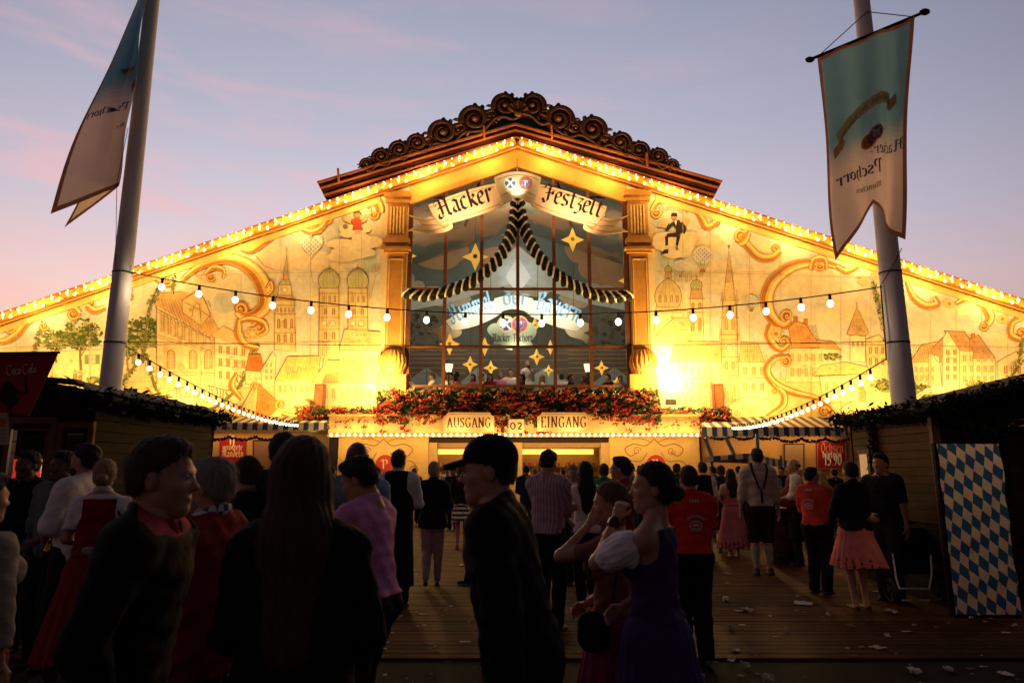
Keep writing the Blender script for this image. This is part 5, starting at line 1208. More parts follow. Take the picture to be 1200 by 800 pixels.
    balloon(p,823,299,11); balloon(p,797,311,7); balloon(p,880,352,7)
    t='Theatinerkirche'; w_=text_w(t); nib(p,t,linefn(786,325,824,325,w_,38/w_),(.34,.26,.14),.2); t='1663-1675'; w_=text_w(t); nib(p,t,linefn(789,331,812,331,w_,23/w_),(.34,.26,.14),.2)
    for y in (318, 400): p.line([(768,y),(1060 if y < 350 else 1230,y+8)], .6, (.44,.31,.14))
    for x in (800,832,878,914,950,985,1020,1055,1090,1120,1150,1180): p.line([(x, rl(x,12)),(x,490)], .45, (.48,.35,.17))
    p.fill([(768,rl(768,3)),(1240,rl(1240,3)),(1240,rl(1240,11)),(768,rl(768,11))],(.72,.46,.14))
    o = p.mb.build('mural', M_art, tent, recalc=False); o['label'] = 'right painted mural of domes, town hall and old gabled houses'
left_mural(); right_mural()
# ---------------------------------------------------------------- floods that wash the front (two housed behind the flower boxes, the others bare lamps standing free)
def flood(px, py, Y, power, tgt, lab, r=.12, fix=True, col=(1, .56, .16), spot=130):
    p = P(px, py, Y)
    if fix:
        root = empty('floodlight', p, lab, 'floodlight', 'floodlights washing the painted front')
        b = MB(); b.box(p+Vector((-.22,-.10,-.30)), p+Vector((.22,.14,-.06))); b.build('housing', M_sock, root)
        b = MB(); b.box(p+Vector((-.18,-.06,-.058)), p+Vector((.18,.12,-.05))); b.build('lens', M_bulb_s, root)
    return lamp('flood_light', 'SPOT', p+Vector((0, 0, .02)), power, col, r, target=tgt, spot=spot, blend=.8)
def pt(px, py, Y, power, r=.3, col=(1, .60, .18)): return lamp('wall_light', 'POINT', P(px, py, Y), power, col, r)
flood(448, 466, 29.25, 2200, P(430, 330, WY), 'floodlight blazing behind the flowers left of the window'); flood(786, 466, 29.25, 2200, P(800, 330, WY), 'floodlight blazing behind the flowers right of the window')
pt(444, 440, 28.2, 1350); pt(792, 440, 28.2, 1350)
for px, pw in ((330,520),(190,520),(40,480),(900,520),(1040,520),(1170,480)):  # lamps without housings, added along the awnings to wash the wall
    flood(px, 487, 27.4, pw*3.0, P(px, 380, WY), 'bare wash lamp added over the awning below %s' % {330:'the twin towers', 190:'the painted palace', 40:'the painted trees', 900:'the painted town hall', 1040:'the painted round tower', 1170:'the painted old brewery'}[px], spot=150, fix=False)
# ---------------------------------------------------------------- hall seen through the window
hall = empty('hall_interior', (0, 42, 0), 'painted sky backdrop and side walls of the hall seen through the big window', 'backdrop')
HY = 41.0
def clouds_paint():
    if 'painted_clouds' in MC: return MC['painted_clouds']
    m = bpy.data.materials.new('painted_clouds'); n, l, b = nt(m); b.inputs['Roughness'].default_value = .9
    tc = n.new('ShaderNodeTexCoord'); mp = n.new('ShaderNodeMapping'); mp.inputs['Scale'].default_value = (.30,.30,.5); l.new(tc.outputs['Object'], mp.inputs[0]); no = n.new('ShaderNodeTexNoise'); no.inputs['Scale'].default_value = 1.2; no.inputs['Detail'].default_value = 4; l.new(mp.outputs[0], no.inputs['Vector'])
    r = n.new('ShaderNodeValToRGB'); e = r.color_ramp.elements; e[0].position = .40; e[0].color = (.10,.13,.13,1); e[1].position = .62; e[1].color = (.34,.22,.13,1); k = e.new(.50); k.color = (.15,.15,.12,1); k = e.new(.53); k.color = (.30,.20,.12,1)
    l.new(no.outputs['Fac'], r.inputs[0]); l.new(r.outputs[0], b.inputs['Base Color']); MC['painted_clouds'] = m; return m
zF = P(607, 458, WY).z-.9
hp = Paint(HY, base=.01); rnd = random.Random(5)
hp.fill([(440,190),(780,190),(780,470),(440,470)], (.14,.16,.15))
hp.fill([(440,250),(780,250),(780,360),(440,360)], (.12,.17,.18))
def cloud_in(x, y, w, h, col):
    for i in range(7): hp.blob(x+rnd.uniform(-.4,.4)*w, y+rnd.uniform(-.3,.3)*h, w*rnd.uniform(.25,.42), h*rnd.uniform(.3,.5), tuple(c*rnd.uniform(.92,1.06) for c in col), 14, .12, rnd)
for x, y, w, h in ((610,262,100,22),(505,296,70,34),(700,300,70,56),(545,230,60,24),(660,225,80,20),(590,300,60,18),(520,250,50,20)): cloud_in(x, y, w, h, (.40,.27,.17))
for x, y, w, h in ((515,345,56,22),(625,335,44,22),(690,345,60,24),(560,370,40,14),(480,330,30,20)): cloud_in(x, y, w, h, (.46,.44,.38))
# ribs of the tent cloth
hp.fill([(607,288),(640,315),(700,338),(780,352),(780,372),(690,356),(640,340),(607,330),(575,340),(520,356),(440,372),(440,352),(515,338),(574,315)], (.50,.60,.64))
hp.fill([(607,300),(622,325),(607,345),(592,325)], (.72,.80,.80)); hp.fill([(607,345),(650,352),(700,372),(780,388),(780,405),(440,405),(440,388),(515,372),(565,352)], (.10,.12,.12))
for x in (480,505,720,735,492,708,745,470): 
    for i in range(26): hp.blob(x+rnd.uniform(-16,16), 394+rnd.uniform(-26,36), 4, 3.2, rnd.choice([(.05,.05,.03),(.08,.08,.05),(.14,.13,.08)]), 7, .4, rnd)
hp.fill([(440,412),(780,412),(780,470),(440,470)], (.13,.12,.11))
for x, w in ((500,60),(560,50),(640,70),(720,60)): hp.fill([(x-w/2,452),(x,430),(x+w/2,452),(x+w/2,470),(x-w/2,470)], (.30,.40,.46)); hp.line([(x,430),(x,470)], .8, (.12,.16,.18))
for i, y in enumerate((410,415,420,425,431,437)):
    hp.line([(440,y),(546,y)],1.1,(.34,.24,.14)); hp.line([(666,y),(780,y)],1.1,(.34,.24,.14)); 
for y in (414,422,432): hp.line([(546,y),(666,y)],.5,(.38,.34,.27))
o = hp.mb.build('backdrop', paintmat('backdrop_paint', .22, .8), hall, recalc=False)
b = MB()
b.box((-9.2, 30.5, zF-.2), (9.2, HY+.6, zF), 0, (.14,.08,.04)); o = b.build('gallery_floor', M_wall, hall)
for sx in (-9.0, 9.0): b = MB(); b.box((sx-.1, WY+.32, zF), (sx+.1, HY+.5, zroof(sx)-.2), 0, (.24,.22,.18)); b.build('side_wall', clouds_paint(), hall)
b = MB(); b.prism([(-9, WY+.35, zroof(-9)-.1), (AP.x, WY+.35, AP.z-.1), (9, WY+.35, zroof(9)-.1), (9, WY+.35, zroof(9)), (AP.x, WY+.35, AP.z), (-9, WY+.35, zroof(-9))], (0, 11, 0), 0, (.13,.12,.11)); b.build('ceiling_cloth', clouds_paint(), hall)
for x, y, Y, pw in ((560,330,31.6,300),(650,330,31.6,300)): lamp('hall_fill', 'SPOT', P(x, y, Y), pw*1.3, (1, .78, .5), .3, target=P(x, y+10, 40), spot=140, blend=1)  # added spots lighting the hall from the window side
for x in (560, 607, 654): lamp('hall_fill', 'SPOT', P(x, 345, 31.0), 420, (1,.86,.66), .2, target=P(x, 372, 33.5), spot=75, blend=1)  # added front spots that brighten the hall banner
for x in (520,607,694): lamp('hall_fill', 'SPOT', P(x, 392, 30.45), 150, (1,.74,.46), .2, target=P(x, 446, 31.6), spot=130, blend=1)  # added spots just inside the glass to lift the guests
for x, y, Y, pw in ((500,300,35,120),(710,300,35,120),(607,255,36,150),(540,400,37,90),(672,400,37,90),(607,410,33,70)): lamp('hall_fill', 'POINT', P(x, y, Y), pw*1.5, (1, .76, .5), .4)
# spot that whitens the middle of the cloth
lamp('hall_fill', 'SPOT', P(607, 335, 39.2), 110, (.85, .95, 1), .2, target=P(607, 305, HY), spot=110, blend=1)
# wooden beams and rafters behind the glass head
b = MB()
for px in (565, 650): b.beam(P(px, 205, 31.2), P(px+ (20 if px>600 else -20), 265, 31.2), .12, .12, (0,1,0))
b.beam(P(480, 232, 31), P(735, 232, 31), .1, .12); b.build('rafter', M_brown, hall)
# ---------------------------------------------------------------- big name banner in front of the glass
SY = 29.35
def shape3(mb, pts, Y, th, col, side=None):
    q = [P(x, y, Y) for x, y in pts]; mb.prism(q, (0, th, 0), 0, col, side or tuple(c*.6 for c in col))
def arc(x0, y0, x1, y1, s_, n=12): return [(x0+(x1-x0)*i/n, y0+(y1-y0)*i/n-s_*4*(i/n)*(1-i/n)) for i in range(n+1)]
M_sg = 0
ban = empty('name_sign', P(607, 235, SY), 'cream scroll sign lettered Hacker Festzelt hung high in front of the window', 'sign')
CB = (.80,.58,.36); CB2 = (.60,.38,.20)
bn = MB()
L1 = arc(502,240,580,215,2.5)+[(592,238)]+arc(590,241,514,264,-2.2)+[(506,250)]
shape3(bn, L1, SY, .08, CB)
mirr = lambda q: [(1212-x+3, y+ (x-606)*0) for x, y in q]
R1 = arc(633,216,711,242,2.5)+[(709,252)]+arc(701,266,622,241,-2.2); shape3(bn, R1, SY, .08, CB)
for m in (lambda q: q, lambda q: [(1214-x, y+1) for x, y in q]):
    shape3(bn, m([(514,264),(520,268),(526,266),(529,260),(520,258),(506,252)]), SY+.03, .08, CB2)
    shape3(bn, m(cr([(529,260),(530,267),(520,272),(505,273.5),(478,270)],4)+cr([(478,270),(486,266),(494,264)],3)+cr([(494,264),(486,256),(476,250.5)],3)+cr([(476,250.5),(496,256),(506,254),(518,262)],3)), SY+.05, .07, CB)
b = bn; b.build('ribbon', M_sign, ban)
bc = MB(); CEN = arc(579,208,634,208,7)+[(632,220),(627,236)]+arc(624,240,590,240,6)+[(586,232),(581,218)]
shape3(bc, CEN, SY-.10, .10, (.84,.70,.46)); bc.build('centre_scroll', M_sign, ban)
sp = Paint(SY, step=.0002, base=.004)
for q in (arc(504,243,579,219,2.5), arc(514,261,586,239,-2), arc(634,219,709,245,2.5), arc(627,239,699,263,-2)): sp.line(q, .8, (.34,.18,.08))
for m in (lambda q: q, lambda q: [(1214-x, y+1) for x, y in q]):
    sp.line(m([(503,244),(508,254),(514,262)]), .7, (.34,.18,.08)); sp.line(m([(484,256),(500,259),(512,256)]),.7,(.34,.18,.08)); sp.line(m([(486,269),(504,271),(524,266)]),.7,(.34,.18,.08)); sp.line(m([(494,264),(510,264),(518,262)]),.8,(.34,.18,.08)); sp.line(m([(514,263),(521,266),(526,263),(524,260)]),.6,(.34,.18,.08))
ink = (.03,.015,.02)
t = 'Hacker'; w_ = text_w(t); nib(sp, t, linefn(515,256,578,235.5,w_,15.2,1), ink, .21, 38)
t = 'Festzelt'; w_ = text_w(t, sp=.07); nib(sp, t, linefn(636,235,702,255,w_,14.6,1), ink, .20, 38, .07)
sp.mb.build('lettering', M_sign, ban, recalc=False)
ep = Paint(SY-.10, step=.0002, base=.004)
def emblem(p, xa, xb, y, r, ring=(.80,.55,.22)):
    p.disc(xa, y, r, ring); p.disc(xa, y, r*.84, (.75,.78,.80)); p.disc(xa, y, r*.70, (.10,.13,.32)); 
    for s_ in (-1, 1): p.line([(xa-s_*r*.45, y-r*.5), (xa+s_*r*.45, y+r*.5)], r*.22, (.88,.88,.86))
    p.ribbon([(xa-r*.55,y-r*.25),(xa-r*.42,y-r*.62)], r*.32, (.88,.88,.86)); p.ribbon([(xa+r*.55,y-r*.25),(xa+r*.42,y-r*.62)], r*.32, (.88,.88,.86))
    p.disc(xb, y, r*.98, ring); p.disc(xb, y, r*.84, (.62,.10,.12)); p.fill([(xb+r*(.95 if i%2==0 else .45)*math.cos(R(90+i*30)), y-r*(.95 if i%2==0 else .45)*math.sin(R(90+i*30))) for i in range(12)], (.30,.22,.50)); p.disc(xb, y, r*.40, (.16,.16,.42)); nib(p, 'P', linefn(xb-r*.25, y+r*.28, xb+r*.2, y+r*.28, .7, r*.42), (.88,.85,.7), .28)
emblem(ep, 598, 616, 214.5, 9); ep.line(arc(582,211,631,211,6), .6, (.34,.18,.08)); ep.line(arc(587,230,628,230,6.5), .6, (.34,.18,.08)); ep.mb.build('crest', M_sign, ban, recalc=False)
b = MB(); b.tube([P(606,186,SY+.2), P(606,204,SY+.1)], .03, 6, 0); b.build('hanger', M_trim, ban)
# cone lamp under the sign, lighting it from below
lp = P(606, 236, 28.95); cone = empty('cone_lamp', lp, 'small brown cone lamp under the middle of the name sign', 'lamp')
b = MB(); b.lathe(lp, [(.06,-.16),(.17,.10),(.15,.11),(.05,-.12)], 12); b.build('shade', M_brown, cone)
b = MB(); b.sphere(lp+Vector((0,0,.05)), .07, 10, 6); b.build('bulb', M_bulb_w, cone)
lamp('sign_light', 'SPOT', lp+Vector((0,-.3,.25)), 130, (1,.86,.55), .08, target=P(606,212,SY), spot=85, blend=1)
for px in (540, 672): lamp('sign_light', 'SPOT', P(px, 275, 27.2), 1500, (1,.62,.30), .2, target=P(px, 245, SY), spot=70, blend=1)  # bare spots added in mid-air to warm and brighten the ribbons
# ---------------------------------------------------------------- twisted garlands from the sign
M_gar = mat('hop_garland', (.014,.015,.008), .8, 0, .5, 14, .8, 60, .2, .03); M_band = mat('copper_band', (.85,.72,.62), .5, 0, .4, 20, .2)
def swag(path, lab, hand):
    q = [P(x, y, 29.0) for x, y in cr(path, 14)]; root = empty('twisted_garland', q[0], lab, 'garland', 'twisted garlands draped before the window')
    L = [0]
    for a, b_ in zip(q, q[1:]): L.append(L[-1]+(b_-a).length)
    def at(s_):
        s_ = min(max(s_, 0), L[-1]-1e-4); k = max(i for i in range(len(L)) if L[i] <= s_); k = min(k, len(q)-2); f = (s_-L[k])/(L[k+1]-L[k]); return q[k].lerp(q[k+1], f), (q[k+1]-q[k]).normalized()
    b = MB(); bd = MB(); n = int(L[-1]/.36); rnd = random.Random(8)
    for s_ in range(n):   # plump bundles set aslant
        c, d = at((s_+.5)*L[-1]/n); sd = d.cross(Vector((0,1,0))).normalized()
        u = (sd*hand*1.0+d*.75).normalized()
        for k in range(7):
            o_ = (k-3)*.075; b.sphere(c+u*o_+Vector((0, -.05*math.cos(k-3)+rnd.uniform(-.03,.03), rnd.uniform(-.03,.03))), .155-.012*abs(k-3), 7, 5, 0, sc=(1,1,1))
    o1 = b.build('hop_bundle', M_gar, root)
    for s_ in range(n+1):
        c, d = at(s_*L[-1]/n); sd = d.cross(Vector((0,1,0))).normalized(); u = (sd*hand+d*.75).normalized()
        bd.tube([c-u*.24+Vector((0,.08,0)), c-u*.15+Vector((0,-.15,0)), c+Vector((0,-.20,0)), c+u*.15+Vector((0,-.15,0)), c+u*.24+Vector((0,.08,0))], .044, 6, 0)
        for k in range(4): bd.sphere(c+u*(k-1.5)*.1+Vector((0,-.20,0)), .028, 5, 4)
    bd.build('ribbon_band', M_band, root); b = MB(); b.tube(q, .14, 8); b.build('rope', M_gar, root)
swag([(605,238),(602,262),(593,288),(576,312),(550,331),(520,342),(494,346),(476,342)], 'dark twisted garland with copper bands sweeping down to the left', 1)
swag([(608,238),(613,262),(625,290),(645,315),(670,333),(698,345),(722,348),(737,344)], 'dark twisted garland with copper bands sweeping down to the right', -1)
# ---------------------------------------------------------------- banner, cloud plate and stars hanging inside
IY = 33.5
ib = empty('hall_banner', P(605, 365, IY), 'curved pale banner lettered Himmel der Bayern hanging inside the hall', 'banner')
IB = (.88,.85,.72); m = MB()
shape3(m, arc(522,376,583,352,4)+[(588,366)]+arc(586,368,530,387,-4), IY, .05, IB); shape3(m, arc(624,352,682,372,4)+[(684,380)]+arc(676,388,618,368,-3), IY, .05, IB)
shape3(m, cr([(530,387),(540,386),(540,392),(532,396),(516,398),(512,392),(500,388),(514,384),(522,378)],3), IY+.04, .05, (.72,.62,.38)); shape3(m, cr([(676,386),(664,384),(662,386),(668,394),(682,398),(688,402),(690,393),(684,390),(694,386),(692,380),(682,376)],3), IY+.04, .05, (.72,.62,.38)); m.build('ribbon', M_sign, ib)
m = MB(); shape3(m, arc(579,350,625,350,4)+[(620,366),(616,366)]+arc(616,365,588,365,3)+[(584,366)], IY-.08, .05, (.84,.82,.74)); m.build('centre_scroll', M_sign, ib)
ip = Paint(IY, step=.0002, base=.004); blue = (.20,.42,.72)
t='Himmel'; w_=text_w(t); nib(ip,t,linefn(530,379,578,361,w_,48/w_*1.25,1.5),blue,.22); t='Bayern'; w_=text_w(t); nib(ip,t,linefn(627,362,676,378,w_,49/w_*1.15,1.5),blue,.22)
ip2 = Paint(IY-.08, step=.0002, base=.004); t='der'; w_=text_w(t); nib(ip2,t,linefn(590,358,617,358,w_,27/w_*.8,1),blue,.22); ip.mb.build('lettering', M_sign, ib, recalc=False); ip2.mb.build('lettering', M_sign, ib, recalc=False)
m = MB(); m.tube([P(575,352,IY), P(575,300,IY)], .012, 4); m.tube([P(630,352,IY), P(630,300,IY)], .012, 4); m.tube([P(672,366,IY), P(672,310,IY)], .012, 4); m.build('wire', M_wire, ib)
pl = empty('cloud_sign', P(601, 385, IY-.4), 'pale green cloud-shaped sign with two round crests and the word Hacker-Pschorr', 'sign'); m = MB()
shape3(m, cr([(574,392),(571,386),(575,380),(584,378),(592,376),(612,376),(622,378),(628,384),(628,392),(622,400),(624,404),(602,405),(600,410),(590,408),(588,404),(578,403),(580,398)],3,True), IY-.4, .06, (.50,.66,.48)); m.build('plate', M_sign, pl)
ip = Paint(IY-.4, step=.0002, base=.004); emblem(ip, 593, 609, 380, 10.5); t='Hacker-Pschorr'; w_=text_w(t); nib(ip,t,linefn(577,400,624,400,w_,47/w_*1.15),(.10,.10,.14),.22); ip.mb.build('crest', M_sign, pl, recalc=False)
M_star = emis('star_added_glow', (1,.50,.06), .8); M_star.node_tree.nodes['Principled BSDF'].inputs['Base Color'].default_value = (.85,.50,.08,1)  # mild glow added to the gold paint so the stars read as lit
M_st2 = mat('star_boss', (.62,.34,.06), .5)
SL = [(557,301,17,'largest golden star, hung left of the dark garland crossing'),(671,281,15,'large golden star upper right behind the glass'),(481,300,8,'golden star half hidden at the left window post'),(733,329,9,'golden star at the right window post above the garland end'),
 (527,403,13,'wide golden star under the left end of the hall banner'),(568,406,11,'golden star left of the cloud-shaped sign'),(551,427,10,'golden star right of the left lantern'),(575,431,9,'low golden star second right of the left lantern'),(629,418,10,'golden star right below the cloud-shaped sign'),(643,434,7,'small golden star low beside the standing woman'),(645,407,9,'thin golden star below the right half of the hall banner'),(705,431,9,'golden star right of the right lantern'),(723,447,6,'smallest golden star low at the right window corner'),(627,381,10,'golden star peeping from behind the cloud-shaped sign')]
for i, (x, y, r, lab) in enumerate(SL):
    Yd = [31.2, 31.5, 32, 32, 32.5, 33, 32.2, 34, 32.8, 34.5, 33.2, 32.6, 32, 34.2][i]; c = P(x, y, Yd); s_ = r*Yd/FPX; root = empty('hanging_star', c, lab, 'star', 'golden stars hanging inside the window')
    m = MB(); vs = []
    for k in range(8):
        a = R(90+45*k); rr_ = s_*((1.05 if k in (0,4) else .95) if k % 2 == 0 else .42); vs.append(c+Vector((rr_*math.cos(a), 0, rr_*math.sin(a))))
    fr = c+Vector((0,-.10,0)); bk = c+Vector((0,.10,0)); m.add(vs+[fr, bk], [((k+1)%8, k, 8) for k in range(8)]+[(k, (k+1)%8, 9) for k in range(8)]); m.build('star_body', M_star, root)
    m = MB(); m.sphere(c+Vector((0,-.09,0)), s_*.17, 8, 5); m.build('boss', M_st2, root); m = MB(); m.tube([c+Vector((0,0,s_)), c+Vector((0,0,s_+1.6))], .006, 4); m.build('thread', M_wire, root)
# lanterns on posts at the gallery
M_lan = emis('lantern_glow', (1,.80,.5), 1.6)
for x, lab in ((526,'white glass lantern on a post behind the left part of the window'),(689,'white glass lantern on a post behind the right part of the window')):
    c = P(x, 430, 31.4); root = empty('gallery_lantern', (c.x, 31.4, zF), lab, 'lantern', 'lanterns on the gallery'); m = MB(); m.lathe(c, [(.13,-.22),(.20,.14)], 6); m.build('lantern_glass', M_lan, root)
    m = MB(); m.lathe(c, [(.24,.15),(.20,.20),(.08,.32),(.03,.40)], 6); m.build('lantern_roof', M_sock, root); m = MB(); m.tube([Vector((c.x, 31.4, zF)), c+Vector((0,0,-.22))], .045, 6); m.build('post', M_sock, root)
# ---------------------------------------------------------------- balcony front, portal fascia, signs
FY = 28.7
zf0, zf1 = P(600, 509, FY).z, P(600, 489, FY).z; fx0, fx1 = P(385, 500, FY).x, P(820, 500, FY).x
port = empty('entrance_portal', (0, FY, 0), 'bright yellow entrance front under the balcony with doors and painted side panels', 'entrance')
b = MB(); b.box((fx0, FY, zf0), (fx1, WY, zf1+.05), 0, (.80,.58,.24)); b.build('fascia', M_wall, port)
b = MB(); b.box((fx0-.05, FY-.08, zf1+.05), (fx1+.05, WY, zf1+.13), 0, (.74,.46,.14)); b.box((fx0-.02, FY-.06, zf0-.10), (fx1+.02, FY+.02, zf0), 0, (.60,.34,.10)); b.build('cornice', M_wall, port)
# row of bulbs along its foot
row = empty('bulb_row', (0, FY, zf0), 'straight row of small glowing bulbs under the entrance front', 'light chain'); pr_ = None
nb = 62
for i in range(nb):
    p = Vector((fx0+.15+(fx1-fx0-.3)*i/(nb-1), FY-.12, zf0-.02))
    if pr_ is None:
        b = MB(); b.sphere((0,0,0), .05, 8, 6); pr_ = b.build('bulb', emis('row_bulb_glow', (1,.72,.30), 14), None, recalc=False); pr_.parent = row; pr_.location = p-Vector(row.location)
    else: copyo(pr_, row, p-Vector(row.location))
for i in range(10): lamp('row_light', 'POINT', Vector((fx0+(fx1-fx0)*(i+.5)/10, 27.75, zf0-.05)), 62, (1,.60,.20), .08)
b = MB(); b.box((fx0, FY-.09, zf0-.0), (fx1, FY-.06, zf0+.05)); b.build('socket_rail', M_trim, row)
# side panels with painted ornament
def panel(x0, x1, lab):
    a, c = P(x0, 515, 28.95).x, P(x1, 515, 28.95).x; b = MB(); b.box((a, 28.95, 0), (c, 29.3, zf0-.0), 0, (.70,.46,.16)); o = b.build('side_panel', M_wall, port)
    q = Paint(28.95, base=.004, step=.0002); cx = (x0+x1)/2; ln = (.30,.14,.05)
    for s_ in (-1, 1):
        q.line(cr([(cx, 514),(cx+s_*10,522),(cx+s_*24,520),(cx+s_*34,526),(cx+s_*28,534),(cx+s_*20,530)],6), 1.2, ln); q.line(cr([(cx+s_*8,530),(cx+s_*16,540),(cx+s_*32,540),(cx+s_*40,550),(cx+s_*34,556)],6),1.0,ln); q.line(cr([(cx+s_*4,518),(cx+s_*14,514),(cx+s_*26,514)],5),.9,ln)
        q.line(spiral(cx+s_*20,528,5,1,0,1.4,16,s_),.9,ln); q.line(spiral(cx+s_*36,550,6,1,90,1.4,16,s_),.9,ln)
    q.disc(cx+2, 544, 12, (.55,.06,.03)); q.line([(cx+2+12*math.cos(R(a_)),544+12*math.sin(R(a_))) for a_ in range(0,361,20)],1,(.80,.5,.2))
    t='P'; nib(q,t,linefn(cx-3,548,cx+4,548,.7,7),(.85,.65,.4),.22); q.mb.build('painted_ornament', M_sign, port, recalc=False)
panel(397, 502, ''); panel(714, 819, '')
# door frames, dark lintel, openings with counters behind
zl = P(600, 517, 29.2).z
b = MB(); b.box((P(502,515,29.2).x, 29.2, zl-.05), (P(714,515,29.2).x, 29.5, zf0), 0, (.05,.03,.02)); b.build('lintel', M_wall, port)
for x0, x1 in ((502,512),(597,612),(704,714)):
    b = MB(); b.box((P(x0,520,29.1).x, 29.1, 0), (P(x1,520,29.1).x, 29.6, zl-.05), 0, (.66,.44,.20)); b.build('door_post', M_wall, port)
for x0, x1 in ((512,597),(612,704)):
    b = MB(); b.box((P(x0,522,29.25).x, 29.25, P(600,524,29.25).z), (P(x1,522,29.25).x, 29.5, zl-.055), 0, (.52,.32,.14)); b.build('transom', M_wall, port)
bar = empty('bar_counter', (0, 32.6, 0), 'lit bar with shelves of mugs behind the entrance doors', 'bar')
b = MB(); b.box((-5.2, 33.4, 0), (5.2, 33.6, 3.4), 0, (.46,.26,.10)); b.build('back_wall', M_wall, bar)
b = MB(); b.box((-4.5, 33.0, 0), (4.5, 33.35, 1.05), 0, (.30,.15,.06)); b.box((-4.6, 32.9, 1.05), (4.6, 33.38, 1.12), 0, (.42,.24,.10)); b.build('counter', M_wall, bar)
b = MB(); b.box((-3.9, 33.2, P(600,532,33).z), (-.35, 33.28, P(600,526,33).z)); b.box((.35, 33.2, P(600,532,33).z), (3.9, 33.28, P(600,526,33).z)); b.build('light_strip', emis('bar_glow', (1,.55,.08), 1.7), bar)
b = MB(); rnd = random.Random(4)
for j in range(2):
    z = 1.35+.42*j; b.box((-4, 33.1, z-.03), (4, 33.36, z), 0, (.30,.16,.07))
b.build('shelf', M_wall, bar)
for j in range(2):
    for i in range(34):
        x = -3.9+i*.236; z = 1.35+.42*j; b = MB(); b.lathe((x, 33.18, z), [(.05,0),(.055,.17+rnd.uniform(-.03,.05)),(.05,.18)], 8, 0, rnd.choice([(.55,.38,.18),(.30,.10,.05),(.60,.50,.35),(.12,.07,.04),(.25,.16,.08)])); o = b.build('mug', M_wall, bar)
b = MB(); b.box((-5.3, 29.6, 3.4), (5.3, 33.6, 3.5), 0, (.40,.24,.12)); b.build('ceiling', M_wall, bar)
for sx in (-5.25, 5.25): b = MB(); b.box((sx-.05, 29.6, 0), (sx+.05, 33.6, 3.4), 0, (.40,.24,.12)); b.build('side_wall', M_wall, bar)
for x in (-2.2, 2.2): lamp('bar_light', 'POINT', (x, 31.8, 2.9), 60, (1,.6,.22), .2)
# hall block behind, closes the sides under the roof
# signs
def roman(x0, x1, y0, y1, t, lab):
    c = P((x0+x1)/2, y1, 28.2); root = empty('door_sign', c, lab, 'sign', 'word signs over the doors'); m = MB(); shape3(m, [(x0,y0+5),(x0+3,y0+3),(x0+5,y0),(x1-5,y0),(x1-3,y0+3),(x1,y0+5),(x1,y1),(x0,y1)], 28.2, .42, (.78,.56,.28)); m.build('board', M_sign, root)
    q = Paint(28.2, base=.004, step=.0002); q.line([(x0+1.5,y0+6),(x0+5,y0+2),(x1-5,y0+2),(x1-1.5,y0+6),(x1-1.5,y1-1.5),(x0+1.5,y1-1.5),(x0+1.5,y0+6)],.6,(.55,.25,.08)); w_ = text_w(t, SERIF, .14); nib(q, t, linefn(x0+4, y1-4.4, x1-4, y1-4.4, w_, (x1-x0-8)/w_), (.07,.025,.012), .19, 25, .14, SERIF); q.mb.build('lettering', M_sign, root, recalc=False)
roman(520, 579, 483, 505, 'AUSGANG', 'cream sign reading AUSGANG over the left door'); roman(630, 691, 483, 505, 'EINGANG', 'cream sign reading EINGANG over the right door')
c = P(605, 500, 28.3); root = empty('number_sign', c, 'small plate numbered 02 between the two door signs', 'sign'); m = MB(); shape3(m, [(596,491),(614,491),(614,507),(596,507)], 28.3, .3, (.82,.64,.34)); m.build('plate', M_sign, root)
q = Paint(28.3, base=.004, step=.0002)
q.ribbon([(601+2.6*math.sin(R(a_)),498.8-3.6*math.cos(R(a_))) for a_ in range(0,361,20)], 1.5, (.04,.02,.02)); q.ribbon(cr([(606.8,496.6),(609,495.2),(611,496.8),(610,499),(607,502.3)],5)+[(611.6,502.3)], 1.4, (.04,.02,.02)); q.mb.build('lettering', M_sign, root, recalc=False)
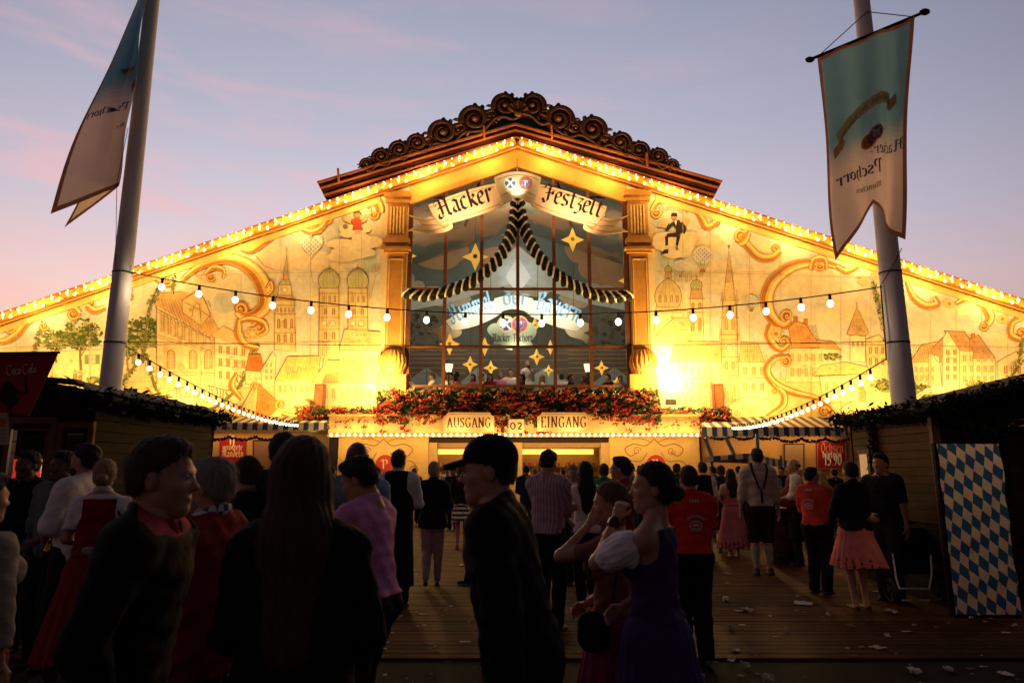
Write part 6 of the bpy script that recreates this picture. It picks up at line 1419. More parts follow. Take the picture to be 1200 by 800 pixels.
# flower boxes
M_leaf = mat('geranium_leaf', (.05,.075,.02), .7, 0, .4, 9, .2); M_red = mat('red_blossom', (.34,.018,.010), .6, 0, .3, 9, .2); M_or = mat('orange_blossom', (.46,.15,.045), .6, 0, .3, 9, .2); M_box = mat('flower_trough', (.20,.09,.03), .7)
def flowers(x0, x1, y0, y1, Y, lab, seed, dens=1.0):
    rnd = random.Random(seed); a, c = P(x0, y1, Y), P(x1, y0, Y); root = empty('flower_box', ((a.x+c.x)/2, Y, a.z), lab, 'flower box', 'flower boxes along the balcony'); w_, h_ = c.x-a.x, c.z-a.z
    b = MB(); b.box((a.x+.03, Y+.05, a.z+h_*.25), (c.x-.03, Y+.28, a.z+h_*.55)); b.build('trough', M_box, root)
    lf, rd, og = MB(), MB(), MB(); n = int(w_*h_*560*dens)
    for i in range(n):
        x = a.x-.06+rnd.random()*(w_+.12); z = a.z+h_*(rnd.random()**.9)+(.06*math.sin(x*7+seed))-(.10 if rnd.random() < .12 else 0); yy = Y-.22+rnd.random()*.42; s_ = rnd.uniform(.045,.10)
        u = Vector((rnd.uniform(-1,1), rnd.uniform(-1,.3), rnd.uniform(-1,1))).normalized(); v = u.cross(Vector((rnd.uniform(-1,1), 1, rnd.uniform(-1,1)))).normalized(); p = Vector((x, yy, z))
        lf.add([p-u*s_, p+v*s_*.6, p+u*s_, p-v*s_*.6], [(0,1,2,3)])
    for i in range(int(w_*h_*34*dens)):
        x = a.x+rnd.random()*w_; z = a.z+h_*rnd.random()*(1 if rnd.random() > .1 else -.25); hf_ = (z-a.z)/h_; t_ = og if rnd.random() < .15+.40*hf_ else rd; s_ = rnd.uniform(.05,.12); p = Vector((x, Y-.26+rnd.uniform(-.05,.05), z+.06*math.sin(x*7+seed)))
        for k in range(9): t_.sphere(p+Vector((rnd.uniform(-1.2,1.2)*s_, rnd.uniform(-.6,.6)*s_, rnd.uniform(-.5,.5)*s_)), s_*rnd.uniform(.22,.42), 5, 4)
    for m_, nm, mt in ((lf,'foliage',M_leaf),(rd,'red_blossoms',M_red),(og,'orange_blossoms',M_or)):
        o = m_.build(nm, mt, root, recalc=False); o['kind'] = 'stuff'
labs = ['left end','second from the left end','third from the left end']
for i, (x0, x1) in enumerate(((348,381),(381,413),(413,445))): flowers(x0, x1, 478, 499, 29.0, 'low flower box of red geraniums, %s of the left row' % ['outermost','middle','innermost'][i], 20+i)
for i, (x0, x1) in enumerate(((443,484),(484,525),(525,566),(566,607),(607,648),(648,689),(689,730),(730,771))): flowers(x0, x1, 456, 489 if i not in (3,4,0,7) else (500 if i in (3,4) else 497), 28.75, 'tall mass of red and orange blossoms %s' % ['left of the window foot','under the first window bay above the fascia','above the AUSGANG sign','between the AUSGANG sign and the number plate','right above the number plate','above the EINGANG sign','under the last window bay','right of the window foot'][i], 30+i)
for i, (x0, x1) in enumerate(((768,797),(797,826),(826,854))): flowers(x0, x1, 478, 499, 29.0, 'low flower box of red geraniums, %s of the right row' % ['innermost','middle','outermost'][i], 50+i)
# balcony parapet the boxes hang on
b = MB(); b.box((P(445,490,29).x, 28.98, P(600,489,FY).z), (P(770,490,29).x, WY, P(600,462,29).z), 0, (.66,.44,.18)); b.build('parapet', M_wall, port)
# two brown loudspeaker columns
for px, lab in ((374, 'tall brown speaker box standing behind the left flower row'), (843, 'tall brown speaker box standing behind the right flower row')):
    c = P(px, 485, 29.4); root = empty('speaker_column', c, lab, 'speaker', 'speaker boxes on the balcony'); b = MB(); h_ = (P(px,450,29.4)-c).z; b.box((c.x-.22, 29.25, c.z), (c.x+.20, 29.6, c.z+h_)); b.build('cabinet', M_brown, root)
    b = MB(); b.box((c.x-.17, 29.235, c.z+.08), (c.x+.15, 29.248, c.z+h_-.06)); b.build('grille', mat('speaker_cloth', (.26,.09,.03), .8), root)
# ---------------------------------------------------------------- awnings left and right
def stripes(name, nst, axis, c1, c2):
    if name in MC: return MC[name]
    m = bpy.data.materials.new(name); n, l, b = nt(m); b.inputs['Roughness'].default_value = .85
    tc = n.new('ShaderNodeTexCoord'); s_ = n.new('ShaderNodeSeparateXYZ'); l.new(tc.outputs['Object'], s_.inputs[0]); q = n.new('ShaderNodeMath'); q.operation = 'MULTIPLY'; q.inputs[1].default_value = nst; l.new(s_.outputs[axis], q.inputs[0]); f = n.new('ShaderNodeMath'); f.operation = 'FRACT'; l.new(q.outputs[0], f.inputs[0]); g = n.new('ShaderNodeMath'); g.operation = 'GREATER_THAN'; g.inputs[1].default_value = .5; l.new(f.outputs[0], g.inputs[0])
    mx = n.new('ShaderNodeMix'); mx.data_type = 'RGBA'; l.new(g.outputs[0], mx.inputs[0]); mx.inputs[6].default_value = c1+(1,); mx.inputs[7].default_value = c2+(1,); l.new(mx.outputs[2], b.inputs['Base Color']); MC[name] = m; return m
M_aw = stripes('awning_stripes', 2.4, 'X', (.62,.52,.36), (.10,.09,.10)); M_val = stripes('valance_blue_white', 2.4, 'X', (.78,.68,.48), (.04,.06,.13))
def awning(x0, x1, yt, yb, Yt, Yb, lab, vd=.30, top=None):
    a, b_ = P(x0, yt, Yt), P(x1, yt, Yt); zb = P((x0+x1)/2, yb, Yb).z; xa, xb = P(x0, yb, Yb).x, P(x1, yb, Yb).x; root = empty('striped_awning', ((a.x+b_.x)/2, Yb, zb), lab, 'awning', 'striped awnings on the front')
    m = MB(); m.prism([(a.x, Yt, a.z), (b_.x, Yt, a.z), (xb, Yb, zb), (xa, Yb, zb)], (0, 0, .03)); m.build('cloth', top or M_aw, root)
    m = MB(); n = max(2, int((xb-xa)/.2083)); pts = []
    for i in range(n):
        x = xa+(xb-xa)*i/n; w_ = (xb-xa)/n; m.add([(x, Yb-.012, zb+.02), (x+w_, Yb-.012, zb+.02), (x+w_, Yb-.02, zb-vd*.8), (x+w_*.5, Yb-.02, zb-vd), (x, Yb-.02, zb-vd*.8)], [(0,1,2,3,4)])
    m.build('valance', M_val, root); m = MB(); m.beam((xa, Yb+.02, zb-.02), (xb, Yb+.02, zb-.02), .05, .05); m.build('front_bar', M_ochre, root)
    return root
awning(232, 384, 489, 496, 29.6, 28.2, 'long striped awning with blue and white valance on the left front'); awning(822, 993, 489, 501, 29.6, 28.0, 'long striped awning with blue and white valance on the right front', .38)
awning(20, 228, 489, 496, 29.6, 28.2, 'long striped awning at the far left of the front'); awning(1000, 1200, 489, 501, 29.6, 28.0, 'long striped awning at the far right of the front')
# stall walls below the awnings
for x0, x1, lab in ((232, 336, 'l'), (336, 392, 'm'), (822, 1000, 'r')):
    b = MB(); b.box((P(x0,520,29.6).x, 29.6, 0), (P(x1,520,29.6).x, 29.9, 3.2), 0, (.55,.30,.10) if lab != 'm' else (.42,.30,.14)); b.build('stall_wall', M_wall, tent)
def picture(x0, x1, y0, y1, Y, lab, kind, fc, texts, frame=None, nm='menu_board'):
    c = P((x0+x1)/2, y1, Y); root = empty(nm, c, lab, 'sign'); m = MB(); shape3(m, [(x0,y0),(x1,y0),(x1,y1),(x0,y1)], Y, .05, fc); m.build('board', M_sign, root)
    q = Paint(Y, base=.004, step=.0002)
    for a_, x, xe, y, hh, c_, G_ in texts: w_ = text_w(a_, G_); nib(q, a_, linefn(x, y, xe, y, w_, (xe-x)/w_*hh), c_, .2, 35, .1, G_)
    if frame: q.line([(x0+1,y0+1),(x1-1,y0+1),(x1-1,y1-1),(x0+1,y1-1),(x0+1,y0+1)], 1.6, frame)
    q.mb.build('lettering', M_sign, root, recalc=False); return root
picture(257, 288, 513, 542, 29.5, 'red board lettered Gebrannte Mandeln under the left awning', 0, (.26,.015,.012), (('gerostete',261,284,527,1,(.80,.5,.3),GL),('Mandeln',260,285,535,1,(.80,.5,.3),GL),('h',269,275,521,1,(.8,.5,.3),GL)))
picture(957, 992, 516, 550, 29.5, 'red board lettered Ochsen with a price in white under the right awning', 0, (.22,.012,.012), (('Ochsen',962,988,530,1.1,(.62,.20,.12),GL),('braterei',964,986,536,1,(.85,.75,.6),GL),('15.90',966,986,545,1.2,(.9,.85,.75),GL)), (.5,.1,.06))
picture(918, 943, 519, 552, 29.5, 'dark framed picture board on the ochre wall under the right awning', 0, (.36,.22,.10), (), (.03,.02,.02), 'framed_board')
picture(296, 330, 515, 552, 29.5, 'dark framed stall window board right of the red almond sign', 0, (.20,.10,.05), (), (.02,.015,.01), 'framed_board')
b = MB(); b.box((P(386,515,29.0).x, 29.0, 0), (P(396,515,29.0).x, 29.05, zf0), 0, (.03,.02,.02)); b.build('dark_door', M_wall, port)
for x0, x1 in ((822,1000),(232,384)): lamp('awning_light', 'AREA', P((x0+x1)/2, 507, 28.9), 45, (1,.6,.25), target=P((x0+x1)/2, 560, 29.2), size=(5, .2))
# dark leafy swags under the awnings
for x0, x1, y in ((238,330,512),(830,912,511),(912,994,514)):
    n = 3; rnd = random.Random(x0); q = []
    for k in range(n): 
        for i in range(9): t_ = i/8; q.append((x0+(x1-x0)*(k+t_)/n, y+3.2*4*t_*(1-t_)))
    b = MB(); c0 = P(*q[0], 28.6)
    for x, y_ in q:
        for k in range(5): b.sphere(P(x, y_, 28.6)+Vector((rnd.uniform(-.06,.06),rnd.uniform(-.05,.05),rnd.uniform(-.04,.04))), .045, 5, 4)
    o = b.build('leaf_swag', M_gar, None, c0); tag(o, 'dark leafy swag hanging under the %s' % {238:'left awning',830:'right awning, on its left half',912:'right awning, on its right half'}[x0], 'garland', 'leafy swags under the awnings')
# ---------------------------------------------------------------- flag poles and flags
M_pole = mat('pole_grey_paint', (.72,.66,.66), .5, 0, .1, 1.2, .1, 20)
PLY, PRY = 12.0, 11.2
def pole(p0, p1, Y, d0, d1, lab):
    a, c = P(p0[0], p0[1], Y), P(p1[0], p1[1], Y); x = a.x; ztop = c.z+3.0
    root = empty('flagpole', (x, Y, 0), lab, 'flagpole', 'tall flagpoles beside the stalls'); b = MB(); k = 14
    b.tube([(x, Y, ztop*i/k) for i in range(k+1)], [(d0+(d1-d0)*min(1, i/k*ztop/c.z))/2 for i in range(k+1)], 20); b.build('shaft', M_pole, root)
    b = MB(); 
    for z in (P(0, 320, Y).z, P(0, 402, Y).z): b.tube([(x, Y, z-.012), (x, Y, z+.012)], (d0+(d1-d0)*z/c.z)/2+.008, 20)
    b.build('clamp', M_wire, root); return root, x
rp, LX = pole((128, 465), (178, 0), PLY, .40, .26, 'tall grey tapering flagpole behind the left stall')
rp, RX = pole((1059, 470), (1008, 0), PRY, .42, .27, 'tall grey tapering flagpole behind the right stall')
M_flag = paintmat('flag_cloth', .08, 3, .9)
_n, _l, _b = nt(M_flag)
# thin cloth lets the dusk through
trn = _n.new('ShaderNodeBsdfTranslucent'); mxs = _n.new('ShaderNodeMixShader'); mxs.inputs[0].default_value = .62
src = _b.inputs['Base Color'].links[0].from_socket; _l.new(src, trn.inputs[0]); _l.new(_b.outputs[0], mxs.inputs[1]); _l.new(trn.outputs[0], mxs.inputs[2]); _l.new(mxs.outputs[0], _n['Material Output'].inputs[0])
TEAL = (.13,.29,.44); FCR = (.84,.68,.62)
def flagcol(v, base=None):
    t = min(1, max(0, (v-.42)/.22)); t = t*t*(3-2*t); return tuple(TEAL[i]*(1-t)+FCR[i]*t for i in range(3))
def flag(name, f3, nu, nv, lab, notch, texts, bar=None, vis=None):
    """f3(u, v) -> point; u across 0..1, v down 0..1; swallow-tailed at the foot"""
    root = empty('banner_flag', f3(.5, 0), lab, 'flag', 'swallow-tailed brewery flags'); b = MB()
    vf = lambda u, v: v*(1-notch*(1-abs(2*u-1)))
    vs = [f3(i/nu, vf(i/nu, j/nv)) for j in range(nv+1) for i in range(nu+1)]
    b.v = [tuple(p) for p in vs]
    for j in range(nv):
        for i in range(nu):
            u, v = (i+.5)/nu, vf((i+.5)/nu, (j+.5)/nv); c = flagcol(v)
            if i in (0, nu-1) or j in (0, nv-1): c = (.22,.10,.07)
            b.f.append((j*(nu+1)+i, j*(nu+1)+i+1, (j+1)*(nu+1)+i+1, (j+1)*(nu+1)+i)); b.m.append(0); b.c.append(c); b.sm.append(True)
    b.build('cloth', M_flag, root, recalc=False)
    def proj(x, y, d):
        p = f3(x, y); e = .01; n_ = (f3(x+e, y)-p).cross(f3(x, y+e)-p).normalized()
        if n_.y > 0: n_ = -n_
        return p+n_*(d+.002)
    q = Paint(0, base=.0, step=.0003, proj=proj); texts(q); q.mb.build('print', M_flag, root, recalc=False)
    return root
from mathutils import noise as mnoise
# right flag: hung from a slanting bar, seen from behind so its writing is mirrored
A0, A1, B0, B1 = P(959,66,10.3), P(1070,20,9.9), P(986,302,10.6), P(1059,281,10.1)
mid = P(1031,248,10.35)
def fR(u, v):
    t = A0.lerp(A1, u); bt = B0.lerp(B1, u); p = t.lerp(bt, v)
    p = p+Vector((0, .16*math.sin(u*7+v*2.2)*v+.05*math.sin(u*16+1), .0)); p.x += .05*math.sin(v*6+u*3)*v; return p
navy = (.05,.07,.22)
def txR(q):
    W = 1.0
    def fn(x0, x1, y, h_, w_, sag=0):
        def f(u, v): t = u/w_; return (x0+(x1-x0)*t, y-v*h_-sag*4*t*(1-t)-(x0+(x1-x0)*t-.5)*.0)
        return f
    w_ = text_w('Hacker-'); nib(q, 'Hacker-', fn(.98, .50, .585, .034, w_), navy, .2); w_ = text_w('Pschorr'); nib(q, 'Pschorr', fn(.64, .12, .665, .040, w_), navy, .22); w_ = text_w('MUNCHEN'.title()); nib(q, 'Munchen', fn(.62, .30, .735, .018, w_), (.30,.14,.12), .2)
    # gold ribbon and two round crests
    rib = [(.14+.64*i/12, .43-.045*4*(i/12)*(1-i/12)-.09*(i/12)) for i in range(13)]; q.ribbon(rib, .055, (.80,.50,.26)); q.ribbon([(.10,.50),(.18,.47),(.2,.45)], .05, (.60,.30,.14)); q.ribbon([(.74,.36),(.80,.37),(.88,.345)], .05, (.60,.30,.14))
    w_ = text_w('Himmel der Bayern'); nib(q, 'Himmel der Bayern', lambda u, v: (.76-.58*u/w_, .335+.10*(u/w_)-.045*4*(u/w_)*(1-u/w_)-v*.017+.012), (.45,.16,.08), .2)
    for cx, cy_, c_ in ((.50,.512,(.70,.30,.10)),(.585,.485,(.70,.30,.10))):
        q.fill([(cx+.085*math.cos(R(a)), cy_+.036*math.sin(R(a))) for a in range(0,360,20)], c_); q.fill([(cx+.062*math.cos(R(a)), cy_+.027*math.sin(R(a))) for a in range(0,360,20)], (.12,.10,.28) if cx > .55 else (.50,.06,.08))
        if cx < .55: q.fill([(cx+(.065 if i % 2 == 0 else .03)*math.cos(R(i*30)), cy_+(.028 if i % 2 == 0 else .013)*math.sin(R(i*30))) for i in range(12)], (.20,.16,.42))
        else: q.ribbon([(cx-.04,cy_-.016),(cx+.04,cy_+.016)], .016, (.8,.75,.7)); q.ribbon([(cx+.04,cy_-.016),(cx-.04,cy_+.016)], .016, (.8,.75,.7))
fr_ = flag('r', fR, 26, 44, 'teal and cream swallow-tailed flag hanging spread on the right pole', .20, txR)
b = MB(); d_ = (A1-A0).normalized(); b.tube([A0-d_*.10, A1+d_*.14], .025, 6); b.sphere(A0-d_*.14, .05, 8, 6, sc=(1.6,1,1)); b.sphere(A1+d_*.18, .055, 8, 6, sc=(1.6,1,1)); b.build('crossbar', M_wire, fr_)
tp = Vector((RX, PRY-.14, P(1012,14,PRY-.14).z)); b = MB(); b.tube([A0, tp], .008, 4); b.tube([A1, tp], .008, 4); b.build('cord', M_wire, fr_)
# left flag: blown edge-on, falls in two long points
LA0, LA1 = P(176,-14,11.2), P(170,-6,11.7)
LB0, LB1 = P(56,247,11.0), P(79,266,12.4)
def fL(u, v):
    top = P(166+8*u, -10, 11.2+.6*u)
    xin = 134+4*math.sin(v*9)
    if u < .5: bt = P(56,249,11.0).lerp(P(134,216,11.75), u*2)
    else: bt = P(134,216,11.75).lerp(P(78,268,12.5), (u-.5)*2)
    p = top.lerp(bt, v); bow = math.sin(math.pi*v)
    p.x += (.10*bow if u > .3 and u < .8 else -.03*bow)+.04*math.sin(v*12+u*4)*(u > .4); p.y += .10*math.sin(v*7+u*3)*v; return p
def txL(q):
    w_ = text_w('Pschorr'); nib(q, 'Pschorr', lambda u, v: (.46-.44*u/w_, .615-.045*(1-u/w_)*0-v*.026), navy, .22); q.ribbon([(.30,.42),(.36,.41),(.44,.40)], .035, (.55,.28,.14)); q.ribbon([(.44,.48),(.46,.50),(.47,.53)], .05, (.45,.08,.06)); w_ = text_w('Munchen'); nib(q, 'Mun', lambda u, v: (.47-.2*u/w_, .70-v*.014), navy, .2)
flL = flag('l', fL, 28, 44, 'teal and cream flag blown edge-on beside the left pole', .0, txL)
b = MB(); b.tube([P(150,150,11.72), P(137,215,11.8), P(135,330,11.85)], .006, 4); b.build('cord', M_wire, flL)
# ---------------------------------------------------------------- strings of lamps
def catw(a, b_, sag, n=40): return [a.lerp(b_, i/n)-Vector((0,0,sag*4*(i/n)*(1-i/n))) for i in range(n+1)]
def light_string(pts, bulbs, lab, r=.055, glow=None, group='strings of white bulbs over the square', pw=0):
    root = empty('light_string', pts[0], lab, 'string lights', group); b = MB(); b.tube(pts, .011, 5); b.build('cable', M_wire, root)
    L = [0]
    for a, c in zip(pts, pts[1:]): L.append(L[-1]+(c-a).length)
    def at(t):
        s_ = t*L[-1]; k = 0
        while k < len(L)-2 and L[k+1] < s_: k += 1
        f = (s_-L[k])/(L[k+1]-L[k]+1e-9); return pts[k].lerp(pts[k+1], f)
    pb = ps = None
    for k, t in enumerate(bulbs):
        p = at(t); rl_ = p-pts[0]
        if pb is None:
            b = MB(); b.sphere((0,0,-.155), r, 12, 9, sc=(1,1,1.15)); pb = b.build('bulb', glow or M_bulb_w, None, recalc=False); pb.parent = root; pb.location = rl_
            b = MB(); b.tube([(0,0,.01),(0,0,-.095)], .026, 8); ps = b.build('socket', M_sock, None, recalc=False); ps.parent = root; ps.location = rl_
        else: copyo(pb, root, rl_); copyo(ps, root, rl_)
    return root
a = Vector((LX+.19, PLY-.05, P(150,320,PLY).z)); c = Vector((RX-.19, PRY-.05, P(1033,337,PRY).z))
pts = catw(a, c, .62)
bx = [191,235,278,322,367,411,456,502,547,591,636,681,725,769,812,855,897,938,972]
xs_ = [600+FPX*p.x/(p.y*cP+(p.z-CH)*sP) for p in pts]
ts = [float(np.interp(v, xs_, np.linspace(0,1,len(pts)))) for v in bx]
light_string(pts, ts, 'long string of white bulbs sagging between the two flagpoles', .052)
for t_ in ts[::3]:
    q_ = pts[int(t_*40)]; lamp('string_light', 'POINT', q_-Vector((0,.0,.25)), 9, (1,.72,.42), .06)
e1 = P(352, 494, 28.2); a1 = Vector((LX+.18, PLY+.02, P(142,405,PLY).z)); a2 = Vector((RX-.19, PRY+.05, P(1036,420,PRY).z)); e2 = P(856, 497, 28.2)
light_string(catw(a1, e1, .30), [.02+.96*(i+.5)/30 for i in range(30)], 'string of white bulbs running from the left pole down to the entrance front', .042)
light_string(catw(a2, e2, .30), [.03+.95*(i+.5)/30 for i in range(30)], 'string of white bulbs running from the right pole down to the entrance front', .042)
w1 = catw(Vector((LX, PLY-.2, P(0,402,PLY).z)), Vector((RX, PRY-.2, P(0,402,PRY).z)), .08, 20); b = MB(); b.tube(w1, .006, 4); o = b.build('stay_wire', M_wire, None, w1[0]); tag(o, 'thin bare wire stretched level between the two flagpoles', 'wire')
b = MB(); w2 = [Vector((RX-.22, PRY-.06, P(0,336,PRY).z)), Vector((RX-.24, PRY-.07, P(0,400,PRY).z)), Vector((RX-.22, PRY, P(0,422,PRY).z))]; b.tube(w2, .012, 5); b.tube([w2[0], Vector((RX-.02, PRY-.24, P(0,310,PRY).z)), Vector((RX+.1, PRY-.24, P(0,296,PRY).z))], .007, 4); o = b.build('hanging_cable', M_wire, None, w2[0]); tag(o, 'black cable hanging down the near side of the right flagpole', 'cable')
# ---------------------------------------------------------------- stalls
M_hutw = wood('hut_boards', (.030,.012,.005), .12, 'Z', .4, .65); M_hutd = wood('hut_boards_dark', (.012,.006,.0035), .12, 'Z', .4, .7); M_hutr = wood('roof_boards', (.006,.005,.004), .2, 'Y', .4, .75)
M_panel = wood('ochre_boards', (.050,.019,.007), .11, 'Z', .55, .6)
def hut(xe, xr, xo, y0, y1, ze, zr, lab, side, fm, sm):
    """gable-fronted market hut: eave at xe towards the square, ridge xr, outer side xo"""
    root = empty('market_hut', ((xe+xo)/2, y0, 0), lab, 'market stall', 'wooden market huts'); th = .06; s_ = 1 if xe > 0 else -1
    zo = ze
    b = MB(); return root
# left hut
lh = empty('market_hut', (-6.6, 7.4, 0), 'dark wooden drinks hut with leaf-strewn roof at the left', 'market stall', 'wooden market huts')
ex, rx_, ox = -4.46, -8.3, -12; ze, zr = 2.36, 3.05; y0, y1 = 7.4, 10.6
xi = ex-.12
wz = lambda x: ze-.06+(zr-ze)*(x-ex)/(rx_-ex)
def wallq(b, x0, x1, z0, z1, y=y0, th=.06): b.box((x0, y, z0), (x1, y+th, z1))
# front wall with two lit openings (px 15-62, 74-106)
def X(px, Y): return P(px, 520, Y).x
oA = (X(14,y0), X(60,y0)); oB = (X(74,y0), X(104,y0)); zo0, zo1 = 1.05, P(30,503,y0).z
b = MB(); wallq(b, -12, oA[0], 0, 2.25); wallq(b, oA[1], oB[0], 0, 2.25); wallq(b, oB[1], xi, 0, 2.25); wallq(b, oA[0], oA[1], 0, zo0); wallq(b, oA[0], oA[1], zo1, 2.25); wallq(b, oB[0], oB[1], 0, zo0+.1); wallq(b, oB[0], oB[1], zo1-.05, 2.25)
b.build('front_wall', M_hutw, lh)
b = MB(); b.prism([(xi, y0, 2.25), (xi, y0, ze+.01), (rx_, y0, zr+.01), (-12, y0, 2.4), (-12, y0, 2.25)], (0, .06, 0)); b.prism([(xi, y1-.12, 2.2), (xi, y1-.12, ze+.01), (rx_, y1-.12, zr+.01), (-12, y1-.12, 2.4), (-12, y1-.12, 2.2)], (0, .05, 0)); b.build('gable', M_hutw, lh)
b = MB(); b.box((xi-.06, y0+.06, 0), (xi, y1, ze-.05)); b.build('side_wall', M_hutd, lh)
b = MB(); b.box((-12, y1-.06, 0), (xi, y1, 2.3)); b.build('rear_wall', M_hutw, lh)
b = MB(); b.box((-12, y0+.07, 2.2), (xi-.06, y1-.06, 2.24)); b.build('ceiling', M_hutw, lh)
b = MB(); b.prism([(ex, y0-.25, ze), (rx_, y0-.25, zr), (rx_, y0-.25, zr+.09), (ex, y0-.25, ze+.09)], (0, y1-y0+.5, 0)); b.prism([(rx_, y0-.25, zr), (-12.5, y0-.25, 2.2), (-12.5, y0-.25, 2.29), (rx_, y0-.25, zr+.09)], (0, y1-y0+.5, 0)); b.build('roof', M_hutr, lh)
for o_, nm in ((oA, 'frame'), (oB, 'frame')):
    z1_ = zo1 if o_ is oA else zo1-.05; b = MB(); b.box((o_[0]-.06, y0-.04, zo0), (o_[0], y0-.002, z1_+.06)); b.box((o_[1], y0-.04, zo0), (o_[1]+.06, y0-.002, z1_+.06)); b.box((o_[0]-.06, y0-.05, z1_+.061), (o_[1]+.06, y0-.003, z1_+.13)); b.box((o_[0]-.10, y0-.22, zo0-.05), (o_[1]+.10, y0-.004, zo0-.001)); b.build('window_frame', mat('window_timber', (.11,.05,.02), .6), lh)
b = MB(); b.box((X(47,y0), y0+.07, zo0), (X(60,y0), y0+.11, zo1-.02)); b.build('shutter', mat('dark_red_paint', (.12,.015,.01), .5), lh)
lamp('stall_light', 'POINT', (X(24,y0)-.2, 8.5, 2.0), 14, (1,.62,.3), .08); lamp('stall_light', 'POINT', (X(92,y0)-.3, 8.3, 1.95), 20, (1,.72,.40), .08)
# things in the drinks hut
def simplebox(name, a, c, m, lab, cat, grp=None):
    b = MB(); b.box(a, c); o = b.build(name, m, None, Vector(((a[0]+c[0])/2, (a[1]+c[1])/2, a[2]))); tag(o, lab, cat, grp); return o
fx = X(20, 8.2); fr = empty('drinks_fridge', (fx, 8.2, .9), 'red lit Coca-Cola fridge inside the left hut window', 'fridge'); b = MB(); b.box((fx-.28, 8.2, .9), (fx+.35, 8.6, 1.78)); b.build('cabinet', mat('fridge_red', (.45,.02,.02), .4), fr)
b = MB(); b.box((fx-.26, 8.185, 1.50), (fx+.33, 8.198, 1.74)); b.build('lit_header', emis('cola_header', (.9,.05,.03), .5), fr)
q = Paint(8.185, base=.004, step=.0002); w_ = text_w('Coca-Cola', SCRIPT, .02)
fpx = lambda x, z, Y: (600+FPX*x/(Y*cP+(z-CH)*sP), 400-FPX*(-Y*sP+(z-CH)*cP)/(Y*cP+(z-CH)*sP))
p0, p1 = fpx(fx-.2, 1.56, 8.18), fpx(fx+.27, 1.59, 8.18); nib(q, 'Coca-Cola', linefn(p0[0], p0[1], p1[0], p1[1], w_, (p1[0]-p0[0])/w_), (.8,.78,.75), .14, 40, .02, SCRIPT); q.mb.build('lettering', M_sign, fr, recalc=False)
b = MB(); rnd = random.Random(2)
for i in range(3):
    for j in range(2): b.lathe((fx-.2+.22*i, 8.17, .95+.28*j), [(.035,0),(.04,.12),(.015,.18),(.015,.22)], 8, 0, rnd.choice([(.5,.2,.05),(.6,.5,.3),(.1,.25,.1)]))
b.build('bottles', M_wall, fr)['kind'] = 'stuff'
# menu sheet and red cola pennant hanging off the roof front
def flatsign(name, px0, px1, py0, py1, Y, col, lab, cat, txt, ts=None):
    c = P((px0+px1)/2, py1, Y); root = empty(name, c, lab, cat); m = MB(); shape3(m, ts or [(px0,py0),(px1,py0),(px1,py1),(px0,py1)], Y, .02, col); m.build('sheet', M_sign, root); q = Paint(Y, base=.004, step=.0002); txt(q); q.mb.build('print', M_sign, root, recalc=False); return root
flatsign('menu_sheet', -14, 9, 480, 521, 7.0, (.42,.36,.30), 'pale menu sheet on the hut wall at the left picture edge', 'menu', lambda q: (q.disc(2, 495, 5, (.45,.14,.05)), [q.line([(-10,504+i*4),(6,504+i*4)], .8, (.25,.10,.06)) for i in range(4)]))
def cola(q):
    w_ = text_w('Coca-Cola', SCRIPT, .02); nib(q, 'Coca-Cola', linefn(8, 439.5, 43, 437, w_, 35/w_*1.2), (.62,.52,.52), .13, 40, .02, SCRIPT)
    blk = (.02,.01,.01); q.fill(cr([(3,452),(9,448),(16,452),(18,460),(22,470),(14,476),(6,474),(0,468)],4,True), blk); q.disc(10,449,3.4,blk); q.ribbon([(15,455),(24,462),(32,459),(30,450)], [4,3,3], blk); q.ribbon([(28,451),(31,447),(30,442)], [3,3,2], blk); q.ribbon([(14,474),(10,481)], 4, blk)
flatsign('cola_banner', -40, 66, 413, 487, 6.6, (.26,.012,.012), 'dark red Coca-Cola pennant with a black figure drinking, hung at the left hut roof', 'banner', cola, [(-40,414),(67,413.5),(33,487),(-40,478)])
b = MB(); b.tube([P(-40,414,6.58), P(70,413,6.58)], .012, 5); o = b.build('banner_rod', M_wire, None, P(0,414,6.58)); tag(o, 'thin black rod carrying the red pennant at the left', 'rod')
# leaf garland and tarpaulin on the eaves
M_fir = mat('fir_garland', (.015,.028,.010), .8, 0, .5, 14, .5)
def fringe(pts, lab, w_=.10, n=70, seed=1, mt=None, name='fir_garland', grp='fir garlands on the hut eaves'):
    rnd = random.Random(seed); b = MB(); L = [0]
    for a, c in zip(pts, pts[1:]): L.append(L[-1]+(Vector(c)-Vector(a)).length)
    for i in range(int(n*L[-1])):
        s_ = rnd.random()*L[-1]; k = max(j for j in range(len(L)-1) if L[j] <= s_); p = Vector(pts[k]).lerp(Vector(pts[k+1]), (s_-L[k])/(L[k+1]-L[k]))
        p += Vector((rnd.gauss(0,w_*.5), rnd.gauss(0,w_*.5), rnd.gauss(0,w_*.5))); u = Vector((rnd.uniform(-1,1), rnd.uniform(-1,1), rnd.uniform(-1.2,.6))).normalized()*rnd.uniform(.03,.08); v = u.cross(Vector((rnd.random(),1,rnd.random()))).normalized()*rnd.uniform(.008,.022)
        b.add([p-u, p+v, p+u, p-v], [(0,1,2,3)])
    b.tube(pts, w_*.35, 6); o = b.build(name, mt or M_fir, None, Vector(pts[0]), recalc=False); tag(o, lab, 'garland', grp); return o
fringe([(-4.42,7.2,2.38),(-4.42,8.8,2.36),(-4.44,10.8,2.4)], 'dark fir garland along the left hut eave', .12, 230, 3)
fringe([(-4.5,7.14,2.40),(-5.4,7.14,2.56),(-6.6,7.14,2.78)], 'dark fir garland along the front of the left hut roof', .10, 200, 4)
tb = MB(); rnd = random.Random(9); nu, nv = 22, 10; vs = []
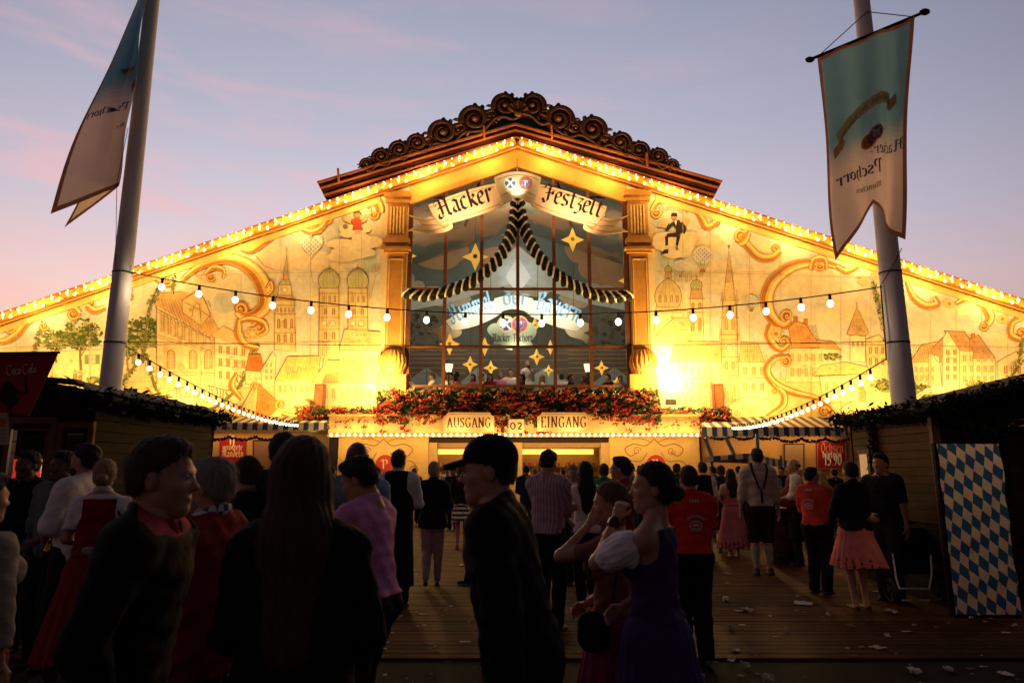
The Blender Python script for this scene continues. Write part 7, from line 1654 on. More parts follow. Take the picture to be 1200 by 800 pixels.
for j in range(nv+1):
    for i in range(nu+1):
        x = -4.5-2.2*j/nv; y = 7.3+3.3*i/nu; z = ze+.10+(zr-ze)*(x-ex)/(rx_-ex)+.04+.07*mnoise.noise(Vector((x*2.2, y*2.2, 1)))+.03*mnoise.noise(Vector((x*7, y*7, 4)))-(.16 if j == 0 else 0); vs.append((x+(.08 if j == 0 else 0)+.05*mnoise.noise(Vector((y*3,0,0))), y, z))
tb.add(vs, [(j*(nu+1)+i, j*(nu+1)+i+1, (j+1)*(nu+1)+i+1, (j+1)*(nu+1)+i) for j in range(nv) for i in range(nu)], smooth=True)
o = tb.build('roof_tarpaulin', mat('green_tarp', (.012,.02,.018), .8, 0, .4, 2, .4, 8, .5, .05), None, Vector((-5.5,8.5,ze))); tag(o, 'crumpled dark green tarpaulin lying on the left hut roof', 'tarpaulin')
b = MB(); 
for i in range(9):
    a_ = R(20+i*15); b.beam((-5.3+.0*i, 9.6, 2.60), (-5.3+.48*math.cos(a_), 9.6+.2*math.sin(a_*3), 2.60+.12*math.sin(a_)), .06, .012)
o = b.build('folded_fan', mat('red_white_paper', (.30,.10,.07), .7, 0, .6, 8, 0), None, Vector((-5.1,9.6,2.62))); tag(o, 'fan of reddish slats lying on the left hut roof', 'fan')
# right hut
rh = empty('market_hut', (7, 8.75, 0), 'dark wooden hut with fir-trimmed eave at the right', 'market stall', 'wooden market huts')
ex, rx_ = 5.25, 9.1; ze, zr = 2.34, 3.25; y0, y1 = 8.75, 10.9; xi = ex+.10
b = MB(); b.box((xi, 10.2, 0), (xi+.05, y1, ze-.05)); b.build('side_wall', M_panel, rh)
b = MB(); b.box((xi+.0, y0+.05, .95), (xi+.05, 10.12, ze-.12)); b.build('serving_shutter', M_panel, rh)
b = MB(); b.box((xi+.005, y0+.05, 0), (xi+.055, 10.12, .93)); b.build('side_wall', M_hutd, rh)
for q_ in (((xi-.03, 10.12, 0), (xi+.07, 10.20, ze-.04)), ((xi-.03, y0-.02, 0), (xi+.07, y0+.05, ze-.04))): b = MB(); b.box(*q_); b.build('post', mat('window_timber', (.11,.05,.02), .6), rh)
b = MB(); b.box((xi-.02, 10.36, 1.05), (xi-.002, 10.7, 1.92)); b.build('window_frame', mat('window_timber', (.11,.05,.02), .6), rh)
b = MB(); b.box((xi-.025, 10.42, 1.15), (xi-.021, 10.64, 1.85)); b.build('small_window', emis('dim_window', (.5,.22,.07), .5), rh)
b = MB(); wallq(b, xi+.07, X(1180,y0), 0, 2.25, y0); wallq(b, X(1190,y0), 12, 0, .9, y0); b.build('front_wall', M_hutd, rh)
b = MB(); b.prism([(xi, y0, 2.25), (xi, y0, ze+.01), (rx_, y0, zr+.01), (12, y0, 2.4), (12, y0, 2.25)], (0, .05, 0)); b.prism([(xi, y1-.12, 2.3), (rx_, y1-.12, zr+.01), (12, y1-.12, 2.4), (12, y1-.12, 2.3)], (0, .05, 0)); b.box((xi, y1-.05, 0), (12, y1, 2.3)); b.build('gable', M_hutd, rh)
b = MB(); b.prism([(ex, y0-.25, ze), (rx_, y0-.25, zr), (rx_, y0-.25, zr+.09), (ex, y0-.25, ze+.09)], (0, y1-y0+.4, 0)); b.prism([(rx_, y0-.25, zr), (12.5, y0-.25, 2.2), (12.5, y0-.25, 2.29), (rx_, y0-.25, zr+.09)], (0, y1-y0+.4, 0)); b.build('roof', M_hutr, rh)
lamp('stall_light', 'POINT', (7.2, 9.2, 1.8), 16, (1,.45,.18), .1)
b = MB(); b.box((X(1180,y0)+.01, y0+.3, .3), (X(1189,y0), y0+.34, 2.15)); b.build('orange_panel', mat('orange_board', (.50,.12,.03), .6), rh)
fringe([(5.21,8.5,2.37),(5.21,9.6,2.37),(5.22,11.1,2.37)], 'dark fir garland along the right hut eave', .13, 260, 5)
fringe([(5.25,8.46,2.40),(5.95,8.46,2.56),(6.95,8.46,2.80),(7.9,8.46,3.02)], 'dark fir garland along the front of the right hut roof', .11, 300, 6)
fringe([(5.31,10.16,2.3),(5.31,10.16,1.2),(5.31,10.16,.6)], 'dark fir garland hanging down the right hut post', .08, 220, 7, grp='fir garlands on the hut eaves')
fringe([(5.5,8.68,2.28),(5.9,8.66,2.10),(6.3,8.66,2.22)], 'dark fir swag under the right hut gable', .10, 260, 8)
# a near roof edge at the far right
if 0:
  b = MB(); a_, c_ = P(1150,481,7.3), P(1240,438,7.3); b.prism([a_, c_, c_-Vector((0,0,.10)), a_-Vector((0,0,.07))], (0, .9, 0)); root = empty('side_canopy', a_, 'dark sloping canopy edge at the right picture border', 'canopy'); b.build('board', M_hutr, root)
# stars and bunting lying on the right roof
for px, lab in ((1022,'red and white paper star cluster lying left of the right pole'), (1092,'red and white paper star cluster lying right of the right pole')):
    c = P(px, 483, 10.9); root = empty('paper_stars', c, lab, 'decoration', 'paper star clusters on the right roof'); rnd = random.Random(px)
    for nm, cc in (('red_points',(.35,.03,.02)),('white_points',(.70,.55,.40))):
        b = MB()
        for i in range(7):
            a_ = R(rnd.uniform(15,165)); x = rnd.uniform(-.42,.42); o_ = c+Vector((x, rnd.uniform(-.08,.08), -.02)); u = Vector((math.cos(a_)*.17, 0, math.sin(a_)*.10)); b.add([o_+Vector((-.05,0,0)), o_+u, o_+Vector((.05,0,.01)), o_+Vector((0,.03,.03))], [(0,1,3),(3,1,2),(0,3,2)], 0, cc)
        b.build(nm, M_wall, root, recalc=False)
# lozenge cloth panel
lz = bpy.data.materials.new('lozenge_cloth'); n, l, bb = nt(lz); bb.inputs['Roughness'].default_value = .85
tc = n.new('ShaderNodeTexCoord'); s_ = n.new('ShaderNodeSeparateXYZ'); l.new(tc.outputs['Object'], s_.inputs[0])
def mth(op, a, b_=None):
    k = n.new('ShaderNodeMath'); k.operation = op
    for i, v in enumerate((a, b_)):
        if v is None: continue
        if isinstance(v, (int, float)): k.inputs[i].default_value = v
        else: l.new(v, k.inputs[i])
    return k.outputs[0]
xr = mth('ADD', mth('MULTIPLY', s_.outputs['X'], .94), mth('MULTIPLY', s_.outputs['Z'], .34)); zr_ = mth('SUBTRACT', mth('MULTIPLY', s_.outputs['Z'], .94), mth('MULTIPLY', s_.outputs['X'], .34)); u_ = mth('MULTIPLY', xr, 8.2); v_ = mth('MULTIPLY', zr_, 4.7); pa = mth('FLOOR', mth('ADD', u_, v_)); pb_ = mth('FLOOR', mth('SUBTRACT', v_, u_))
ch = mth('MODULO', mth('ABSOLUTE', mth('ADD', pa, pb_)), 2)
nz = n.new('ShaderNodeTexNoise'); nz.inputs['Scale'].default_value = 7; nz.inputs['Detail'].default_value = 6; l.new(tc.outputs['Object'], nz.inputs['Vector'])
mx = n.new('ShaderNodeMix'); mx.data_type = 'RGBA'; l.new(ch, mx.inputs[0]); mx.inputs[6].default_value = (.78,.62,.46,1); mx.inputs[7].default_value = (.010,.09,.24,1)
m2 = n.new('ShaderNodeMix'); m2.data_type = 'RGBA'; m2.blend_type = 'MULTIPLY'; m2.inputs[0].default_value = .6; l.new(mx.outputs[2], m2.inputs[6]); l.new(nz.outputs['Color'], m2.inputs[7]); l.new(m2.outputs[2], bb.inputs['Base Color'])
bp = n.new('ShaderNodeBump'); bp.inputs['Strength'].default_value = .5; bp.inputs['Distance'].default_value = .02; l.new(nz.outputs['Fac'], bp.inputs['Height']); l.new(bp.outputs[0], bb.inputs['Normal'])
y_ = 8.0; c = P(1147, 718, y_); xa, xb = P(1118,715,y_).x, P(1195,722,y_).x; root = empty('lozenge_panel', (c.x, y_, 0), 'upright board covered in blue and white lozenge cloth beside the right hut', 'panel')
b = MB(); nu, nv = 10, 24; z0_, z1_ = .05, P(1130,520,y_).z; vs = [(xa+(xb-xa)*i/nu, y_-.03+.03*mnoise.noise(Vector((i*.45,j*.3,0)))+.012*mnoise.noise(Vector((i*1.3,j*1.1,7)))-.02*(j == 5), z0_+(z1_-z0_)*j/nv+.006*mnoise.noise(Vector((i,j,3)))) for j in range(nv+1) for i in range(nu+1)]
b.add(vs, [(j*(nu+1)+i, j*(nu+1)+i+1, (j+1)*(nu+1)+i+1, (j+1)*(nu+1)+i) for j in range(nv) for i in range(nu)], smooth=True); b.build('cloth', lz, root, (xa, y_, 0), recalc=False)
b = MB(); b.box((xa-.02, y_, 0), (xb+.02, y_+.05, z1_+.01)); b.build('board', M_hutd, root)
lamp('panel_spot', 'SPOT', (5.2, 6.5, 2.9), 34, (1,.66,.34), .15, target=(5.45, 8.0, .9), spot=75, blend=.9)  # free-standing spot before the hut, aimed at the lozenge panel
# pushchair
c = G(1074, 705); c = Vector((c.x, c.y, 0)); root = empty('pushchair', c, 'black pushchair with silver-edged frame parked by the right hut', 'pushchair'); M_blk = mat('pushchair_black', (.008,.008,.009), .6, 0, .2, 9, .2); M_sil = mat('reflective_strip', (.75,.72,.70), .3, .3, .05, 9, 0)
sc_ = c.y/FPX
def sp(px, py, dy=0): q = P(px, py, c.y+dy); return q
b = MB(); b.tube([sp(1046,648,-.15), sp(1050,676,-.2), sp(1054,690,-.25)], .012, 6); b.tube([sp(1091,650,-.15), sp(1092,672,-.2), sp(1089,689,-.25)], .012, 6); b.tube([sp(1054,689,-.25), sp(1089,690,-.25)], .012, 6); b.build('silver_frame', M_sil, root)
b = MB(); b.tube([sp(1057,703,-.28), sp(1068,703,-.28)], .010, 6); b.tube([sp(1078,703,-.28), sp(1089,703,-.28)], .010, 6); b.build('footrest_strip', M_sil, root)
for px in (1045, 1101):
    q = sp(px, 701, -.1 if px < 1060 else .0); q.z = .155; b = MB(); b.tube([q+Vector((0, .13*math.cos(R(a_)), .13*math.sin(R(a_)))) for a_ in range(0, 361, 20)], .024, 8); w0 = b.build('wheel', M_blk, root); b = MB(); 
    for a_ in range(0,180,36): b.tube([q+Vector((0,.12*math.cos(R(a_)),.12*math.sin(R(a_)))), q-Vector((0,.12*math.cos(R(a_)),.12*math.sin(R(a_))))], .006, 4)
    b.tube([q-Vector((.03,0,0)), q+Vector((.03,0,0))], .022, 8); h = b.build('hub', mat('grey_plastic', (.08,.08,.08), .4), root)
b = MB(); b.box(sp(1052,672,0), sp(1092,664,.3)+Vector((0,.05,0))); s1 = [sp(1053,668,.0), sp(1091,668,.0), sp(1090,628,.28), sp(1054,628,.28)]; b.prism(s1, (0,.05,0)); b.build('seat', M_blk, root)
b = MB(); b.tube([sp(1050,676,.0), sp(1044,618,.42), sp(1060,612,.45), sp(1088,612,.45), sp(1098,618,.42), sp(1094,676,.0)], .016, 6); b.tube([sp(1046,700,-.1), sp(1056,670,.1)], .014, 6); b.tube([sp(1100,700,0), sp(1092,670,.15)], .014, 6); b.build('handle', M_blk, root)
b = MB(); b.prism([sp(1050,640,.1), sp(1096,640,.1), sp(1094,618,.22), sp(1052,618,.22)], (0,.3,0)); b.build('hood', M_blk, root)
# little roofed stand with blue posts in the crowd
sY = 21; root = empty('roofed_stand', (P(874,545,sY).x, sY, 0), 'small stand with blue and white striped roof edge and blue-grey struts in the crowd', 'stand')
a_, c_ = P(826,544,sY), P(925,548,sY+3.5); b = MB(); zt_ = P(850,527,sY).z
q0, q1, q2, q3 = P(826,546,19), P(866,535,19.0), P(926,546,24), P(880,546,24)
b.prism([P(826,541,19.5), P(878,532,19.5), P(922,541,23.5), P(880,543,24.5)], (0,0,.03)); b.build('roof', M_aw, root)
b = MB(); vs = [P(826,541,19.5)+Vector((0,0,-.26)), P(874,541,19.5), P(874,531,19.5), P(826,541,19.5)]
b = MB(); b.prism([P(827,535,19.4), P(874,531,19.4), P(874,537,19.4), P(827,541,19.4)], (0,.03,0)); b.build('valance', M_val, root); b = MB(); b.prism([P(875,531,19.45), P(925,540,23.5), P(925,549,23.5), P(875,541,19.45)], (0,.03,0)); b.build('valance', M_val, root)
M_bl = mat('blue_grey_paint', (.16,.24,.28), .5)
for x0, y0_, x1, y1_, Y in ((826,513,834,534,20),(850,511,862,536,20),(887,508,888,534,20.5)): b = MB(); b.beam(P(x0,y0_,Y), P(x1,y1_,Y), .10, .07, (0,1,0)); b.build('strut', M_bl, root)
for px, Y in ((834,20),(880,20),(915,22.5)): q = P(px, 545, Y); b = MB(); b.beam((q.x,Y,0), (q.x,Y,q.z+.3), .08, .08, (0,1,0)); b.build('post', M_bl, root)
# barrel table by the waiters
c = P(915,600,12.6); c.z = 0; root = empty('barrel_table', c, 'wooden barrel serving as a table beside the braces man', 'barrel'); b = MB(); b.lathe(c, [(.26,0),(.31,.35),(.31,.6),(.26,.92)], 18); b.build('staves', M_panel, root); b = MB()
for z in (.12,.30,.68,.84): b.lathe(c+Vector((0,0,z)), [(.292,0),(.30,.02),(.292,.05)], 18)
b.build('hoop', M_wire, root); b = MB(); b.lathe(c+Vector((0,0,.922)), [(.36,0),(.36,.035)], 20); b.build('table_top', M_panel, root)
# litter on the boards
M_pap = mat('paper', (.42,.36,.32), .8, 0, .25, 12, .2, 40); M_papb = mat('blue_wrapper', (.05,.08,.14), .5, 0, .4, 12, .2)
LIT = [(941,707,20,5,'large creased white paper sheet lying left of the coral skirt woman\'s shadow'),(850,703,7,5,'small grey paper scrap in front of the red shirt man'),(1029,759,14,4,'flat white sheet near the front edge of the boards'),(874,716,8,5,'crumpled pale paper right of the red shirt man\'s legs'),(866,716,10,2,'narrow paper strip beside a crumpled ball'),(857,738,6,5,'dark blue crumpled wrapper on the boards'),(921,740,7,3,'small white scrap in the middle of the right boards'),(879,765,6,3,'small white scrap near the shoe of the red shirt man'),(862,762,9,4,'dull grey strip near the front edge of the boards'),(971,722,3,3,'tiny white scrap alone on the right boards'),(997,733,9,3,'dark flat wrapper on the right boards'),(1044,718,10,3,'white paper beside the pushchair wheel'),(1040,745,6,4,'grey crumpled scrap behind the flat white sheet'),(510,761,7,3,'white scrap between the pink shirt man and the capped man'),(541,662,5,2,'tiny scrap on the boards behind the striped skirt woman'),(852,672,6,2,'thin paper strip far back near the pink dirndl'),
       (857,774,9,4,'crumpled paper on the dark front strip'),(874,781,7,5,'pale crumpled paper on the asphalt, left one'),(900,798,14,5,'big crumpled paper at the bottom picture edge'),(1070,788,12,6,'bluish plastic scrap on the asphalt at the right'),(1112,786,10,5,'pale torn paper on the asphalt at the right'),(1178,790,14,5,'grey torn sheet in the bottom right corner'),(823,794,5,2,'tiny white scrap on the asphalt'),(1138,726,4,2,'tiny scrap under the lozenge board'),(1190,735,5,2,'tiny scrap at the right picture edge')]
for i, (px, py, w_, h_, lab) in enumerate(LIT):
    zz = .018 if py < 775 else .0; c = G(px, min(py, 797), zz); rnd = random.Random(i*7+1); sc_ = c.y/FPX; W = w_*sc_*.5; D = max(.03, h_*c.y*c.y/(FPX*CH)*.45); b = MB(); n_ = 5; crz = .012 if 'flat' in lab or 'sheet' in lab or 'strip' in lab else .04
    ang = rnd.uniform(-.5,.5); vs = []
    for j in range(n_+1):
        for k in range(n_+1):
            u, v = k/n_*2-1, j/n_*2-1; e = 1-.25*rnd.random() if abs(u) == 1 or abs(v) == 1 else 1; x, y = u*W*e, v*D*e; vs.append((c.x+x*math.cos(ang)-y*math.sin(ang), c.y+x*math.sin(ang)+y*math.cos(ang), zz+.004+crz*rnd.random()))
    b.add(vs, [(j*(n_+1)+k, j*(n_+1)+k+1, (j+1)*(n_+1)+k+1, (j+1)*(n_+1)+k) for j in range(n_) for k in range(n_)]); o = b.build('paper_scrap', M_papb if 'blue' in lab or 'dark' in lab and 'front' not in lab else M_pap, None, c, recalc=False); tag(o, lab, 'litter', 'litter on the ground')

b = MB(); rnd = random.Random(77)
for i in range(420):
    y = 5.2+rnd.random()**1.4*14; x = rnd.uniform(-.62,.72)*y; zz = .018 if y > 6.35 else 0.0; s_ = rnd.uniform(.006,.022); a_ = rnd.random()*3.14; u = Vector((math.cos(a_)*s_*rnd.uniform(1,3), math.sin(a_)*s_, 0)); v = Vector((-math.sin(a_)*s_, math.cos(a_)*s_, 0)); p = Vector((x, y, zz+.004)); c_ = rnd.choice([(.40,.36,.32),(.30,.22,.14),(.10,.08,.06),(.45,.40,.34),(.20,.05,.04)])
    b.add([p-u-v, p+u-v+Vector((0,0,.006*rnd.random())), p+u+v, p-u+v+Vector((0,0,.008*rnd.random()))], [(0,1,2,3)], 0, c_)
o = b.build('litter_crumbs', paintmat('crumbs', .1, 9), None, recalc=False); tag(o, kind='stuff')
# ---------------------------------------------------------------- people
BK = ('black', (.010,.009,.010)); BK2 = ('charcoal', (.022,.020,.022)); WH = ('white', (.72,.66,.68)); WH2 = ('offwhite', (.66,.58,.50)); RD = ('red', (.62,.03,.018)); DRD = ('dark_red', (.20,.012,.014)); PK = ('pink_shirt', (.62,.24,.44)); NV = ('navy', (.015,.022,.05))
PUR = ('purple', (.045,.016,.095)); CORAL = ('coral', (.60,.17,.13)); DKB = ('dark_brown', (.035,.018,.010)); GREY = ('grey', (.10,.10,.10)); LBL = ('light_blue', (.20,.32,.42)); SAGE = ('sage', (.10,.13,.12)); CRM = ('cream_knit', (.30,.25,.20)); PINK2 = ('rose', (.42,.12,.13)); GRN_ = ('green', (.03,.22,.10)); DEN = ('denim', (.03,.045,.08))
DH = ('dark', (.012,.007,.005)); BH = ('brown', (.035,.016,.008)); BL = ('blond', (.28,.17,.08)); GH = ('grey', (.22,.19,.17)); AU = ('auburn', (.05,.014,.010))
TR = lambda c, **k: dict(kind='trousers', c=c, **k)
chk = None
def checkmat(name, a, c, s):
    if name in MC: return MC[name]
    m = bpy.data.materials.new(name); n, l, b = nt(m); tc = n.new('ShaderNodeTexCoord'); k = n.new('ShaderNodeTexChecker'); k.inputs['Scale'].default_value = s; k.inputs[1].default_value = a+(1,); k.inputs[2].default_value = c+(1,); l.new(tc.outputs['Object'], k.inputs[0]); l.new(k.outputs[0], b.inputs['Base Color']); b.inputs['Roughness'].default_value = .9; MC[name] = m; return m
CHK = checkmat('checked_scarf', (.50,.48,.46), (.04,.04,.05), 34); STR = stripes('striped_skirt', 11, 'Z', (.70,.62,.52), (.02,.02,.03)); SOCK = checkmat('lozenge_sock', (.60,.55,.48), (.05,.06,.05), 55)
PLD = stripes('pinstripe_pink', 28, 'X', (.44,.28,.30), (.26,.16,.19)); DR0 = None
def redprint(root, s):
    """white print on the back of a red shirt"""
    def proj(x, y, d): return Vector((x*s, (-.158-d-(.0 if y < 1.35 else (y-1.35)*-.25))*s, y*s))
    q = Paint(0, base=.0, step=.0004, proj=proj); c = (.55,.40,.38)
    for i in range(4): q.fill([(-.045+i*.024,1.42),(-.045+i*.024,1.445),(-.029+i*.024,1.45),(-.029+i*.024,1.42)], c)
    q.ribbon([(.085*math.cos(R(a)), 1.24+.06*math.sin(R(a))) for a in range(20,161,10)], .026, (.42,.22,.20)); q.ribbon([(.055*math.cos(R(a)), 1.22+.035*math.sin(R(a))) for a in range(0,361,20)], .010, c); q.fill([(-.03,1.21),(.03,1.21),(.025,1.235),(-.025,1.235)], c); q.fill([(-.06,1.165),(.06,1.165),(.05,1.185),(-.05,1.185)], (.42,.22,.20))
    o = q.mb.build('back_print', M_sign, None, recalc=False); o.parent = root; o.location = (0,0,0)
# --- foreground
person('man in black jacket in right profile, pink collar, large at lower left', 160, 2.3, 511, face=-84, lean=9, tops=[dict(c=BK, name='jacket', e=.024, hem=.78, neck=1.50, slope=.6, box=.165), dict(c=('pink_collar', (.30,.04,.06)), name='shirt', e=.014, hem=1.1, neck=1.515, slope=.3)], bottoms=[TR(BK2)], haircol=BH, arms=('hang','pocket'), yaw=0, step=.08)
person('older grey-haired man in dark red jacket with checked scarf', 246, 3.15, 537, face=78, haircol=GH, tops=[dict(c=DRD, name='jacket', e=.032, hem=.80, neck=1.48, box=.19, open=1), dict(c=WH, name='shirt', e=.016, hem=.9, collar=0)], bottoms=[TR(BK2)], arms=('front','hang'), fat=.05, extra=[('scarf', CHK), ('beard', 1)], yaw=0)
person('short-haired man in black leather jacket behind the older man', 287, 4.6, 534, face=50, haircol=BH, hair='buzz', tops=[dict(c=BK2, name='jacket', e=.032, hem=.85, neck=1.49, collarc=('plaid_grey',(.12,.11,.10)))], bottoms=[TR(BK)], arms=('hang','front'))
person('woman with very long dark auburn hair seen from behind in black', 356, 2.25, 512, face=4, sex='f', hair='long', haircol=AU, tops=[dict(c=BK, name='coat', e=.026, hem=.62, neck=1.49, box=.165)], bottoms=[TR(BK, slim=1)], arms=('front','front'), extra=[('hairlen', .42)])
person('man in pink shirt looking down, walking left in black trousers', 441, 3.9, 532, face=68, lean=8, haircol=DH, tops=[dict(c=PK, e=.018, hem=.985, neck=1.50)], bottoms=[TR(BK)], arms=('phone','waist'), pitch=-22, step=.20, extra=[('belt', BK)], yaw=12)
person('man in black baseball cap and black jacket in left profile, dark jeans', 611, 2.75, 508, face=84, lean=13, haircol=DH, hair='buzz', tops=[dict(c=BK, name='jacket', e=.030, hem=.80, neck=1.50, box=.18)], bottoms=[TR(DEN)], arms=('hang','pocket'), extra=[('cap', BK)], pitch=0, step=.12, yaw=6)
person('woman in purple dirndl with white lace puff sleeve and dark bun, hand at her mouth', 763, 3.35, 540, face=62, sex='f', hair='bun', haircol=DH, tops=[dict(c=WH, puff=1, only_sleeves=1, name='puff_sleeve', label='white lace puff sleeves'), dict(c=PUR, vest=1, neck=1.40, slope=.4, hem=1.0, name='bodice', e=.018)],
       bottoms=[dict(kind='skirt', hem=.32, r1=.33, waist=1.05, c=PUR, pleats=20)], arms=('chin','waist'), extra=[('watch', 1)], yaw=22)
person('fair-haired woman in left profile resting her cheek on her hand beside the purple dirndl', 716, 3.75, 563, face=66, sex='f', hair='bun', haircol=('light_brown', (.10,.05,.025)), tops=[dict(c=('rust',(.20,.07,.05)), e=.014, hem=1.0, sleeve=.25, neck=1.44)], bottoms=[dict(kind='skirt', hem=.4, r1=.30, waist=1.05, c=('magenta',(.22,.02,.07)))], arms=('cheek','waist'), extra=[('bag', (BK, -1))], yaw=10, pitch=-6)
person('man in bright red printed T-shirt seen from behind, black trousers', 807, 6.2, 545, face=4, hair='buzz', haircol=BH, tops=[dict(c=RD, e=.022, hem=.90, sleeve=.36, neck=1.50)], bottoms=[TR(BK, e=.03)], arms=('front','front'), extra=[('print', redprint)], fat=.02, shoe=(.10,.10,.11))
person('dark-haired woman in cream knitted cardigan and red skirt at the left picture edge', -16, 3.2, 552, face=-25, sex='f', hair='short', haircol=DH, tops=[dict(c=CRM, name='cardigan', e=.035, hem=.95, neck=1.46, fold=.003)], bottoms=[dict(kind='skirt', hem=.35, r1=.30, waist=1.02, c=DRD)], arms=('hang','hang'))
person('blond woman with pinned-up hair in red dirndl and white blouse at the left', 122, 5.5, 537, face=20, sex='f', hair='bun', haircol=BL, tops=[dict(c=WH, sleeve=.40, hem=1.2, neck=1.44, e=.022, name='blouse'), dict(c=DRD, vest=1, neck=1.40, hem=1.0, e=.03, name='bodice')], bottoms=[dict(kind='skirt', hem=.25, r1=.36, waist=1.05, c=DRD, pleats=20)], arms=('waist','hang'), extra=[('sash', CRM), ('bag', (BK, 1))])
person('dark-haired man in white shirt in left profile before the lit hut window', 98, 5.7, 520, face=85, haircol=DH, tops=[dict(c=WH, e=.022, hem=.88, sleeve=.55)], bottoms=[TR(BK2)], arms=('waist','hang'), extra=[('beard',1)])
person('man in grey-green shirt facing the camera between the hut windows', 71, 6.1, 528, face=160, haircol=DH, skin='dark', tops=[dict(c=SAGE, e=.02, hem=.88, sleeve=.6)], bottoms=[TR(BK)], arms=('waist','hang'))
person('shadowy person in black standing before the cola fridge window', 30, 6.6, 528, face=170, haircol=DH, skin='dark', tops=[dict(c=BK, e=.02, hem=.88)], bottoms=[TR(BK)], arms=('front','hang'))
if 0: person('shorter woman in black dress with white puff blouse at the left edge', 24, 5.0, 566, face=-20, sex='f', hair='bun', haircol=DH, tops=[dict(c=WH, puff=1, only_sleeves=1, name='puff_sleeve'), dict(c=BK, vest=1, hem=1.0, neck=1.4, name='bodice')], bottoms=[dict(kind='skirt', hem=.4, r1=.3, waist=1.05, c=BK)], arms=('waist','waist'))
# --- middle distance
person('tall man in dark jacket with backpack behind the long-haired woman', 331, 4.8, 507, face=15, haircol=DH, tops=[dict(c=('slate',(.05,.06,.075)), name='jacket', e=.03, hem=.85)], bottoms=[TR(BK)], extra=[('pack', BK)])
person('shaven-headed man in light blue shirt behind the pink shirt man', 417, 5.3, 517, face=30, hair='bald', haircol=DH, skin='dark', tops=[dict(c=LBL, e=.024, hem=.88, sleeve=.9)], bottoms=[TR(NV)])
person('waiter in black waistcoat and long black apron with rolled white sleeves', 467, 8.6, 527, face=-8, hair='short', haircol=BH, tops=[dict(c=WH, e=.018, hem=.95, sleeve=.55), dict(c=BK, vest=1, hem=.93, neck=1.49, e=.026, name='waistcoat')], bottoms=[TR(BK2), dict(kind='skirt', name='apron', hem=.24, r0=.175, r1=.21, waist=1.0, c=BK, pleats=5, amp=.006)], arms=('front','front'))
person('blond woman in black blazer and white trousers walking to the entrance', 508, 10.0, 540, face=4, sex='f', hair='tail', haircol=BL, tops=[dict(c=BK, name='blazer', e=.035, hem=.82, neck=1.47, box=.16)], bottoms=[TR(('white_jeans',(.50,.36,.34)), slim=1, len=.97)], step=.16, extra=[('pumps',1)], arms=('swingf','front'))
person('woman in black top and striped short skirt near the left door', 541, 14.6, 545, face=0, sex='f', hair='long', haircol=AU, tops=[dict(c=BK, e=.02, hem=.95)], bottoms=[dict(kind='skirt', hem=.58, r1=.22, mat=STR, pleats=8, amp=.006)], arms=('front','front'), shoe=(.30,.03,.02), extra=[('hairlen',.2)])
person('dark walker half hidden behind the capped man, one shoe showing', 566, 10.1, 548, face=85, haircol=DH, tops=[dict(c=BK, name='jacket', e=.03, hem=.8)], bottoms=[TR(BK)], step=.24)
person('man in pinstriped pink shirt with folded arms before the right door', 642, 7.4, 527, face=-35, haircol=DH, tops=[dict(mat=PLD, c=('pinstripe',(.4,.25,.28)), e=.02, hem=.93, sleeve=.6)], bottoms=[TR(BK)], arms=('fold','fold'), pitch=-14)
person('woman in tight white T-shirt with long dark ponytail seen from behind', 686, 8.4, 540, face=10, sex='f', hair='long', haircol=DH, tops=[dict(c=WH, e=.012, hem=.90, sleeve=.38, neck=1.47)], bottoms=[TR(BK, slim=1)], arms=('hips','waist'), extra=[('hairlen',.34)])
person('fair woman facing the camera between pink shirt man and ponytail woman', 672, 10.2, 544, face=165, sex='f', hair='long', haircol=BL, tops=[dict(c=WH, e=.014, hem=.9, sleeve=.4)], bottoms=[TR(BK)])
person('man in green shirt glimpsed in front of the right door', 708, 11.5, 543, face=0, haircol=BH, tops=[dict(c=GRN_, e=.02, hem=.9, sleeve=.4)], bottoms=[TR(BK)])
person('man with dark-rimmed glasses and dark red shirt facing left', 727, 7.2, 535, face=68, haircol=DH, tops=[dict(c=DRD, e=.02, hem=.9, sleeve=.6)], bottoms=[TR(BK)], extra=[('glasses',1)])
person('man in black waistcoat with white sleeves left of the small striped stand', 824, 13.2, 541, face=5, haircol=BH, tops=[dict(c=WH2, e=.02, hem=.95, sleeve=.5), dict(c=BK, vest=1, hem=.92, neck=1.49, e=.03, name='waistcoat')], bottoms=[TR(BK, len=.55), ], extra=[('socks', mat('cloth_offwhite',WH2[1]))])
person('man in dark waistcoat and knee breeches beside the rose dirndl', 846, 14.0, 545, face=-15, haircol=BH, tops=[dict(c=BK2, e=.02, hem=.92)], bottoms=[TR(BK, len=.5)], extra=[('socks', mat('cloth_offwhite',WH2[1]))])
person('woman in long rose dirndl with waist-long dark hair seen from behind', 857, 13.4, 549, face=0, sex='f', hair='long', haircol=DH, tops=[dict(c=('rose_blouse',(.45,.30,.30)), sleeve=.35, hem=1.2, neck=1.44, e=.02, name='blouse'), dict(c=PINK2, vest=1, hem=1.0, neck=1.42, e=.028, name='bodice')], bottoms=[dict(kind='skirt', hem=.18, r1=.34, waist=1.06, c=PINK2, pleats=22)], arms=('waist','waist'), extra=[('sash', PINK2), ('hairlen',.3)], shoe=(.4,.3,.25))
person('tall man in white shirt with crossed brown braces, leather shorts and patterned socks', 888, 11.1, 525, face=-4, haircol=DH, tops=[dict(c=('warm_white',(.48,.38,.30)), e=.024, hem=.94, sleeve=.7, neck=1.5)], bottoms=[TR(DKB, len=.48, e=.028)], arms=('hang','hang'), extra=[('strap', ('y', DKB)), ('socks', SOCK)])
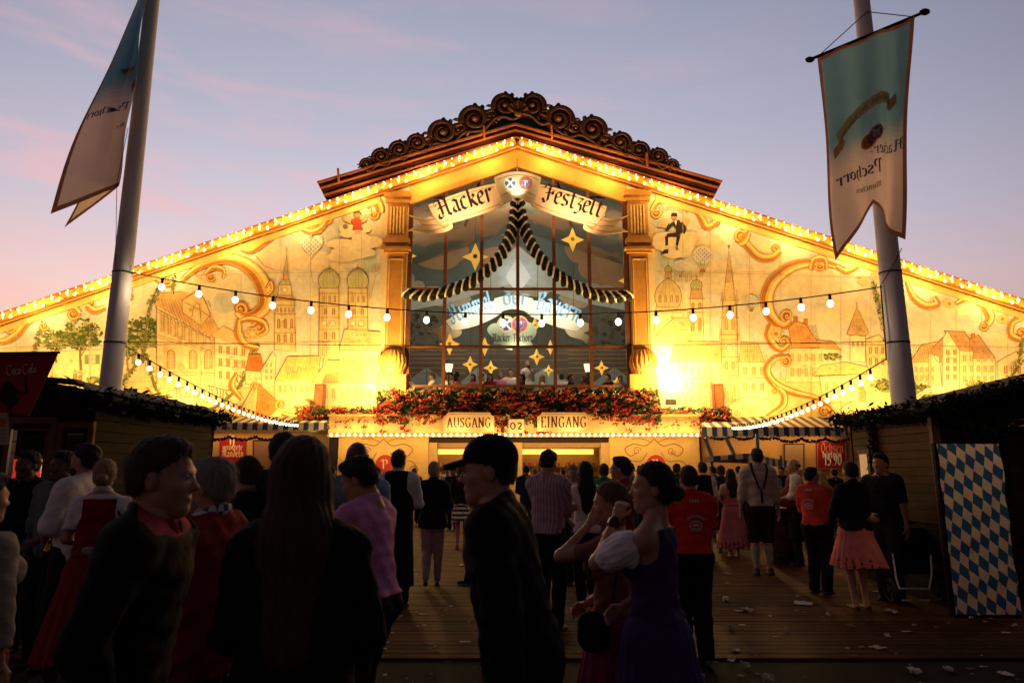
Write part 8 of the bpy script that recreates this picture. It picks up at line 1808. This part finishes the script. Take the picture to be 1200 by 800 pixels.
person('bald waiter in red waistcoat, white sleeves and black apron facing left', 931, 12.2, 537, face=75, hair='bald', haircol=BH, tops=[dict(c=WH2, e=.02, hem=.95, sleeve=.6), dict(c=('wine',(.18,.02,.025)), vest=1, hem=.95, neck=1.5, e=.03, name='waistcoat')], bottoms=[TR(BK2), dict(kind='skirt', name='apron', hem=.42, r0=.175, r1=.22, waist=1.0, c=BK, pleats=5, amp=.006)], arms=('front','front'), fat=.07)
person('man in orange-red polo shirt with turned head and black trousers at the right', 953, 9.5, 547, face=-50, haircol=DH, tops=[dict(c=('orange_red',(.55,.06,.03)), e=.022, hem=.94, sleeve=.38)], bottoms=[TR(BK, e=.026)], arms=('waist','waist'), yaw=-25, extra=[('print', redprint)])
person('woman in black cardigan and pleated coral skirt seen from behind', 997, 8.5, 540, face=12, sex='f', hair='short', haircol=DH, tops=[dict(c=BK, name='cardigan', e=.03, hem=.93, neck=1.48)], bottoms=[dict(kind='skirt', hem=.50, r1=.33, waist=1.02, c=CORAL, pleats=20)], arms=('front','front'), extra=[('pumps',1)])
person('dark-haired man in black polo shirt smiling towards the coral skirt woman', 1033, 9.0, 531, face=125, haircol=DH, skin='tan', tops=[dict(c=BK, e=.022, hem=.90, sleeve=.38)], bottoms=[TR(BK2)], arms=('hang','waist'))
# --- crowd before the doors and stalls
BG = [(390,16,546,10,'m',BK2,DH,'man in charcoal jacket at the left end of the entrance front'),(404,20,548,0,'f',DRD,BH,'woman in dark red top below the left painted ornament'),(440,18,547,170,'m',NV,BH,'man in navy shirt facing out beside the round red emblem'),(486,21,548,20,'m',GREY,GH,'grey-haired man in grey jacket at the left door post'),
      (523,22,547,175,'m',WH2,BH,'man in white shirt facing out inside the left doorway'),(531,19,546,160,'m',BK2,DH,'man in charcoal pullover facing out by the striped skirt'),(618,17,545,0,'m',NV,DH,'man in navy jacket just right of the capped man'),(628,21,548,-20,'f',WH,BL,'blond woman in white deep in the right doorway'),(661,22,549,10,'m',BK,BH,'man in black deep in the right doorway'),
      (693,20,548,0,'m',DRD,DH,'man in dark red at the right door post'),(738,14,542,160,'m',GREY,DH,'dark-haired man in grey facing out below the right ornament'),(752,19,548,0,'f',WH,DH,'dark-haired woman in white below the right ornament'),(781,12.5,543,40,'m',LBL,BH,'man in pale blue shirt left of the red T-shirt man'),(796,15,543,-10,'m',BK2,BH,'brown-haired man in charcoal behind the red T-shirt man'),
      (812,19,548,0,'f',PINK2,BH,'woman in rose top right of the red T-shirt man'),(868,18,546,30,'m',WH2,DH,'man in white shirt between rose dirndl and braces man'),(876,22,549,160,'f',DRD,BL,'blond woman in red under the small stand roof'),(903,17,547,150,'m',('stripe_teal',(.12,.20,.20)),DH,'man in teal shirt facing out behind the barrel'),(916,19,546,170,'m',BK2,DH,'dark-haired man in charcoal facing out behind the bald waiter'),
      (966,13,552,0,'f',('flower_red',(.40,.12,.10)),BL,'blond woman in red floral blouse behind the orange-red polo man'),(980,18,549,10,'m',BK,DH,'man in black in front of the Ochsen board'),(305,15,545,0,'m',BK,BH,'man in black under the left striped awning'),(262,17,547,20,'f',DRD,DH,'woman in dark red in front of the almond board'),(275,13,548,0,'f',BK2,BH,'brown-haired woman in charcoal left of the leather jacket man'),
      (210,9.5,530,-20,'m',BK,DH,'man in black between the profile man and the older man'),(230,12,540,0,'m',NV,DH,'dark-haired man in navy at the left hut corner'),(360,12,540,5,'m',GREY,DH,'man in grey jacket far behind the long-haired woman'),(1005,14,548,0,'m',NV,BH,'man in navy far behind the coral skirt woman'),(45,8.6,550,160,'m',WH2,DH,'stallholder in white inside the lit hut window'),(838,17,546,10,'m',GREY,BH,'man in grey under the left edge of the small stand')]
for i, (px, Y, tp, fc, sx, c_, hc, lab) in enumerate(BG):
    person(lab, px, Y, tp, face=fc, sex=sx, hair='short' if sx == 'm' else ('long' if i % 2 else 'bun'), haircol=hc, tops=[dict(c=c_, e=.02, hem=.9, sleeve=.5 if i % 3 else 1)], bottoms=[TR(BK if i % 2 else DEN)] if sx == 'm' or i % 3 else [dict(kind='skirt', hem=.4, r1=.3, waist=1.03, c=c_)], arms=('hang','front') if i % 2 else ('waist','hang'), group='festival visitors in front of the hall', yaw=(i*37) % 60-30, lean=(i*5) % 9-3, sway=(i*7) % 7-3, pitch=-((i*11) % 14), extra=[('hat', (DKB if i % 2 else GRN_))] if i in (5, 11, 16) else ([('pack', NV)] if i in (13, 21) else ([('bag', (BK, 1))] if i in (7, 19) else [])))
# --- guests on the gallery behind the glass
GL_ = [(478,441,'f',WH2,BL,160,'blond guest in white at the far left of the gallery'),(506,440,'m',WH,BH,100,'man in white shirt in the first window bay'),(527,439,'m',WH2,DH,180,'guest with dark hat and white shirt below the left lantern'),(536,441,'f',CORAL,BH,-120,'woman in coral beside the hatted guest'),(554,441,'f',PINK2,AU,150,'auburn woman in rose in the second window bay'),
       (565,441,'m',WH,DH,-90,'dark-haired man in white shirt by the second window post'),(574,440,'f',DRD,BH,170,'brown-haired woman in dark red left of the bald man'),(586,438,'m',PK,GH,180,'greying man in pink shirt left of the middle post'),(598,435,'m',WH,BH,185,'man in white shirt sitting upright left of the middle post'),(611,441,'m',BK2,DH,100,'man in charcoal right of the middle post'),(636,442,'f',WH2,BL,-90,'blond guest in white right of the standing waitress'),
       (658,441,'m',WH,DH,0,'man in white shirt with dark hair in the fifth window bay'),(669,441,'m',NV,BH,-100,'man in navy left of the right lantern'),(684,443,'f',DRD,BH,90,'woman in dark red below the right lantern'),(712,441,'m',BK,DH,120,'man in black in the last window bay'),(727,443,'m',LBL,BH,180,'man in pale blue at the far right of the gallery')]
for i, (px, py, sx, c_, hc, fc, lab) in enumerate(GL_):
    Y = 31.0+(i % 3)*.35; hh = P(px, py-3, Y).z-zF
    person(lab, px, Y, None, h=hh/(1.755-.44)*1.755, x=P(px, py, Y).x, face=fc, sex=sx, hair='short' if sx == 'm' else 'long', haircol=hc, tops=[dict(c=c_, e=.02, hem=.9, sleeve=.6)], arms=('table','table'), seat=True, z0=zF, group='guests seated on the gallery', res=.03, extra=[('hat', BK)] if 'hatted' in lab or 'dark hat' in lab else [])
person('waitress in white blouse standing behind the middle window post', 617, 31.2, None, h=(P(617,423,31.2).z-zF), x=P(618,430,31.2).x, face=20, sex='f', hair='bun', haircol=BL, tops=[dict(c=WH, e=.03, hem=.9, sleeve=.5)], bottoms=[dict(kind='skirt', hem=.4, r1=.3, c=GREY)], arms=('waist','waist'), z0=zF, res=.026)
